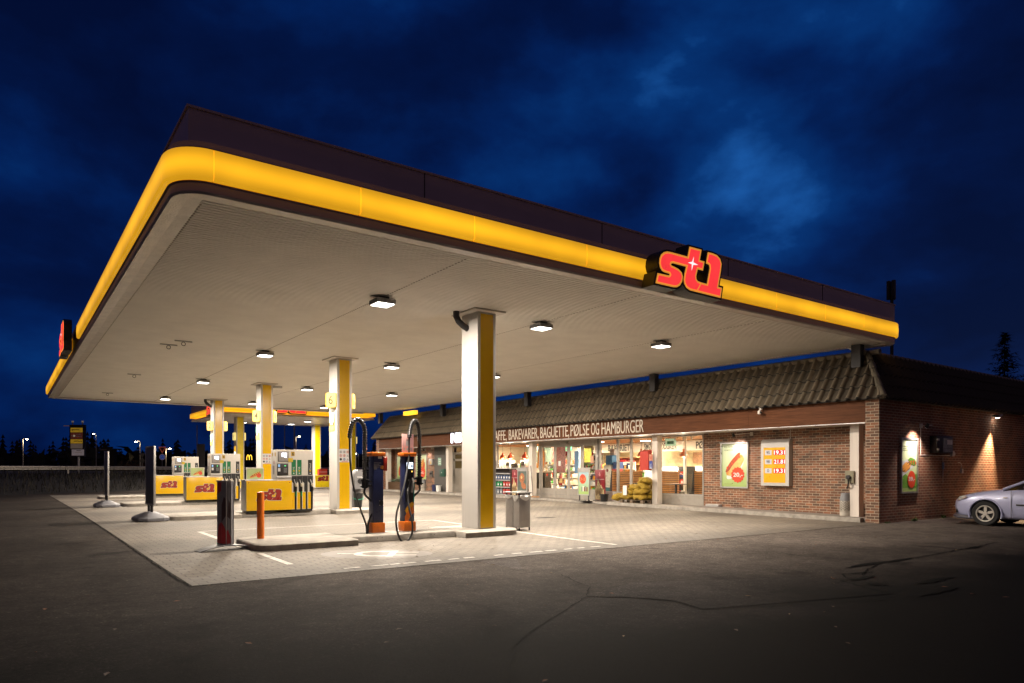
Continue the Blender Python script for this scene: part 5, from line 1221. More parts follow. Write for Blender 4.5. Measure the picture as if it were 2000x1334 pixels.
# banners
flame = mat('print_flame', (.55, .42, .22), .5, var=.5, scale=10)
def banner(label, y0, y1, x):
    t = thing('banner_display', label, 'display', group='red banner displays at the shop front'); w = y1 - y0
    g = MB(); g.box((x, y0, .1), (x + .07, y1, 1.33), dkred, .006); g.build('body', t)
    org = (x, y1, .1); g = MB(); g.rect(.01, .02, w - .01, .45, org, *SIDE, flame, .003)
    g.flat([(.01, .45), (w * .2, .60), (w * .3, .85), (w * .45, .72), (w * .55, .6), (w * .7, .62), (w * .8, .48), (w - .01, .40)], org, *SIDE, flame, .003)
    for q in range(6): g.flat([(w * (.12 + .12 * q), .15 + .05 * (q % 3)), (w * (.2 + .12 * q), .2 + .05 * (q % 2)), (w * (.1 + .12 * q), .5), (w * (.05 + .12 * q), .35)], org, *SIDE, mat('print_dark_flame', (.16, .08, .03), .5), .005)
    g.rect(.0, .84, w, .848, org, *SIDE, swht, .004); g.disc(w / 2, 1.02, .05, org, *SIDE, mat('print_pink', (.6, .25, .25), .5), .004); g.flat([(w / 2 - .035, 1.05), (w / 2 + .035, 1.05), (w / 2, 1.15)], org, *SIDE, mat('print_pink', (.6, .25, .25), .5), .005)
    g.build('print', t, smooth=0)
banner('red banner display with flame print between the doors and the yellow sacks', 20.68, 21.22, 19.6)
banner('red banner display with flame print beside the canister rack', 26.68, 27.14, 19.68)
# A boards
def aboard(label, y0, y1, x, kind):
    t = thing('pavement_board', label, 'pavement board'); w = y1 - y0
    g = MB(); z0 = .38
    org = (x, y1, gz(y0) + .1)
    def bar(a, b, c, d): g.prism([(a, b), (c, b), (c, d), (a, d)], org, -Y, Z, -.04, .02, lgrey)
    bar(0, .22, .04, 1.34); bar(w - .04, .22, w, 1.34); bar(.04, .22, w - .04, .27); bar(.04, 1.16, w - .04, 1.34); g.build('frame', t, smooth=0)
    g = MB(); A = SIDE
    if kind:
        g.rect(.04, .27, w - .04, 1.16, org, *A, mat_poster('board_sky_print', .4, 1.2, (.35, .52, .58), (.32, .48, .14))); starburst(g, w * .42, .88, .21, org, A, printred, .003)
        g.text('3', w * .22, .82, .11, org, *A, mat('print_gold', (.7, .5, .2), .5), lift=.005, w=.07); g.text('2', w * .5, .82, .11, org, *A, mat('print_gold', (.7, .5, .2), .5), lift=.005, w=.07); g.rect(w * .4, .86, w * .45, .88, org, *A, mat('print_gold', (.7, .5, .2), .5), .005)
        for q in range(5): g.rect(w * (.3 + .11 * q), .38, w * (.39 + .11 * q), .56 + .04 * (q % 2), org, *A, [grey, swht, dkred, grey, dkred][q], .003)
    else:
        g.rect(.04, .27, w - .04, 1.16, org, *A, mat('board_dark_green', (.10, .13, .11), .4, var=.2)); g.flat(blob(w * .45, .85, .2, .23, 0), org, *A, mat('print_rust', (.42, .15, .06), .5, var=.5, scale=12), .003); g.flat(blob(w * .62, .48, .2, .14, -.6), org, *A, mat('print_rust', (.42, .15, .06), .5, var=.5, scale=12), .003)
        g.flat(blob(w * .42, .87, .06, .07, 0), org, *A, mat('print_gold', (.7, .5, .2), .5), .005)
    g.build('print', t, smooth=0)
    for yy in (y0 + .08, y1 - .08):
        g = MB(); g.cyl((x + .02, yy, gz(y0) + .1), (x + .02, yy, gz(y0) + .34), .022, dark, n=10); g.build('leg', t)
    g = MB(); g.box((x - .22, y0 + .02, gz(y0) + .085), (x + .26, y1 - .02, gz(y0) + .105), black, .006); g.build('foot', t)
aboard('pavement board with green print and orange 3 for 2 burst before the doors', 20.9, 21.6, 19.0, True)
aboard('dark pavement board with rust coloured print by the left of the doors', 25.85, 26.6, 19.62, False)
# broom leaning on the pillar
t = thing('broom', 'broom leaning against the white pillar left of the doors', 'broom'); g = MB(); g.cyl((19.3, 25.0, .13), (19.44, 25.35, 1.52), .013, dark, n=8); g.build('handle', t); g = MB(); g.box((19.18, 24.55, .09), (19.32, 25.1, .15), mat('broom_bristle', (.35, .2, .1), .8)); g.build('bristle', t, smooth=0)
# canister rack
t = thing('display_rack', 'dark steel rack of canisters outside the left shop window', 'rack'); rk = mat('rack_steel', (.05, .035, .03), .5, var=.15)
g = MB(); g.box((20.0 - .35, 27.22, .1), (20.0, 27.26, 1.40), rk); g.box((20.0 - .35, 30.4, .1), (20.0, 30.44, 1.40), rk); g.box((19.97, 27.26, .1), (20.0, 30.4, 1.4), rk); g.build('frame', t, smooth=0)
for z in (.12, .48, .82, 1.14):
    g = MB(); g.box((19.65, 27.26, z), (19.97, 30.4, z + .025), rk); g.box((19.64, 27.26, z - .03), (19.65, 30.4, z + .03), lgrey); g.build('shelf', t, smooth=0)
g = MB(); g.box((19.62, 27.2, 1.38), (20.02, 30.46, 1.42), sticker); g.build('top', t, smooth=0)
cg = mat('canister_green', (.0, .22, .06), .35, var=.1); cr_ = mat('canister_red', (.42, .03, .02), .35, var=.1); cgy = mat('canister_grey', (.16, .18, .2), .4, var=.2); cbl = mat('canister_blue', (.05, .09, .2), .4, var=.2)
def canister(m, h, lbl):
    t = thing('canister', 'x', 'canister'); g = MB(); g.box((-.09, -.1, 0), (.09, .1, h), m, .03); g.build('body', t); g = MB(); g.cyl((0, -.03, h - .01), (0, -.03, h + .05), .03, black, n=12); g.tube([(0, .08, h - .01), (0, .06, h + .035), (0, -.0, h + .03)], .013, m, 8); g.build('cap', t)
    g = MB(); g.rect(-.05, .06, .05, .15, (-.0905, 0, 0), *SIDE, sticker, .001); g.build('label', t, smooth=0); return t
def row(mk, ys, z, lab, grp):
    f = None
    for y in ys:
        if f is None: f = mk; f.location = (19.8, y, z); f['label'] = lab; f['group'] = grp
        else: dup(f, (19.8, y, z), rnd.uniform(-.08, .08), lab, grp)
row(canister(cg, .24, ''), [28.1 + .24 * k for k in range(9)], .505, 'green canister on the middle shelf of the outdoor rack', 'green canisters in the rack')
row(canister(cr_, .25, ''), [27.38, 27.60, 27.84], .505, 'red canister on the middle shelf of the outdoor rack', 'red middle canisters in the rack')
row(canister(cr_, .25, ''), [27.38, 27.61, 27.85], .145, 'red canister on the lowest shelf of the outdoor rack', 'red low canisters in the rack')
row(canister(cgy, .27, ''), [28.1 + .24 * k for k in range(9)], .145, 'grey canister on the lowest shelf of the outdoor rack', 'grey canisters in the rack')
row(canister(cbl, .2, ''), [27.4 + .22 * k for k in range(13)], .845, 'blue grey bottle pack on the upper shelf of the outdoor rack', 'blue canisters in the rack')
# far left: planter, bins, boxes
t = thing('planter', 'brown timber planter with silvery green heather at the far left of the shop', 'planter', (19.5, 37.6, .1)); g = MB(); g.box((0, 0, 0), (.5, 2.7, .46), mat_wood('planter_wood', (.06, .035, .02), (.14, .085, .05), 'y', 2, .6), .01); g.build('box', t, smooth=0)
g = MB(); lm = mat('silver_leaf', (.20, .27, .21), .6, var=.4, scale=30); lm2 = mat('green_leaf', (.09, .16, .08), .6, var=.4, scale=30)
for i in range(1500):
    x, y = rnd.uniform(.03, .47), rnd.uniform(.05, 2.65); z = .46 + rnd.random() ** .7 * .30 * (1 - .5 * abs(x - .25) / .25) * (.8 + .3 * math.sin(y * 5)); a = rnd.uniform(0, 6.28); l = rnd.uniform(.04, .09); d = Vector((math.cos(a) * .5, math.sin(a) * .5, rnd.uniform(.3, 1))).normalized(); s = d.orthogonal().normalized() * .012; p = Vector((x, y, z))
    g.add([p - s, p + s, p + d * l], [[0, 1, 2]], lm if rnd.random() < .7 else lm2)
g.build('foliage', t, smooth=0)
t = thing('bucket', 'white bucket on the walkway beside the grey panel', 'bucket', (19.6, 34.0, .105)); g = MB(); g.lathe([(0, 0), (.12, 0), (.16, .34), (.17, .35), (.155, .35), (.14, .05), (0, .04)], (0, 0, 0), swht, 20); g.build('pail', t)
t = thing('crate', 'dark blue plastic crate beside the white bucket', 'crate', (19.55, 34.35, .105)); g = MB(); g.box((0, 0, 0), (.35, .3, .38), navy, .012); g.box((.03, .03, .36), (.32, .27, .385), black); g.build('body', t)
t = thing('letter_box', 'dark green letter box on the far white pillar', 'letter box', (19.33, 33.0, .95)); g = MB(); gd = mat('box_green', (.008, .06, .04), .4, var=.1); g.box((0, -.05, 0), (.13, .42, .42), gd, .01); g.build('case', t); g = MB(); g.disc(-.2, .22, .03, (-.002, 0, 0), *SIDE, swht); g.build('lock', t, smooth=0)
t = thing('door_notice', 'small pale green notice on the dark grey panel', 'notice'); g = MB(); g.rect(0, 0, .36, .42, (19.995, 34.75, 1.58), *SIDE, mat('pale_mint', (.30, .48, .38), .5)); 
for q in range(3): g.rect(.06, .08 + q * .11, .30, .12 + q * .11, (19.993, 34.75, 1.58), *SIDE, swht)
g.build('sheet', t, smooth=0)
t = thing('defibrillator_box', 'grey wall box with a yellow triangle mark right of the far posters', 'wall box'); g = MB(); g.box((WX - .14, 35.25, 1.6), (WX, 35.7, 1.95), lgrey, .01); g.build('case', t); g = MB(); g.flat([(.1, .05), (.3, .05), (.2, .25)], (WX - .145, 35.65, 1.62), *SIDE, mat('print_gold', (.7, .5, .2), .5)); g.build('mark', t, smooth=0)
t = thing('wall_box', 'small cream conduit box beside the far right pillar', 'wall box'); g = MB(); g.box((19.9, 35.3, 2.5), (20.04, 35.4, 2.6), offwhite); g.build('case', t, smooth=0)
# camera on fascia
t = thing('fascia_camera', 'small white dome camera hanging from the eave over the price board', 'camera', (18.86, 12.95, 3.24)); g = MB(); g.cyl((0, 0, 0), (0, 0, -.06), .05, offwhite, n=14); g.build('mount', t); g = MB(); g.lathe([(0, -.09), (.05, -.07), (.06, -.01), (.05, .04), (0, .05)], (-.03, .03, -.12), offwhite, 16); g.cyl((-.05, -.02, -.13), (-.08, -.06, -.16), .03, black, n=12); g.build('head', t)
g = MB(); g.box((18.9, 35.6, 4.5), (19.15, 36.9, 4.72), mat('lit_yellow_box', (1, .6, .05), .4, emit=1.6, ecol=(1, .58, .03))); tag(g.build('yellow_light_box', smooth=0), 'small glowing yellow box in the gap between canopy and far tiled roof', 'light box')
# end wall fittings
t = thing('meter_cabinet', 'black wall cabinet with glazed front on the dark end wall', 'meter cabinet'); g = MB(); g.box((21.95, B0 - .2, 1.82), (23.0, B0, 2.33), black, .01); g.build('case', t)
g = MB(); g.box((22.35, B0 - .208, 1.86), (22.97, B0 - .2, 2.26), mat('meter_window', (.22, .25, .23), .15, var=.4, scale=5)); g.rect(22.6, 2.08, 22.95, 2.22, (0, B0 - .2085, 0), *FRONT, sticker, .001); g.rect(22.4, 1.95, 22.9, 1.965, (0, B0 - .2085, 0), *FRONT, ink, .001); g.build('window', t, smooth=0)
g = MB(); g.box((21.93, B0 - .25, 2.18), (22.0, B0 - .2, 2.24), lgrey); g.box((21.93, B0 - .25, 1.9), (22.0, B0 - .2, 1.96), lgrey); g.build('hinge', t, smooth=0)
t = thing('wall_conduit', 'thin pale conduit with junction box running across the dark end wall', 'conduit'); g = MB(); g.tube([(21.36, B0 - .012, 2.55), (21.36, B0 - .012, 1.76), (23.4, B0 - .012, 1.76)], .012, offwhite, 6); g.build('pipe', t); g = MB(); g.box((23.3, B0 - .07, 1.74), (23.45, B0, 1.9), offwhite, .006); g.box((23.47, B0 - .05, 1.78), (23.55, B0, 1.86), offwhite, .006); g.build('junction', t)
t = thing('hanging_tool', 'thin tool with blue grip hanging below the meter cabinet', 'tool'); g = MB(); g.cyl((22.75, B0 - .03, 1.72), (22.75, B0 - .03, .95), .009, lgrey, n=6); g.build('rod', t); g = MB(); g.cyl((22.75, B0 - .035, 1.55), (22.75, B0 - .035, 1.35), .03, mat('pale_blue_grip', (.25, .35, .5), .4), n=10); g.build('grip', t)
t = thing('outdoor_socket', 'small white outdoor socket with bent cable on the end wall', 'socket'); g = MB(); g.box((24.0, B0 - .06, 1.22), (24.1, B0, 1.36), offwhite, .006); g.build('box', t); g = MB(); g.tube([(24.05, B0 - .03, 1.36), (24.03, B0 - .03, 1.5), (23.9, B0 - .03, 1.56), (23.78, B0 - .03, 1.55)], .01, offwhite, 6); g.build('cable', t)
# antenna
t = thing('roof_antenna', 'dark mobile antenna on a mast behind the right end of the canopy', 'antenna', (23.0, 11.0, 4.5)); g = MB(); g.cyl((0, 0, 0), (0, 0, 2.5), .05, dark, n=10); g.build('mast', t)
for a in (0, 2.1, 4.2): g = MB(); g.box((-.05 + .09 * math.cos(a), -.05 + .09 * math.sin(a), 2.28), (.05 + .09 * math.cos(a), .05 + .09 * math.sin(a), 2.88), dark, .01); g.build('panel', t)
# weeds
wl_ = mat('weed_leaf', (.08, .16, .025), .6, var=.4, scale=20)
for i, (x, y, s, lab) in enumerate([(19.25, 9.32, .8, 'tiny weed at the corner of the brick pier'), (20.75, 9.3, 1.3, 'bright small weed at the wall foot below the poster'), (22.6, 9.32, 1.2, 'low weed at the wall foot below the meter cabinet'), (24.6, 9.3, 1.8, 'dark weed clump at the wall foot behind the car nose')]):
    g = MB()
    for k in range(26):
        a = rnd.uniform(0, 6.28); l = rnd.uniform(.04, .12) * s; p = Vector((x + rnd.uniform(-.12, .12) * s, y + rnd.uniform(-.03, .03), gz(y))); d = Vector((math.cos(a) * .6, math.sin(a) * .5 - .2, rnd.uniform(.3, 1))).normalized(); sd_ = d.cross(Z).normalized() * .014 * s
        g.add([p, p + d * l * .5 - sd_, p + d * l, p + d * l * .5 + sd_], [[0, 1, 2, 3]], wl_)
    tag(g.build('weed', smooth=0), lab, 'weed')

# stickers and paper notices on the door glass
for (y, z, w, h, m, lab) in ((24.1, 1.5, .16, .22, swht, 'white paper notice stuck on the second door leaf'), (22.0, 1.62, .2, .3, mat('print_peach', (.6, .32, .2), .5), 'peach coloured notice stuck on the right door leaf'), (24.9, 1.1, .12, .12, printred, 'small round red sticker on the left door leaf')):
    g = MB(); g.rect(0, 0, w, h, (20.04, y, z), *SIDE, m)
    if 'round' in lab: g = MB(); g.disc(0, 0, .06, (20.04, y, z), *SIDE, m)
    tag(g.build('door_sticker', smooth=0), lab, 'sticker')
# ------------------------------------------------------------------ inside the shop
slatw = mat_wood('slat_wood', (.42, .17, .05), (.62, .30, .11), 'y', 3, .45); slatd = mat('slat_gap', (.05, .025, .015), .7)
def booth(label, y0, y1, x=21.25, flip=1):
    """slatted seat back that leans and tapers at its dark side"""
    t = thing('slatted_bench', label, 'bench', group='slatted benches behind the windows')
    for k in range(13):
        z = .34 + k * .072; a = y0 + .0; b = y1
        g = MB(); g.box((x, a, z), (x + .03, b, z + .052), slatw, .004); g.build('slat', t, smooth=0)
    g = MB(); g.box((x + .032, y0 + .02, .3), (x + .06, y1 - .02, 1.26), slatd); g.box((x - .01, y0, 1.272), (x + .08, y1, 1.30), slatw); g.build('back_board', t, smooth=0)
    e = y1 if flip > 0 else y0
    g = MB(); g.prism([(0, .045), (.55, .045), (.12, 1.28), (0, 1.28)], (x, e + .012, 0), X, Z, 0, .03, mat('bench_side', (.035, .03, .028), .5)); g.prism([(0, 0), (.16, 0), (.03, .98), (0, .98)], (x - .005, e + .0, .3), Y, Z, 0, .02, mat('bench_side', (.035, .03, .028), .5)); g.build('side_panel', t, smooth=0)
    g = MB(); g.box((x + .1, y0, .045), (x + .55, y1, .48), mat('bench_seat', (.04, .035, .03), .5), .02); g.build('seat', t)
booth('slatted timber bench in the window left of the red cabinet', 20.2, 21.95); booth('slatted timber bench in the window right of the white pillar', 18.25, 19.45); booth('slatted timber bench at the brick corner of the windows', 16.4, 17.5)
def table(label, y, x):
    t = thing('cafe_table', label, 'table', (x, y, .045), group='dark tables in the cafe'); g = MB(); g.box((-.32, -.42, .72), (.32, .42, .75), black, .008); g.build('top', t); g = MB(); g.cyl((0, 0, .02), (0, 0, .72), .045, dark, n=12); g.build('column', t); g = MB(); g.cyl((0, 0, 0), (0, 0, .02), .24, dark, n=20); g.build('foot', t)
table('dark cafe table behind the window next to the brick wall', 17.95, 20.75); table('dark cafe table behind the window by the yellow sacks', 20.0, 20.75)
pend = mat('pendant_orange', (.60, .17, .06), .4, var=.08); pin = mat('pendant_inside', (.8, .6, .45), .5, emit=1.0, ecol=(1, .8, .6))
def pendant(label, y, x, z, m):
    t = thing('pendant_lamp', label, 'pendant lamp', (x, y, z), group='orange pendant lamps in the shop'); 
    g = MB(); g.lathe([(.172, -.10), (.168, -.08), (.155, -.0), (.12, .07), (.06, .115), (.045, .13), (.045, .21), (.03, .22), (0, .22)], (0, 0, 0), m, 28); g.build('shade', t, smooth=50)
    g = MB(); g.lathe([(.165, -.098), (.12, .0), (0, .06)], (0, 0, 0), pin, 24); g.build('bulb', t); lamp('POINT', 'bulb_light', t, (0, 0, -.16), 75, (1, .78, .55), shadow_soft_size=.06); g = MB(); g.cyl((0, 0, .22), (0, 0, 2.66 - z), .006, black, n=6); g.build('cord', t)
pendant('brown orange pendant lamp left of the red cabinet', 20.56, 21.6, 1.98, pend); pendant('brown orange pendant lamp in the rightmost window', 18.30, 21.6, 1.93, pend)
pr = mat('pendant_red', (.72, .13, .05), .35, var=.08)
for y, n in ((31.2, 'left'), (29.75 + .73, 'middle'), (29.2, 'right')): pendant('red orange pendant lamp over the white counter, %s of three' % n, y, 22.0, 2.03, pr)
# bulkhead with section names
bw = mat('bulkhead_white', (.62, .57, .48), .5, var=.04)
g = MB(); g.box((25.0, 15.92, 2.2), (25.3, 27.2, 2.655), bw); g.build('bulkhead', shop, smooth=0)
for s, a, b, lab in (('BAKERIET', 26.1, 24.55, 'dark capitals BAKERIET on the white bulkhead'), ('SMØRBRØDDISKEN', 23.6, 21.6, 'dark capitals SMØRBRØDDISKEN on the white bulkhead'), ('PØLSE', 20.48, 19.55, 'dark capitals PØLSE on the white bulkhead by the brick wall')):
    g = MB(); g.text(s, -a, 2.28, .30, (24.995, 0, 0), *SIDE, ink, w=a - b, bold=.03); o = g.build('section_lettering', smooth=0); tag(o, lab, 'lettering')
# tall poles inside the right window
for y, n in ((18.95, 'left'), (17.95, 'right')):
    g = MB(); g.cyl((21.3 if n == 'right' else 22.4, y, .045), (21.3 if n == 'right' else 22.4, y, 2.66), .035, mat('pole_white', (.8, .76, .68), .35), n=14); tag(g.build('support_pole'), 'slim white pole behind the rightmost window, %s of two' % n, 'pole')
g = MB(); g.box((21.2, 17.3, 2.60), (21.26, 18.6, 2.64), offwhite, .004)
for yy in (17.6, 18.0, 18.4): g.cyl((21.23, yy, 2.6), (21.23, yy, 2.48), .035, offwhite, n=10)
tag(g.build('track_light'), 'white ceiling track with small spots above the rightmost window', 'track light')
# counters and cases
cw = mat('counter_white', (.75, .70, .62), .35, var=.05); caseg = mat('case_glass_lit', (.55, .62, .66), .15, emit=.35, ecol=(.8, .9, 1), var=.35, scale=7)
t = thing('display_counter', 'long white cafe counter with curved lit glass case behind the right windows', 'counter', (23.6, 16.3, .045)); g = MB(); g.box((0, 0, 0), (.8, 6.2, .95), cw, .01); g.build('base', t); g = MB(); g.prism([(0, .95), (.75, .95), (.75, 1.42), (.3, 1.42), (.05, 1.25)], (0, 6.0, 0), X, Z, 0, 3.4, caseg, caseg); g.build('glass_case', t, smooth=0)
foods = [mat('food_%s' % n, c, .5, var=.4, scale=30) for n, c in (('brown', (.35, .15, .05)), ('gold', (.6, .38, .1)), ('red', (.5, .06, .04)), ('green', (.12, .3, .06)), ('white', (.7, .68, .62)))]
for k in range(3):
    g = MB()
    for q in range(15): g.box((.1, 2.75 + q * .21, .97 + k * .13), (.28, 2.75 + q * .21 + .16, 1.03 + k * .13), foods[(q + k) % 5], .015)
    g.build('tray', t)
t = thing('drinks_cooler', 'black drinks cooler with a red, white and blue disc behind the right window', 'cooler', (22.6, 18.95, .045)); g = MB(); g.box((0, 0, .0), (.5, .55, 1.42), black, .01); g.build('cabinet', t)
o_ = (-.003, .55, 0); g = MB(); g.disc(.27, 1.10, .12, o_, *SIDE, printred, .002); g.flat([(.15 + .24 * i / 12, 1.09 + .03 * math.sin(i / 12 * 6.28)) for i in range(13)] + [(.39 - .24 * i / 12, 1.12 + .03 * math.sin((12 - i) / 12 * 6.28)) for i in range(13)], o_, *SIDE, swht, .004)
g.flat([(.27 + .12 * math.cos(R(a)), 1.10 + .12 * math.sin(R(a))) for a in range(190, 351, 10)], o_, *SIDE, mat('print_royal_blue', (.03, .05, .25), .5), .003); g.disc(.27, .78, .13, o_, *SIDE, printred, .002); g.disc(.27, .78, .06, o_, *SIDE, swht, .003)
for q in range(14): g.disc(.08 + (q % 5) * .1, .12 + (q // 5) * .14, .05, o_, *SIDE, foods[(q * 2) % 5], .002, 10)
g.build('front_print', t, smooth=0); g = MB(); g.rect(.02, .1, .05, 1.38, o_, *SIDE, lit, .003); g.build('light_strip', t, smooth=0)
# menu screens and boards on the tiled wall
for y, w, h, z, m, lab in ((21.9, .95, .5, 1.65, mat('pastry_picture', (.45, .25, .14), .5, var=.6, scale=16), 'menu picture with red food on the wall behind the sandwich counter'), (20.95, .5, .62, 1.6, mat('screen_blue', (.1, .2, .4), .3, emit=.4), 'blue screen on the wall right of the food picture'), (20.2, 1.1, 1.1, 1.0, mat('oven_brown', (.09, .065, .04), .35, var=.2), 'dark oven front on the wall behind the white poles'), (18.6, .9, 1.3, .9, mat('door_frame_dark', (.10, .09, .08), .4), 'dark framed doorway at the back of the cafe')):
    g = MB(); g.box((26.52, y - w, z), (26.6, y, z + h), m); 
    if 'doorway' in lab: g.box((26.51, y - w + .07, z), (26.52, y - .07, z + h - .07), cream)
    if 'oven' in lab: g.box((26.5, y - .5, .0 + z + .2), (26.52, y - .2, z + .5), grey); g.box((26.5, y - .95, z + .2), (26.52, y - .65, z + .5), grey)
    tag(g.build('wall_panel', smooth=0), lab, 'wall panel')
# shelf of bottles behind the bench
t = thing('bottle_shelf', 'open shelf with red and blue bottles behind the slatted bench', 'shelf', (23.9, 23.1, .045)); g = MB()
for z in (1.15, 1.52, 1.85): g.box((0, 0, z), (.35, 2.2, z + .03), mat('shelf_wood', (.35, .17, .06), .5))
g.box((.33, 0, 0), (.36, 2.2, 1.88), mat('shelf_wood', (.35, .17, .06), .5)); g.build('boards', t, smooth=0)
def bottle(m, h=.26, r=.04):
    g = MB(); g.lathe([(0, 0), (r, 0), (r, h * .6), (r * .4, h * .82), (r * .4, h), (0, h)], (0, 0, 0), m, 10); return g.build('bottle')
bm_ = {n: mat('bottle_' + n, c, .25, var=.1) for n, c in (('red', (.35, .02, .03)), ('blue', (.06, .2, .5)), ('clear', (.6, .7, .8)), ('dark', (.04, .015, .012)), ('green', (.05, .35, .05)), ('white', (.75, .75, .72)), ('orange', (.75, .3, .02)))}
def bottles(n, x, y, z, step, lab, grp, h=.26, jit=.0):
    b = None
    for k in range(n[1]):
        o = bottle(bm_[n[0]], h) if b is None else b.copy()
        if b is not None: COL.objects.link(o)
        else: b = o
        o.location = (x + rnd.uniform(-jit, jit), y + k * step, z); tag(o, lab, 'bottle', grp)
bottles(('red', 9), 23.98, 23.3, 1.595, .105, 'red capped bottle on the upper shelf behind the bench', 'red bottles on the shelf')
bottles(('blue', 9), 23.98, 23.3, 1.225, .105, 'blue bottle on the lower shelf behind the bench', 'blue bottles on the shelf')
bottles(('clear', 9), 24.08, 23.3, 1.225, .105, 'clear bottle in the rear row of the lower shelf', 'clear bottles on the shelf', .32)
bottles(('dark', 8), 23.98, 24.3, 1.595, .11, 'dark bottle on the upper shelf left of the red ones', 'dark bottles on the shelf')
# stacked goods left of the bench
for i, (y, z, c, lab, s) in enumerate([(22.6, .05, (.01, .12, .14), 'teal crate on the floor beside the slatted bench', .5), (22.55, .55, (.72, .66, .55), 'cream carton on the teal crate', .5), (22.6, 1.05, (.75, .7, .6), 'white carton with round dark mark in the window', .5), (22.15, 1.0, (.45, .03, .05), 'red carton beside the white carton', .36), (22.1, 1.37, (.05, .10, .3), 'blue carton on the red carton', .3), (22.5, 1.55, (.03, .14, .3), 'blue wrapped pack in the window above the cartons', .42), (22.3, 1.97, (.4, .36, .38), 'grey box topmost of the window pile', .26)]):
    g = MB(); g.box((21.6, y - s / 2, z), (21.95, y + s / 2, z + min(s, .5)), mat('carton_%d' % i, c, .5, var=.35, scale=14), .02)
    if i == 2: g.disc(.0, .25, .07, (21.598, y, z), *SIDE, dkred)
    tag(g.build('carton'), lab, 'carton', None)
# behind the doors
def gondola(label, x, y0, y1, zs, seed, d=.4):
    r = random.Random(seed); t = thing('shop_shelf', label, 'shelf'); g = MB(); g.box((x + d - .03, y0, .045), (x + d, y1, zs[-1] + .35), cw)
    for z in zs: g.box((x, y0, z), (x + d - .03, y1, z + .025), cw)
    g.build('unit', t, smooth=0)
    for z in zs:
        g = MB(); y = y0 + .03
        while y < y1 - .14:
            w = r.uniform(.07, .16); h = r.uniform(.12, .27); g.box((x + r.uniform(0, .05), y, z + .026), (x + .3, y + w, z + .026 + h), r.choice(foods + list(bm_.values()) + [swht, cream, navy]), .008); y += w + .012
        stuff_part = g.build('packets', t); stuff_part['kind'] = 'stuff'
gondola('white shelf of mixed packets behind the leftmost door leaf', 24.0, 27.6, 30.6, (.2, .55, .9, 1.25, 1.6), 1); gondola('white shelf of mixed packets deep behind the middle doors', 25.6, 24.0, 27.3, (.2, .55, .9, 1.25), 2); gondola('white shelf of pale packets behind the right door leaf', 23.3, 22.9, 24.9, (.15, .45, .75, 1.05, 1.35), 3)
gondola('bright shelf of bottles and packs on the rear wall left of the doors', 26.1, 28.0, 32.9, (.2, .6, 1.0, 1.4, 1.8, 2.1), 4)
for x, y, z, w, h, m, lab in ((22.6, 27.4, 1.2, .75, 1.35, mat('poster_pink', (.5, .2, .2), .5, var=.5, scale=12), 'reddish mottled poster panel behind the left door leaf'), (22.9, 26.3, 1.15, .3, 1.1, mat('poster_blue', (.15, .35, .6), .5, emit=.3), 'narrow blue lit strip sign behind the doors'), (23.6, 26.35, 1.7, .5, .7, mat('poster_lime', (.45, .5, .05), .5, var=.3), 'lime green hanging sheet behind the doors'), (24.3, 28.2, 1.3, .8, 1.2, swht, 'white hanging poster deep behind the doors')):
    g = MB(); g.box((x, y - w, z), (x + .02, y, z + h), m); tag(g.build('hanging_poster', smooth=0), lab, 'poster')
t = thing('exit_sign', 'green lit exit sign under the ceiling behind the doors', 'exit sign'); g = MB(); g.box((23.2, 26.9, 2.3), (23.25, 27.35, 2.5), mat('exit_green', (.05, .5, .25), .4, emit=.9, ecol=(.1, .8, .4))); g.build('box', t, smooth=0); g = MB(); g.rect(.08, .05, .2, .15, (23.198, 27.35, 2.3), *SIDE, swht); g.flat([(.25, .1), (.33, .04), (.33, .08), (.4, .08), (.4, .12), (.33, .12), (.33, .16)], (23.198, 27.35, 2.3), *SIDE, swht); g.build('mark', t, smooth=0)
t = thing('exit_sign', 'green and white sign with yellow strip hanging inside the window by the red cabinet', 'hanging sign'); g = MB(); g.box((22.0, 19.05, 2.3), (22.03, 19.6, 2.6), mat('exit_pale', (.45, .7, .5), .4, emit=.5, var=.3)); g.box((22.0, 18.9, 2.6), (22.03, 19.75, 2.64), mat('print_gold', (.7, .5, .2), .5)); g.build('box', t, smooth=0); g = MB(); g.rect(.1, .08, .45, .2, (21.998, 19.6, 2.3), *SIDE, green); g.build('mark', t, smooth=0)
t = thing('checkout_counter', 'bright white sales counter behind the doors with small screens', 'counter', (24.4, 25.2, .045)); g = MB(); g.box((0, 0, 0), (.7, 3.0, 1.05), cw, .01); g.build('base', t); g = MB(); g.box((-.02, -.05, 1.05), (.75, 3.05, 1.09), cwood); g.build('top', t, smooth=0)
for q in range(3): g = MB(); g.box((.2, .4 + q * .9, 1.25), (.24, .75 + q * .9, 1.5), black); g.cyl((.25, .57 + q * .9, 1.09), (.25, .57 + q * .9, 1.3), .02, dark); g.build('till_screen', t, smooth=0)
t = thing('fire_extinguisher', 'red fire extinguisher with yellow label behind the left door leaf', 'extinguisher', (21.0, 25.1, .6)); g = MB(); g.lathe([(0, 0), (.07, 0), (.08, .03), (.08, .4), (.05, .48), (.02, .5), (0, .5)], (0, 0, 0), red, 18); g.build('cylinder', t); g = MB(); g.tube([(0, 0, .5), (-.05, 0, .55), (-.09, 0, .45), (-.095, 0, .2)], .012, black, 6); g.cyl((0, 0, .5), (0, 0, .56), .03, black); g.build('hose', t); g = MB(); g.lathe([(.0805, .12), (.0805, .32)], (0, 0, 0), mat('print_gold', (.7, .5, .2), .5), 18); g.build('label', t)
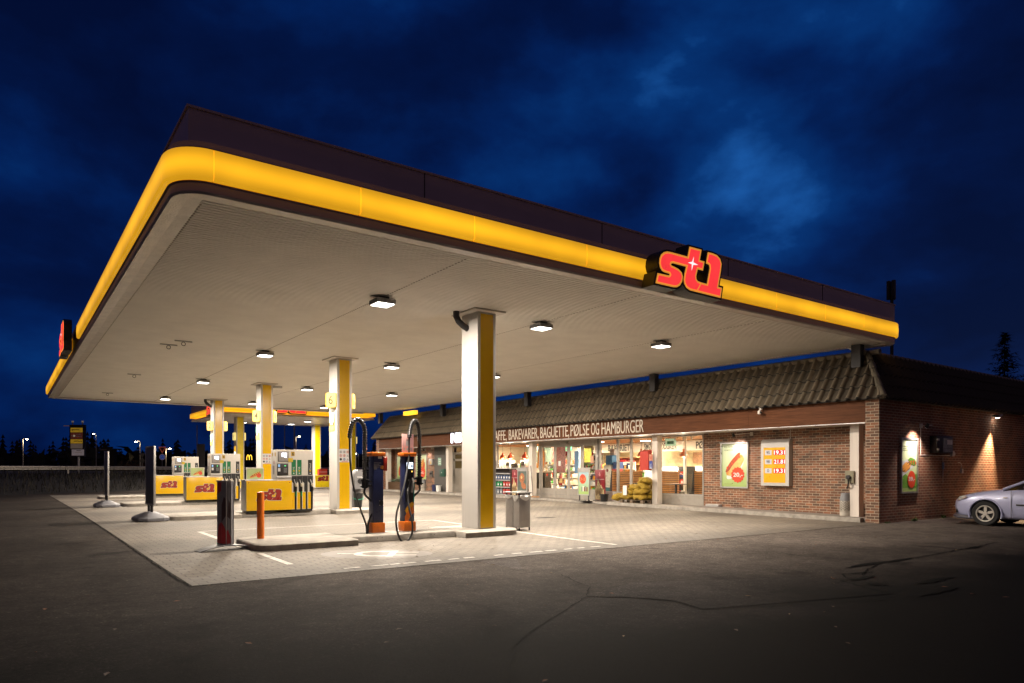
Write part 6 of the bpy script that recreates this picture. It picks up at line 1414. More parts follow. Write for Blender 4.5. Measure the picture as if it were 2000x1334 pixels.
t = thing('round_poster', 'tall orange oval food picture beside the doors', 'poster'); g = MB(); g.flat(blob(0, 0, .32, .62, 0), (20.45, 25.85, 1.85), *SIDE, mat('print_pale_rim', (.7, .5, .35), .5)); g.flat(blob(0, 0, .26, .52, 0), (20.44, 25.85, 1.85), *SIDE, mat('print_glow_orange', (.75, .25, .04), .5, emit=.25, var=.3, scale=12)); g.build('print', t, smooth=0)
g = MB(); g.box((20.4, 25.5, .05), (20.75, 26.15, 1.2), mat('dark_bin', (.05, .035, .02), .5)); tag(g.build('dark_cabinet', smooth=0), 'dark cabinet under the oval food picture beside the doors', 'cabinet')
# coffee bar seen through the left window
t = thing('coffee_bar', 'white coffee bar with machines behind the left shop window', 'counter', (21.9, 28.3, .045)); g = MB(); g.box((0, 0, 0), (.6, 4.6, 1.32), cw, .01); g.build('base', t); g = MB(); g.box((-.03, -.02, 1.32), (.63, 4.62, 1.36), swht, .006); g.build('top', t)
for q, m in ((.9, lgrey), (2.3, swht), (3.3, lgrey)): g = MB(); g.box((.15, q, 1.36), (.5, q + .45, 1.8), m, .02); g.box((.14, q + .08, 1.5), (.15, q + .37, 1.7), black); g.build('machine', t)
for q in (1.55, 1.85): g = MB(); g.box((.1, q, 1.36), (.13, q + .28, 1.62), mat('chalkboard', (.05, .05, .045), .6)); g.build('menu_card', t, smooth=0)
for n, y0, k in (('green', 29.5, 6), ('white', 30.2, 8), ('orange', 28.6, 6)): bottles((n, k), 22.35, y0, 1.41, .11, '%s bottle standing on the coffee bar behind the left window' % n, '%s bottles on the coffee bar' % n, .28)
g = MB(); g.box((23.7, 29.0, 1.75), (23.75, 31.2, 2.62), mat('board_green_grey', (.10, .16, .13), .6, var=.15)); 
for q in range(3): g.rect(.6 + .1 * q, .45 - q * .1, 1.5 - .1 * q, .49 - q * .1, (23.698, 31.0, 1.85), *SIDE, mat('print_gold', (.7, .5, .2), .5))
tag(g.build('menu_board', smooth=0), 'green grey menu board behind the red orange pendant lamps', 'menu board')
g = MB(); g.box((23.6, 27.9, 1.75), (23.65, 28.95, 2.62), mat('board_red_food', (.35, .05, .04), .5, var=.6, scale=9)); tag(g.build('menu_board', smooth=0), 'red food picture board right of the green menu board', 'menu board')
# storeroom light put into a glowing wall panel behind the service door
t = thing('store_wall_glow', 'yellow lit storeroom wall panel seen above the service door', 'wall panel'); g = MB(); g.box((21.0, 31.7, .05), (21.05, 33.08, 2.64), mat('store_yellow', (.7, .48, .15), .5, emit=.5, ecol=(1, .65, .2))); g.build('panel', t, smooth=0)

gondola('pale shelf of cups and packets on the tiled wall behind the cafe counter', 26.1, 16.2, 19.4, (1.0, 1.35, 1.7), 9, .35)
gondola('low shelf of sweets just inside the doors', 21.6, 22.6, 24.2, (.1, .35, .6, .85), 12, .35)
# ------------------------------------------------------------------ parked car
car = thing('parked_car', 'silver lilac hatchback parked nose in beside the dark brick end wall', 'car', (21.27, 8.29, gz(7.5)), R(-90))
cp = mat('car_paint', (.50, .52, .76), .3, metal=.1, var=.04, scale=2, coat=.6)
# stations: x, half width at sill, half width at waist, z sill, z bumper line, z shoulder, z centre top, half width of top
ST = [(0.02, .42, .56, .24, .42, .58, .64, .40), (0.10, .60, .70, .21, .44, .64, .71, .50), (0.28, .74, .80, .19, .46, .71, .78, .60), (0.55, .80, .85, .18, .48, .78, .845, .66), (0.86, .82, .865, .18, .50, .83, .895, .70), (1.2, .82, .87, .17, .50, .875, .94, .72), (1.45, .82, .875, .17, .5, .90, .965, .72), (1.9, .82, .875, .17, .5, .92, .95, .70), (2.6, .82, .875, .17, .5, .935, .96, .70), (3.4, .82, .87, .18, .5, .945, .965, .68), (3.9, .78, .84, .22, .5, .94, .96, .64), (4.15, .70, .78, .28, .5, .92, .945, .58), (4.28, .58, .66, .34, .5, .85, .88, .48)]
ST = [(x, a, b, zs, zb_, .42 + (zh - .42) * 1.07 if zh > .42 else zh, .42 + (zc - .42) * 1.07, wt) for x, a, b, zs, zb_, zh, zc, wt in ST]
vs = []; fs = []; ring = 12
for (x, ws, ww, zs, zb_, zh, zc, wt) in ST:
    half = [(0, zs), (ws * .8, zs), (ws, zs + .05), (ww, zb_), (ww * .985, zb_ + (zh - zb_) * .55), (ww * .93, zh), (wt, zh + (zc - zh) * .72)]
    vs += [(x, -y, z) for y, z in half] + [(x, 0, zc)] + [(x, y, z) for y, z in half[:0:-1]]
n = 14
for i in range(len(ST) - 1):
    for k in range(n): fs.append([i * n + k, (i + 1) * n + k, (i + 1) * n + (k + 1) % n, i * n + (k + 1) % n])
fs += [list(range(n)), [(len(ST) - 1) * n + k for k in range(n)][::-1]]
g = MB(); g.add(vs, fs, cp); body = g.build('body', car, smooth=0)
body.modifiers.new('sub', 'SUBSURF').levels = 3; body.modifiers['sub'].render_levels = 3
WH = [(.86, -.74), (.86, .74), (3.5, -.74), (3.5, .74)]
cg_ = MB()
for x, y in WH: cg_.cyl((x, y - .25, .315), (x, y + .25, .315), .365, black, n=48)
cut = cg_.build('cutter', car, smooth=0); bo = body.modifiers.new('arch', 'BOOLEAN'); bo.object = cut; bo.operation = 'DIFFERENCE'; bo.solver = 'EXACT'
dg = bpy.context.evaluated_depsgraph_get(); me = bpy.data.meshes.new_from_object(body.evaluated_get(dg)); body.modifiers.clear(); body.data = me; me.shade_smooth(); me.set_sharp_from_angle(angle=R(35)); bpy.data.objects.remove(cut)
bk_ = MB()
for x in (.86, 3.5): bk_.box((x - .36, -.66, .2), (x + .36, .66, .72), black)
bk_.build('wheel_well', car, smooth=0)
for x, y in WH:
    s = -1 if y < 0 else 1
    wt_ = MB(); wt_.lathe([(.20, -.10), (.29, -.105), (.31, -.09), (.318, -.05), (.318, .05), (.31, .09), (.29, .105), (.20, .10)], (x, y + s * .02, .318), mat('tyre', (.015, .015, .015), .75, var=.3), 40, 'y', False); 
    wh = wt_.build('wheel', car, smooth=40)
    r_ = MB(); sil = mat('rim_silver', (.62, .58, .52), .35, metal=.15, var=.1); dd = mat('rim_dark', (.02, .02, .02), .6)
    yo = y + s * .115
    r_.cyl((x, y + s * .03, .318), (x, y + s * .06, .318), .20, dd, n=32); r_.lathe([(.215, .0), (.205, .015), (.185, .012), (.18, -.03)], (x, yo, .318), sil, 40, 'y', False) if s > 0 else r_.lathe([(.18, .03), (.185, -.012), (.205, -.015), (.215, .0)], (x, yo, .318), sil, 40, 'y', False)
    for k in range(5):
        a = k * 1.2566 + .3; u = Vector((math.cos(a), 0, math.sin(a))); v = Vector((-math.sin(a), 0, math.cos(a))); c = Vector((x, yo - s * .012, .318))
        p = [c + u * .02 - v * .035, c + u * .19 - v * .03, c + u * .19 + v * .03, c + u * .02 + v * .035]; q = [w_ - Vector((0, s * .03, 0)) for w_ in p]
        f = [[0, 1, 2, 3], [4, 7, 6, 5], [0, 4, 5, 1], [1, 5, 6, 2], [2, 6, 7, 3], [3, 7, 4, 0]]
        r_.add(p + q, f if s < 0 else [i[::-1] for i in f], sil)
    r_.cyl((x, yo - s * .03, .318), (x, yo + s * .002, .318), .05, sil, n=20)
    for k in range(5): a = k * 1.2566 + .93; r_.cyl((x + .065 * math.cos(a), yo - s * .02, .318 + .065 * math.sin(a)), (x + .065 * math.cos(a), yo - s * .003, .318 + .065 * math.sin(a)), .012, dark, n=8)
    r_.build('rim', wh, smooth=35)
# arch lip on the near side
for x in (.86, 3.5):
    for s in (-1, 1):
        g = MB(); g.tube([(x + .375 * math.cos(R(a)), s * (.862 if x > 2 else .855), .315 + .375 * math.sin(R(a))) for a in range(-18, 199, 9)], .022, cp, 8); g.build('wheel_arch', car)
# cabin
gl = mat('car_glass', (.006, .007, .008), .05, var=.05, spec=.8)
CAB = [(1.25, .72, .93, .93), (1.75, .69, .94, 1.17), (2.1, .65, .95, 1.36), (2.35, .63, .95, 1.43), (3.0, .62, .955, 1.455), (3.6, .60, .955, 1.40), (4.0, .57, .95, 1.18), (4.2, .54, .94, .95)]
g = MB(); vs = []; fs = []
for x, wt, zb2, zt in CAB:
    k = (zt - zb2) / .52; vs += [(x, -.80 + .0, zb2 - .04), (x, -(.80 - .20 * max(0, k)), zt - .03 * k), (x, -(.6 - .2 * max(0, k)) , zt + .02 * k), (x, 0, zt + .04 * k), (x, (.6 - .2 * max(0, k)), zt + .02 * k), (x, (.80 - .20 * max(0, k)), zt - .03 * k), (x, .80, zb2 - .04)]
for i in range(len(CAB) - 1):
    for k in range(6): fs.append([i * 7 + k, (i + 1) * 7 + k, (i + 1) * 7 + k + 1, i * 7 + k + 1][::1])
g.add(vs, fs, gl); g.build('window', car, smooth=60)
V = lambda i, k: Vector(vs[i * 7 + k])
g = MB()
for k in (1, 5):
    g.tube([V(i, k) + Vector((0, .0, .012)) for i in range(len(CAB))], .038, cp, 10)
top = []; tf = []
for i in range(2, 6):
    for k in range(1, 6): top.append(tuple(V(i, k) + Vector((0, 0, .014))))
for i in range(3):
    for k in range(4): tf.append([i * 5 + k, (i + 1) * 5 + k, (i + 1) * 5 + k + 1, i * 5 + k + 1])
g.add(top, tf, cp)
for k, s in ((1, -1), (5, 1)):
    for xi, x2 in ((4, 2.62),):
        a = V(4, k); g.tube([(2.72, s * .80, .95), (2.66, s * .69, 1.2), (2.62, s * .605, 1.42)], .045, black, 8)
g.build('roof', car, smooth=60)
for s in (-1, 1):
    # door with shut lines, moulding and handle
    d = MB(); yy = s * .882
    d.box((1.44, s * .872, .22), (1.448, s * .879, .93), black); d.box((2.68, s * .872, .22), (2.688, s * .879, .95), black); d.box((1.45, s * .865, .205), (2.68, s * .872, .212), black); d.build('door', car, smooth=0)
    d = MB(); d.box((1.55, s * .868, .545), (2.66, s * .893, .585), black, .008); d.build('moulding', car)
    m_ = MB(); m_.lathe([(0, -.1), (.06, -.09), (.085, -.02), (.085, .05), (.06, .09), (0, .1)], (1.83, s * .97, 1.02), black, 18, 'y'); m_.tube([(1.83, s * .80, .97), (1.83, s * .95, 1.0)], .025, black, 8); m_.build('mirror', car)
    h = MB(); hl = mat('headlight_glass', (.5, .5, .52), .08, metal=.3, var=.2, scale=20)
    h.add([(.075, s * .52, .60), (.20, s * .725, .62), (.42, s * .80, .71), (.40, s * .755, .775), (.22, s * .66, .735), (.09, s * .50, .675)], [[0, 1, 2, 3, 4, 5] if s < 0 else [5, 4, 3, 2, 1, 0]], hl); h.v = [(x - .012, y + s * .028, z + .004) for x, y, z in h.v]; h.build('headlight', car, smooth=0)
    i_ = MB(); i_.box((1.27, s * .868, .725), (1.36, s * .884, .75), mat('indicator_clear', (.6, .5, .4), .2), .008); i_.build('indicator', car)
    f_ = MB(); f_.box((.12, s * .60, .30), (.16, s * .70, .39), black, .01); f_.build('fog_lamp', car)
b_ = MB(); b_.box((-.005, -.40, .43), (.06, .40, .56), black, .01); b_.box((.0, -.34, .27), (.06, .34, .35), black, .01); b_.build('grille', car)
b_ = MB()
for i in range(13):
    a = -1.25 + 2.5 * i / 12
pts = [(.78, -.80, .2), (.45, -.795, .2), (.2, -.74, .21), (.07, -.6, .22), (.0, -.35, .23), (-.01, 0, .23), (.0, .35, .23), (.07, .6, .22), (.2, .74, .21), (.45, .795, .2), (.78, .80, .2)]
b_.tube(pts, .055, mat('bumper_skirt', (.09, .085, .11), .5), 10); b_.build('bumper_skirt', car)
b_ = MB(); b_.tube([(.06, -.66, .475), (.02, -.5, .475), (.0, -.42, .475)], .012, lgrey, 8); b_.build('trim', car)
b_ = MB(); b_.add([(2.0, -.60, 1.0), (2.55, -.60, 1.0), (2.5, -.55, 1.25), (2.05, -.55, 1.15)], [[0, 1, 2, 3]], mat('seat_fabric', (.05, .05, .05), .8)); b_.build('seat', car, smooth=0)

# ------------------------------------------------------------------ second canopy beyond
far = thing('fuel_canopy', 'second smaller canopy in the distance with a thin glowing yellow edge', 'canopy')
fx0, fx1, fy0, fy1 = 10.85, 20.9, 45.0, 54.6
g = MB(); g.box((fx0 + .1, fy0 + .1, 4.84), (fx1 - .1, fy1 - .1, 4.9), soff); g.build('soffit', far, smooth=0)
g = MB(); g.box((fx0 + .05, fy0 + .05, 4.78), (fx1 - .05, fy1 - .05, 4.838), trim); g.box((fx0 + .06, fy0 + .06, 5.34), (fx1 - .06, fy1 - .06, 5.85), fasc); g.build('fascia', far, smooth=0)
g = MB(); fb = mat_band('lit_yellow_far_band', (1.0, .45, .01), 1.05); g.prism([(x, y) for x, y in [(fx0 + .3, fy0), (fx1, fy0), (fx1, fy1), (fx0, fy1), (fx0, fy0 + .3), (fx0 + .06, fy0 + .12), (fx0 + .15, fy0 + .04)]], (0, 0, 0), X, Y, 5.0, 5.33, fb); g.build('light_band', far, smooth=30)
for cx, cy in ((12.22, 47.4), (20.0, 47.4), (19.3, 52.5)):
    g = MB(); g.box((cx, cy, 0), (cx + .5, cy + .6, 4.8), white); c = g.build('column', far, smooth=0); g = MB(); g.box((cx + .06, cy - .01, .05), (cx + .44, cy + .0, 4.75), mat('yellow_far_lit_paint', (.92, .70, .01), .3)); g.build('yellow_panel', c, smooth=0)  # distant panels in a brighter yellow: lamp light put into the paint
proto = [o for o in COL.objects if o.get('category') == 'ceiling light' and o.parent is None][0]
for k, (lx, ly_) in enumerate(((13.8, 48.5), (17.2, 48.5), (17.2, 52), (13.8, 52))): 
    o = dup(proto, (lx, ly_ - .4, 4.83), 0, 'lamp under the distant second canopy, %s' % ['front left', 'front right', 'back right', 'back left'][k], 'lights under the distant canopy')
logo_sign('red st1 letters on the front edge of the distant canopy', (14.95, 44.72, 4.95), X)
logo_sign('red st1 letters on the left end of the distant canopy', (10.5, 47.0, 4.82), -Y)
def far_light(cx, cy, z, lab):
    t = thing('number_light', lab, 'number light', group='number lights on the distant canopy'); g = MB(); g.box((cx - .12, cy + .05, z), (cx, cy + .5, z + .5), nlit, .04); g.build('light_plate', t)
    g = MB(); g.text('8', .15, .12, .26, (cx - .122, cy + .5, z), *SIDE, digit, w=.15); g.build('digit', t, smooth=0)
far_light(12.22, 47.4, 3.25, 'glowing number light left of the distant canopy column'); far_light(12.84, 47.4, 3.25, 'glowing number light right of the left distant column'); far_light(20.62, 47.4, 3.2, 'glowing number light on the rightmost distant column')
t = thing('price_light', 'small lit price strip on the left distant column', 'price sign'); g = MB(); g.box((12.19, 47.5, 2.2), (12.215, 47.85, 2.85), e('lit_soft_yellow', (1, .72, .15), 1.0) if False else nedge); g.build('casing', t, smooth=0); g = MB(); g.rect(-47.8, 2.25, -47.55, 2.5, (12.187, 0, 0), *SIDE, wl); g.build('print', t, smooth=0)
t = thing('service_counter', 'small yellow counter with red st1 logo under the distant canopy', 'counter', (17.3, 46.9, .06)); g = MB(); g.box((0, 0, .0), (1.1, .5, .9), white); g.box((0, -.02, .05), (1.1, .0, .88), mat('yellow_far_lit_paint', (.92, .70, .01), .3)); g.build('cabinet', t, smooth=0); g = MB(); logo_print(g, .55, .5, .75, (0, -.022, 0), *FRONT); g.build('logo', t, smooth=0)
t = thing('red_crate', 'red crate standing on the distant yellow counter', 'crate', (17.6, 47.0, .96)); g = MB(); g.box((0, 0, 0), (.6, .35, .42), red, .01); g.box((.03, -.01, .2), (.57, .0, .22), swht); g.build('body', t)
g = MB(); g.box((11.3, 46.5, -.02), (20.9, 48.5, .12), concrete, .02); tag(g.build('kerb_island'), 'low pale kerb island under the distant canopy', 'kerb island')

# ------------------------------------------------------------------ verge, road and distance
vg = mat('verge_soil', (.012, .010, .007), .9, var=.4, scale=1.5)
foot = [(-60, 6), (-20, 31.6), (-.2, 44.8), (5.8, 48.6), (9.2, 53.2), (13, 62), (25, 74), (60, 88), (200, 120)]; topl = [(-75, 18), (-30, 46), (-3, 60.5), (4, 64), (10, 67.5), (16, 73), (27, 83), (62, 98), (200, 135)]
g = MB(); vs = []
for (a, b), (c, d) in zip(foot, topl): vs += [(a, b, .005), (a + (c - a) * .35, b + (d - b) * .35, .62), (c, d, 1.02), (c + (c - a) * .3, d + (d - b) * .3, 1.03)]
fs = []
for i in range(len(foot) - 1):
    for k in range(3): fs.append([i * 4 + k, i * 4 + 4 + k, i * 4 + 5 + k, i * 4 + 1 + k][::1])
g.add(vs, [f[::-1] for f in fs], vg); struct(g.build('verge_bank', smooth=60))
g = MB(); vs = []
for (a, b), (c, d) in zip(foot, topl): vs += [(c + (c - a) * .3, d + (d - b) * .3, 1.03), (c + (c - a) * 6, d + (d - b) * 6, 1.06)]
g.add(vs, [[i * 2, i * 2 + 2, i * 2 + 3, i * 2 + 1][::-1] for i in range(len(foot) - 1)], mat('road_far', (.03, .028, .026), .8)); struct(g.build('road', smooth=0))
def along(pl, step):
    out = []
    for (a, b), (c, d) in zip(pl, pl[1:]):
        n = max(1, int(math.dist((a, b), (c, d)) / step))
        for i in range(n): out.append((a + (c - a) * i / n, b + (d - b) * i / n))
    return out
gm = [mat('dry_grass_%s' % k, c, .8, var=.4, scale=3) for k, c in (('olive', (.010, .008, .004)), ('straw', (.020, .013, .007)), ('dark', (.005, .005, .003)))]
g = MB(); fl = along(foot[1:7], .12); tl = along(topl[1:7], .12)
for i in range(9000):
    f = rnd.random(); k = rnd.random(); a = fl[min(len(fl) - 1, int(k * len(fl)))]; b = tl[min(len(tl) - 1, int(k * len(tl)))]
    x, y = a[0] + (b[0] - a[0]) * f, a[1] + (b[1] - a[1]) * f; z = (.62 * f / .35 if f < .35 else .62 + .4 * (f - .35) / .65)
    h = rnd.uniform(.2, .7) * (1.2 if rnd.random() < .15 else .8); t = rnd.uniform(0, 6.28); dx, dy = math.cos(t), math.sin(t); w_ = rnd.uniform(.015, .04)
    g.add([(x - dx * w_, y - dy * w_, z - .05), (x + dx * w_, y + dy * w_, z - .05), (x + rnd.uniform(-.2, .2), y + rnd.uniform(-.2, .2), z + h)], [[0, 1, 2]], gm[rnd.randrange(3)])
stuff(tag(g.build('grass', smooth=0), 'dark rough grass on the bank below the guard rail', 'grass'))
g = MB(); rail = mat('galvanised_rail', (.48, .44, .39), .4, metal=.4, var=.15)
rl = topl[1:8]; vs = []; prof = [(0, 1.30), (-.03, 1.33), (-.03, 1.40), (.02, 1.44), (.02, 1.47), (-.03, 1.51), (-.03, 1.58), (0, 1.61)]
t = thing('guard_rail', 'long pale steel guard rail on the bank along the distant road', 'guard rail')
for i, (x, y) in enumerate(rl): vs += [(x - o_ * .5, y + o_ * .8, z) for o_, z in [(p[0], p[1]) for p in prof]]
g.add(vs, [[i * 8 + k, i * 8 + 8 + k, i * 8 + 9 + k, i * 8 + 1 + k][::-1] for i in range(len(rl) - 1) for k in range(7)], rail); g.build('beam', t, smooth=40)
for (x, y) in along(rl, 4.0)[4:40]: g = MB(); g.box((x - .05, y + .06, .8), (x + .05, y + .16, 1.45), rail); g.build('post', t, smooth=0)
# fallen leaves blown over the lot
g = MB(); lf = [mat('dead_leaf_%s' % k, c, .7, var=.4, scale=40) for k, c in (('rust', (.20, .07, .02)), ('tan', (.26, .16, .06)), ('brown', (.09, .05, .025)))]
for i in range(150):
    x, y = rnd.uniform(-4, 22), rnd.uniform(2.5, 12); l = rnd.uniform(.018, .045); a = rnd.uniform(0, 6.28); z = gz(y) + .011
    c, s_ = math.cos(a), math.sin(a); g.add([(x - l * c, y - l * s_, z), (x + l * .5 * s_, y - l * .5 * c, z + .008), (x + l * c, y + l * s_, z + .004), (x - l * .5 * s_, y + l * .5 * c, z + .006)], [[0, 1, 2, 3]], lf[i % 3])
stuff(tag(g.build('leaves', smooth=0), 'few small dead leaves scattered over the dark asphalt', 'leaves'))
# street lamps
lm_ = mat('street_lamp_glow', (1, .8, .5), .4, emit=60, ecol=(1, .80, .55)); lo_ = mat('street_lamp_orange', (1, .5, .15), .4, emit=55, ecol=(1, .5, .13)); pole = mat('lamp_pole', (.35, .33, .3), .5, metal=.4)
def at(u, D): k = (u - 1000) / 1367; return Vector((D * (.587 + k * .8095), D * (.8095 - k * .587), 0))
def street_lamp(label, p, h, m, arm, power=0.0):
    t = thing('street_lamp', label, 'street lamp', (p.x, p.y, .9), group='street lamps along the distant road'); g = MB(); g.cyl((0, 0, 0), (0, 0, h), .09, pole, r1=.05, n=10); a = Vector((.8095, -.587, 0)) * arm; g.tube([(0, 0, h), (a.x * .5, a.y * .5, h + .1), (a.x, a.y, h + .1)], .04, pole, 8); g.build('pole', t)
    g = MB(); g.box((a.x - .3, a.y - .12, h + .04), (a.x + .3, a.y + .12, h + .18), dark, .02); g.build('head', t); g = MB(); g.lathe([(0, -.13), (.11, -.08), (.14, .0), (0, .02)], (a.x, a.y, h + .04), m, 12); g.build('bulb', t)
    if power: lamp('POINT', 'glow', t, (a.x, a.y, h - .35), power * .5, (1, .75, .45), shadow_soft_size=.2)
LPS = [(at(45, 110), 4.9 + .3, lm_, .6, 400, 'bright street lamp at the far left above the guard rail'), (at(188, 135), 7.3, lm_, -.5, 200, 'small high street lamp right of the pylon sign'), (at(274, 95), 4.2, lm_, -.6, 400, 'street lamp behind the nearer swing sign'), (at(324, 90), 3.1, lm_, .5, 300, 'low street lamp beside the blue round road sign'), (at(226, 150), 2.6, lo_, .0, 300, 'orange lamp low before the dark trees'), (at(578, 110), 5.6, lm_, .5, 200, 'street lamp seen under the distant canopy'), (at(700, 140), 3.6, lm_, -.5, 0, 'pale lamp between distant column and charging post')]
for p, h, m, a, pw_, lab in LPS: street_lamp(lab, p, h, m, a, pw_)
# masts and bare poles
for u, D, z, r, lab in ((385, 75, 5.6, .05, 'thin bare mast beside pump two'), (556, 90, 6.5, .06, 'thin left flagpole under the distant canopy'), (575, 90, 7.5, .09, 'thicker flagpole right of the thin one')):
    p = at(u, D); g = MB(); g.cyl((p.x, p.y, 0), (p.x, p.y, z + .5), r, pole, n=8); tag(g.build('mast'), lab, 'pole')
t = thing('slat_screen', 'tall dark slatted screen standing behind pump two', 'screen', tuple(at(388, 62)), R(-36))
for k in range(9): g = MB(); g.box((k * .075 - .1, -.03, 0), (k * .075 - .05, .03, 3.6), gwall); g.build('slat', t, smooth=0)
g = MB(); g.box((-.1, .03, 2.9), (.55, .05, 3.0), gwall); g.box((-.1, .03, 1.0), (.55, .05, 1.1), gwall); g.build('rail', t, smooth=0)
# road signs
def road_sign(lab, u, D, z, kind):
    p = at(u, D); rt = Vector((.8095, -.587, 0)); t = thing('road_sign', lab, 'road sign', tuple(p)); g = MB(); g.cyl((0, .05, 0), (0, .05, z + .4), .035, pole, n=8); g.build('post', t)
    g = MB(); pr_ = mat('sign_red', (.5, .06, .04), .4, emit=.12, ecol=(1, .2, .1)); pk_ = mat('sign_pale', (.6, .45, .35), .4, emit=.1, ecol=(1, .6, .4)); pb = mat('sign_blue', (.03, .08, .4), .4, emit=.15, ecol=(.1, .25, 1))
    if kind == 'both':
        g.flat([(-.48, z + .75), (.48, z + .75), (0, z - .05)], (0, 0, 0), rt, Z, pr_); g.flat([(-.3, z + .65), (.3, z + .65), (0, z + .15)], (0, 0, 0), rt, Z, mat('sign_dull_red', (.12, .03, .02), .5), .01); g.disc(0, z - .5, .36, (0, 0, 0), rt, Z, pk_); g.disc(0, z - .5, .31, (0, 0, 0), rt, Z, pb, .01)
        for k in range(3): g.flat([(.2 * math.cos(R(k * 120 + a)), z - .5 + .2 * math.sin(R(k * 120 + a))) for a in range(0, 81, 20)] + [(.12 * math.cos(R(k * 120 + a)), z - .5 + .12 * math.sin(R(k * 120 + a))) for a in range(80, -1, -20)], (0, 0, 0), rt, Z, swht, .02)
    else: g.flat([(-.4, z + .6), (.4, z + .6), (0, z - .05)], (0, 0, 0), rt, Z, mat('sign_back', (.10, .095, .085), .5)); g.disc(0, z - .4, .3, (0, 0, 0), rt, Z, mat('sign_back', (.10, .095, .085), .5))
    g.build('plate', t, smooth=0)
road_sign('red rimmed triangular yield sign above a blue round sign beside the swing sign', 317, 85, 3.35, 'both'); road_sign('back of a triangular road sign beside a street lamp', 278, 93, 2.9, 'back')
# pylon with stacked panels
p = at(150, 58); t = thing('pylon_sign', 'tall pylon sign of stacked yellow, brown and white panels beyond the guard rail', 'pylon sign', tuple(p), R(-35.95))
pe = lambda n, c, s: mat(n, c, .5, emit=s, var=.15, scale=3)
g = MB(); g.cyl((.1, .1, 0), (.1, .1, 2.7), .09, lgrey, n=12); g.box((-.6, -.02, 2.9), (.62, .28, 5.05), dark); g.box((-.45, .0, 2.4), (.65, .2, 2.9), dark); g.build('post', t, smooth=0)
g = MB(); o = (0, -.025, 0); pyel = pe('pylon_yellow', (.55, .32, .02), .32); pbr = pe('pylon_brown', (.16, .035, .02), .2); pgr = pe('pylon_grey', (.25, .19, .15), .2); pw2 = pe('pylon_white', (.38, .32, .33), .22)
g.rect(-.5, 4.42, .5, 4.80, o, *FRONT, pyel); g.rect(-.5, 3.86, .5, 4.40, o, *FRONT, pbr); g.rect(-.5, 3.50, .5, 3.84, o, *FRONT, pyel); g.rect(-.5, 3.08, .5, 3.48, o, *FRONT, pgr); g.rect(-.4, 2.5, .62, 3.0, (0, -.03, 0), *FRONT, pw2); g.build('panel', t, smooth=0)
g = MB()
def arrow(cx, cz, s, d, m): g.flat([(cx - s * d, cz + s), (cx - s * d, cz - s), (cx + s * d, cz)], o, *FRONT, m, .004 if m is ink else .006)
arrow(-.38, 4.62, .07, -1, ink); arrow(-.40, 4.13, .06, 1, swht); arrow(.42, 3.67, .06, 1, ink); arrow(-.3, 2.68, .06, -1, ink); arrow(.5, 2.85, .05, 1, ink)
g.flat(blob(-.2, 4.13, .1, .085, 0), o, *FRONT, pe('pylon_pale', (.6, .5, .35), .3), .005)
for (x0, x1, z, m) in ((-.28, .25, 4.60, ink), (-.05, .36, 4.20, swht), (-.05, .42, 4.05, swht), (-.22, .3, 3.65, ink), (.0, .3, 2.87, ink), (-.1, .45, 2.72, pgr)): 
    x = x0
    while x < x1: w_ = rnd.uniform(.03, .07); g.rect(x, z, x + w_, z + .075, o, *FRONT, m, .008); x += w_ + .02
g.build('print', t, smooth=0)
for xx in (-.4, .42): g = MB(); g.cyl((xx, .1, 5.05), (xx, .1, 5.3), .05, lgrey, n=8); g.cyl((xx, .1, 5.25), (xx, .1, 5.38), .09, pe('pylon_finial', (.5, .42, .35), .15), n=10); g.build('finial', t)
g = MB(); g.box((-1.1, .0, 4.93), (.2, .06, 4.99), pe('pylon_bar', (.3, .17, .08), .15)); g.build('cross_bar', t, smooth=0)
# far restaurant sign
p = at(487, 130); t = thing('arches_sign', 'small glowing yellow rounded letter m sign in the dark distance', 'sign', tuple(p), R(-35.95)); ya = mat('lit_arch_yellow', (1, .7, .05), .4, emit=2.0, ecol=(1, .62, .05))
g = MB()
for s in (-1, 1): g.tube([(s * .24 + .24 * math.cos(R(a)) * s, 0, 3.1 + .95 * math.sin(R(a)) ** .8) for a in range(0, 181, 12)], .06, ya, 8)
g.build('arches', t); g = MB(); g.cyl((0, .1, 0), (0, .1, 3.2), .05, dark, n=8); g.build('post', t)
# gantry roof shape in the distance
p = at(207, 130); t = thing('distant_roof', 'low dark flat roofed shelter far beyond the swing signs', 'shelter', tuple(p), R(-36)); g = MB(); g.box((-1.4, 0, 5.0), (1.3, 3, 5.25), dark); g.box((-1.1, -.02, 4.95), (.1, 0, 5.0), offwhite); g.build('roof', t, smooth=0); g = MB(); g.box((-.5, 1, 0), (.9, 2, 5.0), mat('night_hedge', (.02, .014, .01), .9)); g.build('wall', t, smooth=0)
# treeline
tr = [mat('night_conifer', (.010, .013, .010), .9, var=.4), mat('night_spruce', (.016, .016, .010), .9, var=.4)]
def conifer(g, x, y, h, w, m, r, n=14, base=0.0):
    g.cyl((x, y, 0), (x, y, h * .9), .012 * h, m, r1=.02, n=6)
    for k in range(n):
        f = (k + .3) / n; z = h * (base + (1 - base) * f); rad = w * (1 - f) ** .8 * r.uniform(.75, 1.25) + .08
        q = r.randrange(7, 11); a0 = r.uniform(0, 6.28); vs = [(x, y, z + h * .10)]
        for i in range(q * 2):
            a = a0 + math.pi * i / q + r.uniform(-.12, .12); rr = rad * (r.uniform(.6, 1.35) if i % 2 else r.uniform(.25, .6)); vs.append((x + rr * math.cos(a), y + rr * math.sin(a), z - (rad * .25 if i % 2 else 0)))
        g.add(vs, [[0, i + 1, (i + 1) % (q * 2) + 1] for i in range(q * 2)], m)
g = MB(); r = random.Random(4)
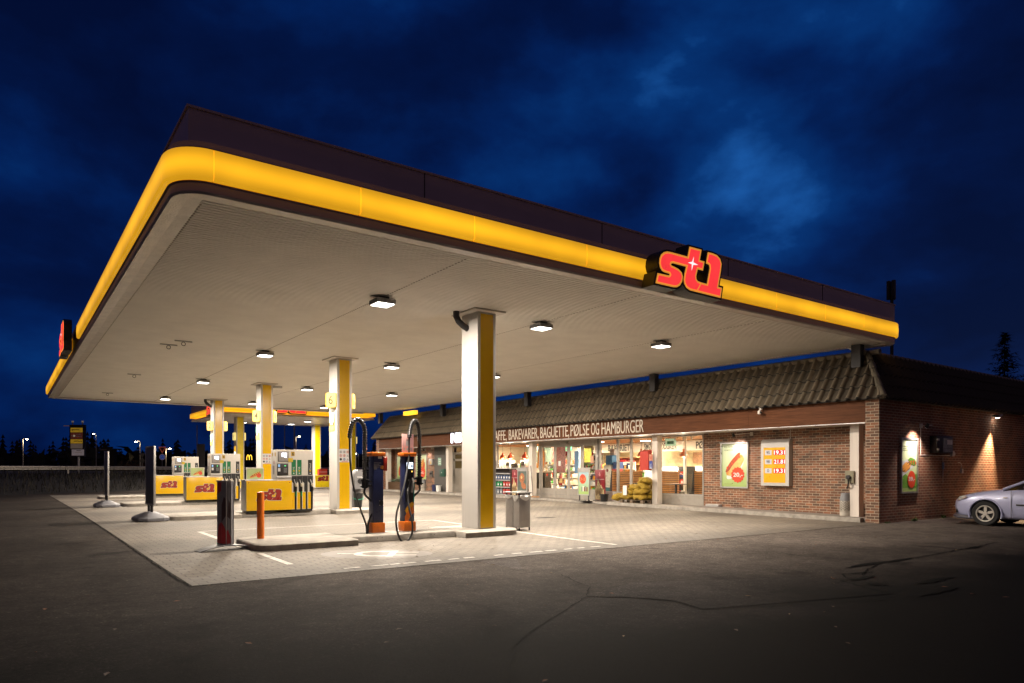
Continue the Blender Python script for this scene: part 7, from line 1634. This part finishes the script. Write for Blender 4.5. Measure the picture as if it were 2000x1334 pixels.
for i in range(420):
    u = r.uniform(-300, 2300); D = r.uniform(150, 215); p = at(u, D); h = (r.uniform(5.5, 9.5) + 1.6 * math.sin(u / 60.) + 1.0 * math.sin(u / 23.)) * D / 175
    if 380 < u < 720: h *= .8
    conifer(g, p.x, p.y, max(4, h), r.uniform(1.6, 3.2), tr[i % 2], r, 9)
for i in range(900):
    u = r.uniform(-300, 2300); p = at(u, r.uniform(145, 210)); s = r.uniform(1.5, 3.5); z = r.uniform(.5, 4.5)
    for k in range(5):
        a, b, c = [Vector((r.uniform(-1, 1), r.uniform(-1, 1), r.uniform(-1, 1))) * s + p + Vector((0, 0, z)) for _ in range(3)]; g.add([a, b, c], [[0, 1, 2]], tr[i % 2])
stuff(tag(g.build('treeline', smooth=0), 'black line of distant forest under the evening sky', 'forest'))
for u, D, h, w_, lab in ((1962, 70, 15.1, 4.4, 'tall dark spruce rising behind the shop roof at the right'), (1852, 95, 12.2 + 1.9, 2.2, 'small pointed spruce top just above the dark roof'), (1886, 92, 14.2, 2.0, 'second small spruce top beside the first above the roof'), (2010, 72, 11.5, 4.2, 'dark spruce partly cut off at the right edge')):
    p = at(u, D); t = thing('spruce_tree', lab, 'tree', tuple(p), group=None); g = MB(); g.cyl((0, 0, 0), (0, 0, h * .95), .2, mat('night_bark', (.02, .015, .012), .9), r1=.03, n=8); g.build('trunk', t); g = MB()
    for k in range(int(h * 26)):
        f = 1 - r.random() ** 1.6 * .92; f = max(.1, min(.995, r.uniform(.1, 1.0) ** .8)); z = h * f; reach = w_ * (1 - f) ** .85 * r.uniform(.35, 1.15) + .12; a = r.uniform(0, 6.28); ux, uy = math.cos(a), math.sin(a); droop = r.uniform(.15, .45)
        n_ = max(2, int(reach / .28))
        for q in range(n_):
            s_ = (q + .6) / n_; p0 = Vector((ux * reach * s_, uy * reach * s_, z - droop * reach * s_ + .25 * reach * s_ * s_))
            for e_ in range(3):
                d = Vector((ux * r.uniform(.1, .5) + r.uniform(-.35, .35), uy * r.uniform(.1, .5) + r.uniform(-.35, .35), r.uniform(-.35, .12))) * r.uniform(.6, 1.3); w2_ = Vector((-uy, ux, r.uniform(-.3, .3))) * r.uniform(.05, .13)
                g.add([p0 - w2_, p0 + w2_, p0 + d], [[0, 1, 2]], tr[e_ % 2])
    g.build('crown', t, smooth=0)
# sodium-lit bushes
for u, D, lab in ((560 * 0 + 253, 120, 'reddish lit bush in the distance by the orange lamp'), (262, 118, 'small brownish bush right of the orange lamp'), (290, 110, 'brown bush beside the far road sign')):
    p = at(u, D); t = thing('bush', lab, 'bush', tuple(p)); g = MB()
    for k in range(260):
        q = Vector((r.gauss(0, .8), r.gauss(0, .8), abs(r.gauss(1.4, .7)))); d = Vector((r.uniform(-1, 1), r.uniform(-1, 1), r.uniform(-1, 1))) * .25; e2_ = Vector((r.uniform(-1, 1), r.uniform(-1, 1), r.uniform(-1, 1))) * .2; g.add([q, q + d, q + e2_], [[0, 1, 2]], mat('autumn_leaf', (.10, .04, .015), .8, var=.5))
    g.build('foliage', t, smooth=0)
# ------------------------------------------------------------------ world and camera
w = bpy.data.worlds.new('World'); scene.world = w; w.use_nodes = True
nt = w.node_tree; bg = nt.nodes['Background']; tc = N(nt, 'ShaderNodeTexCoord')
mp = N(nt, 'ShaderNodeMapping'); mp.inputs['Scale'].default_value = (1.0, 1.0, 1.7); mp.inputs['Location'].default_value = (.35, .2, .1); L(nt, tc.outputs['Generated'], mp.inputs['Vector'])
n1 = N(nt, 'ShaderNodeTexNoise', Scale=3.3, Detail=7.0, Roughness=.53, Distortion=.1); L(nt, mp.outputs[0], n1.inputs['Vector'])
cr = N(nt, 'ShaderNodeValToRGB'); e = cr.color_ramp.elements
e[0].position = .36; e[0].color = (.0006, .0040, .030, 1); e[1].position = .80; e[1].color = (.010, .095, .36, 1)
k = e.new(.47); k.color = (.0007, .0066, .048, 1); k = e.new(.57); k.color = (.0008, .0135, .088, 1); k = e.new(.68); k.color = (.0016, .029, .150, 1)
def glow(d, a, b):
    dt = N(nt, 'ShaderNodeVectorMath', operation='DOT_PRODUCT'); dt.inputs[1].default_value = Vector(d).normalized(); L(nt, tc.outputs['Generated'], dt.inputs[0])
    r = N(nt, 'ShaderNodeMapRange'); r.interpolation_type = 'SMOOTHSTEP'; r.inputs['From Min'].default_value = a; r.inputs['From Max'].default_value = 1.0; r.inputs['To Max'].default_value = b; L(nt, dt.outputs['Value'], r.inputs['Value']); return r.outputs['Result']
s = n1.outputs['Fac']
for gl in (glow((.853, .616, .378), .991, .15), glow((.47, .895, .58), .94, .06)):
    ad = N(nt, 'ShaderNodeMath', operation='ADD'); L(nt, s, ad.inputs[0]); L(nt, gl, ad.inputs[1]); s = ad.outputs[0]
L(nt, s, cr.inputs[0])
sky = N(nt, 'ShaderNodeTexSky'); sky.sky_type = 'NISHITA'; sky.sun_disc = False; sky.sun_elevation = R(-4); sky.sun_rotation = R(100)
sm = N(nt, 'ShaderNodeMix', data_type='RGBA', blend_type='MULTIPLY'); sm.inputs[0].default_value = 1; sm.inputs[7].default_value = (.02, .03, .05, 1); L(nt, sky.outputs[0], sm.inputs[6])
ad = N(nt, 'ShaderNodeMix', data_type='RGBA', blend_type='ADD'); ad.inputs[0].default_value = 1; L(nt, cr.outputs[0], ad.inputs[6]); L(nt, sm.outputs[2], ad.inputs[7])
# sky behind the viewer darkened, with an added purple-brown glow as fill light
fwd = N(nt, 'ShaderNodeVectorMath', operation='DOT_PRODUCT'); fwd.inputs[1].default_value = Vector((.57, .79, .2)).normalized(); L(nt, tc.outputs['Generated'], fwd.inputs[0])
fr_ = N(nt, 'ShaderNodeMapRange'); fr_.interpolation_type = 'SMOOTHSTEP'; fr_.inputs['From Min'].default_value = .15; fr_.inputs['From Max'].default_value = .72; L(nt, fwd.outputs['Value'], fr_.inputs['Value'])
bk = N(nt, 'ShaderNodeMix', data_type='RGBA'); bk.inputs[6].default_value = (.050, .034, .050, 1); L(nt, fr_.outputs['Result'], bk.inputs[0]); L(nt, ad.outputs[2], bk.inputs[7])
L(nt, bk.outputs[2], bg.inputs['Color']); bg.inputs['Strength'].default_value = 1.0

cd = bpy.data.cameras.new('camera'); cam = bpy.data.objects.new('camera', cd); COL.objects.link(cam)
cam.location = (0, 0, 1.34); cam.rotation_euler = (R(90), 0, R(-35.95)); cd.sensor_width = 36; cd.lens = 36 * 1367 / 2000; cd.shift_y = .125; cd.clip_end = 3000; cd.clip_start = .05
scene.camera = cam
scene.view_settings.view_transform = 'Standard'; scene.view_settings.look = 'None'; scene.view_settings.exposure = 0; scene.view_settings.gamma = 1
scene.cycles.use_denoising = True; scene.cycles.max_bounces = 7; scene.cycles.diffuse_bounces = 4; scene.cycles.transparent_max_bounces = 12
scene.cycles.sample_clamp_indirect = 6; scene.cycles.caustics_reflective = False; scene.cycles.caustics_refractive = False
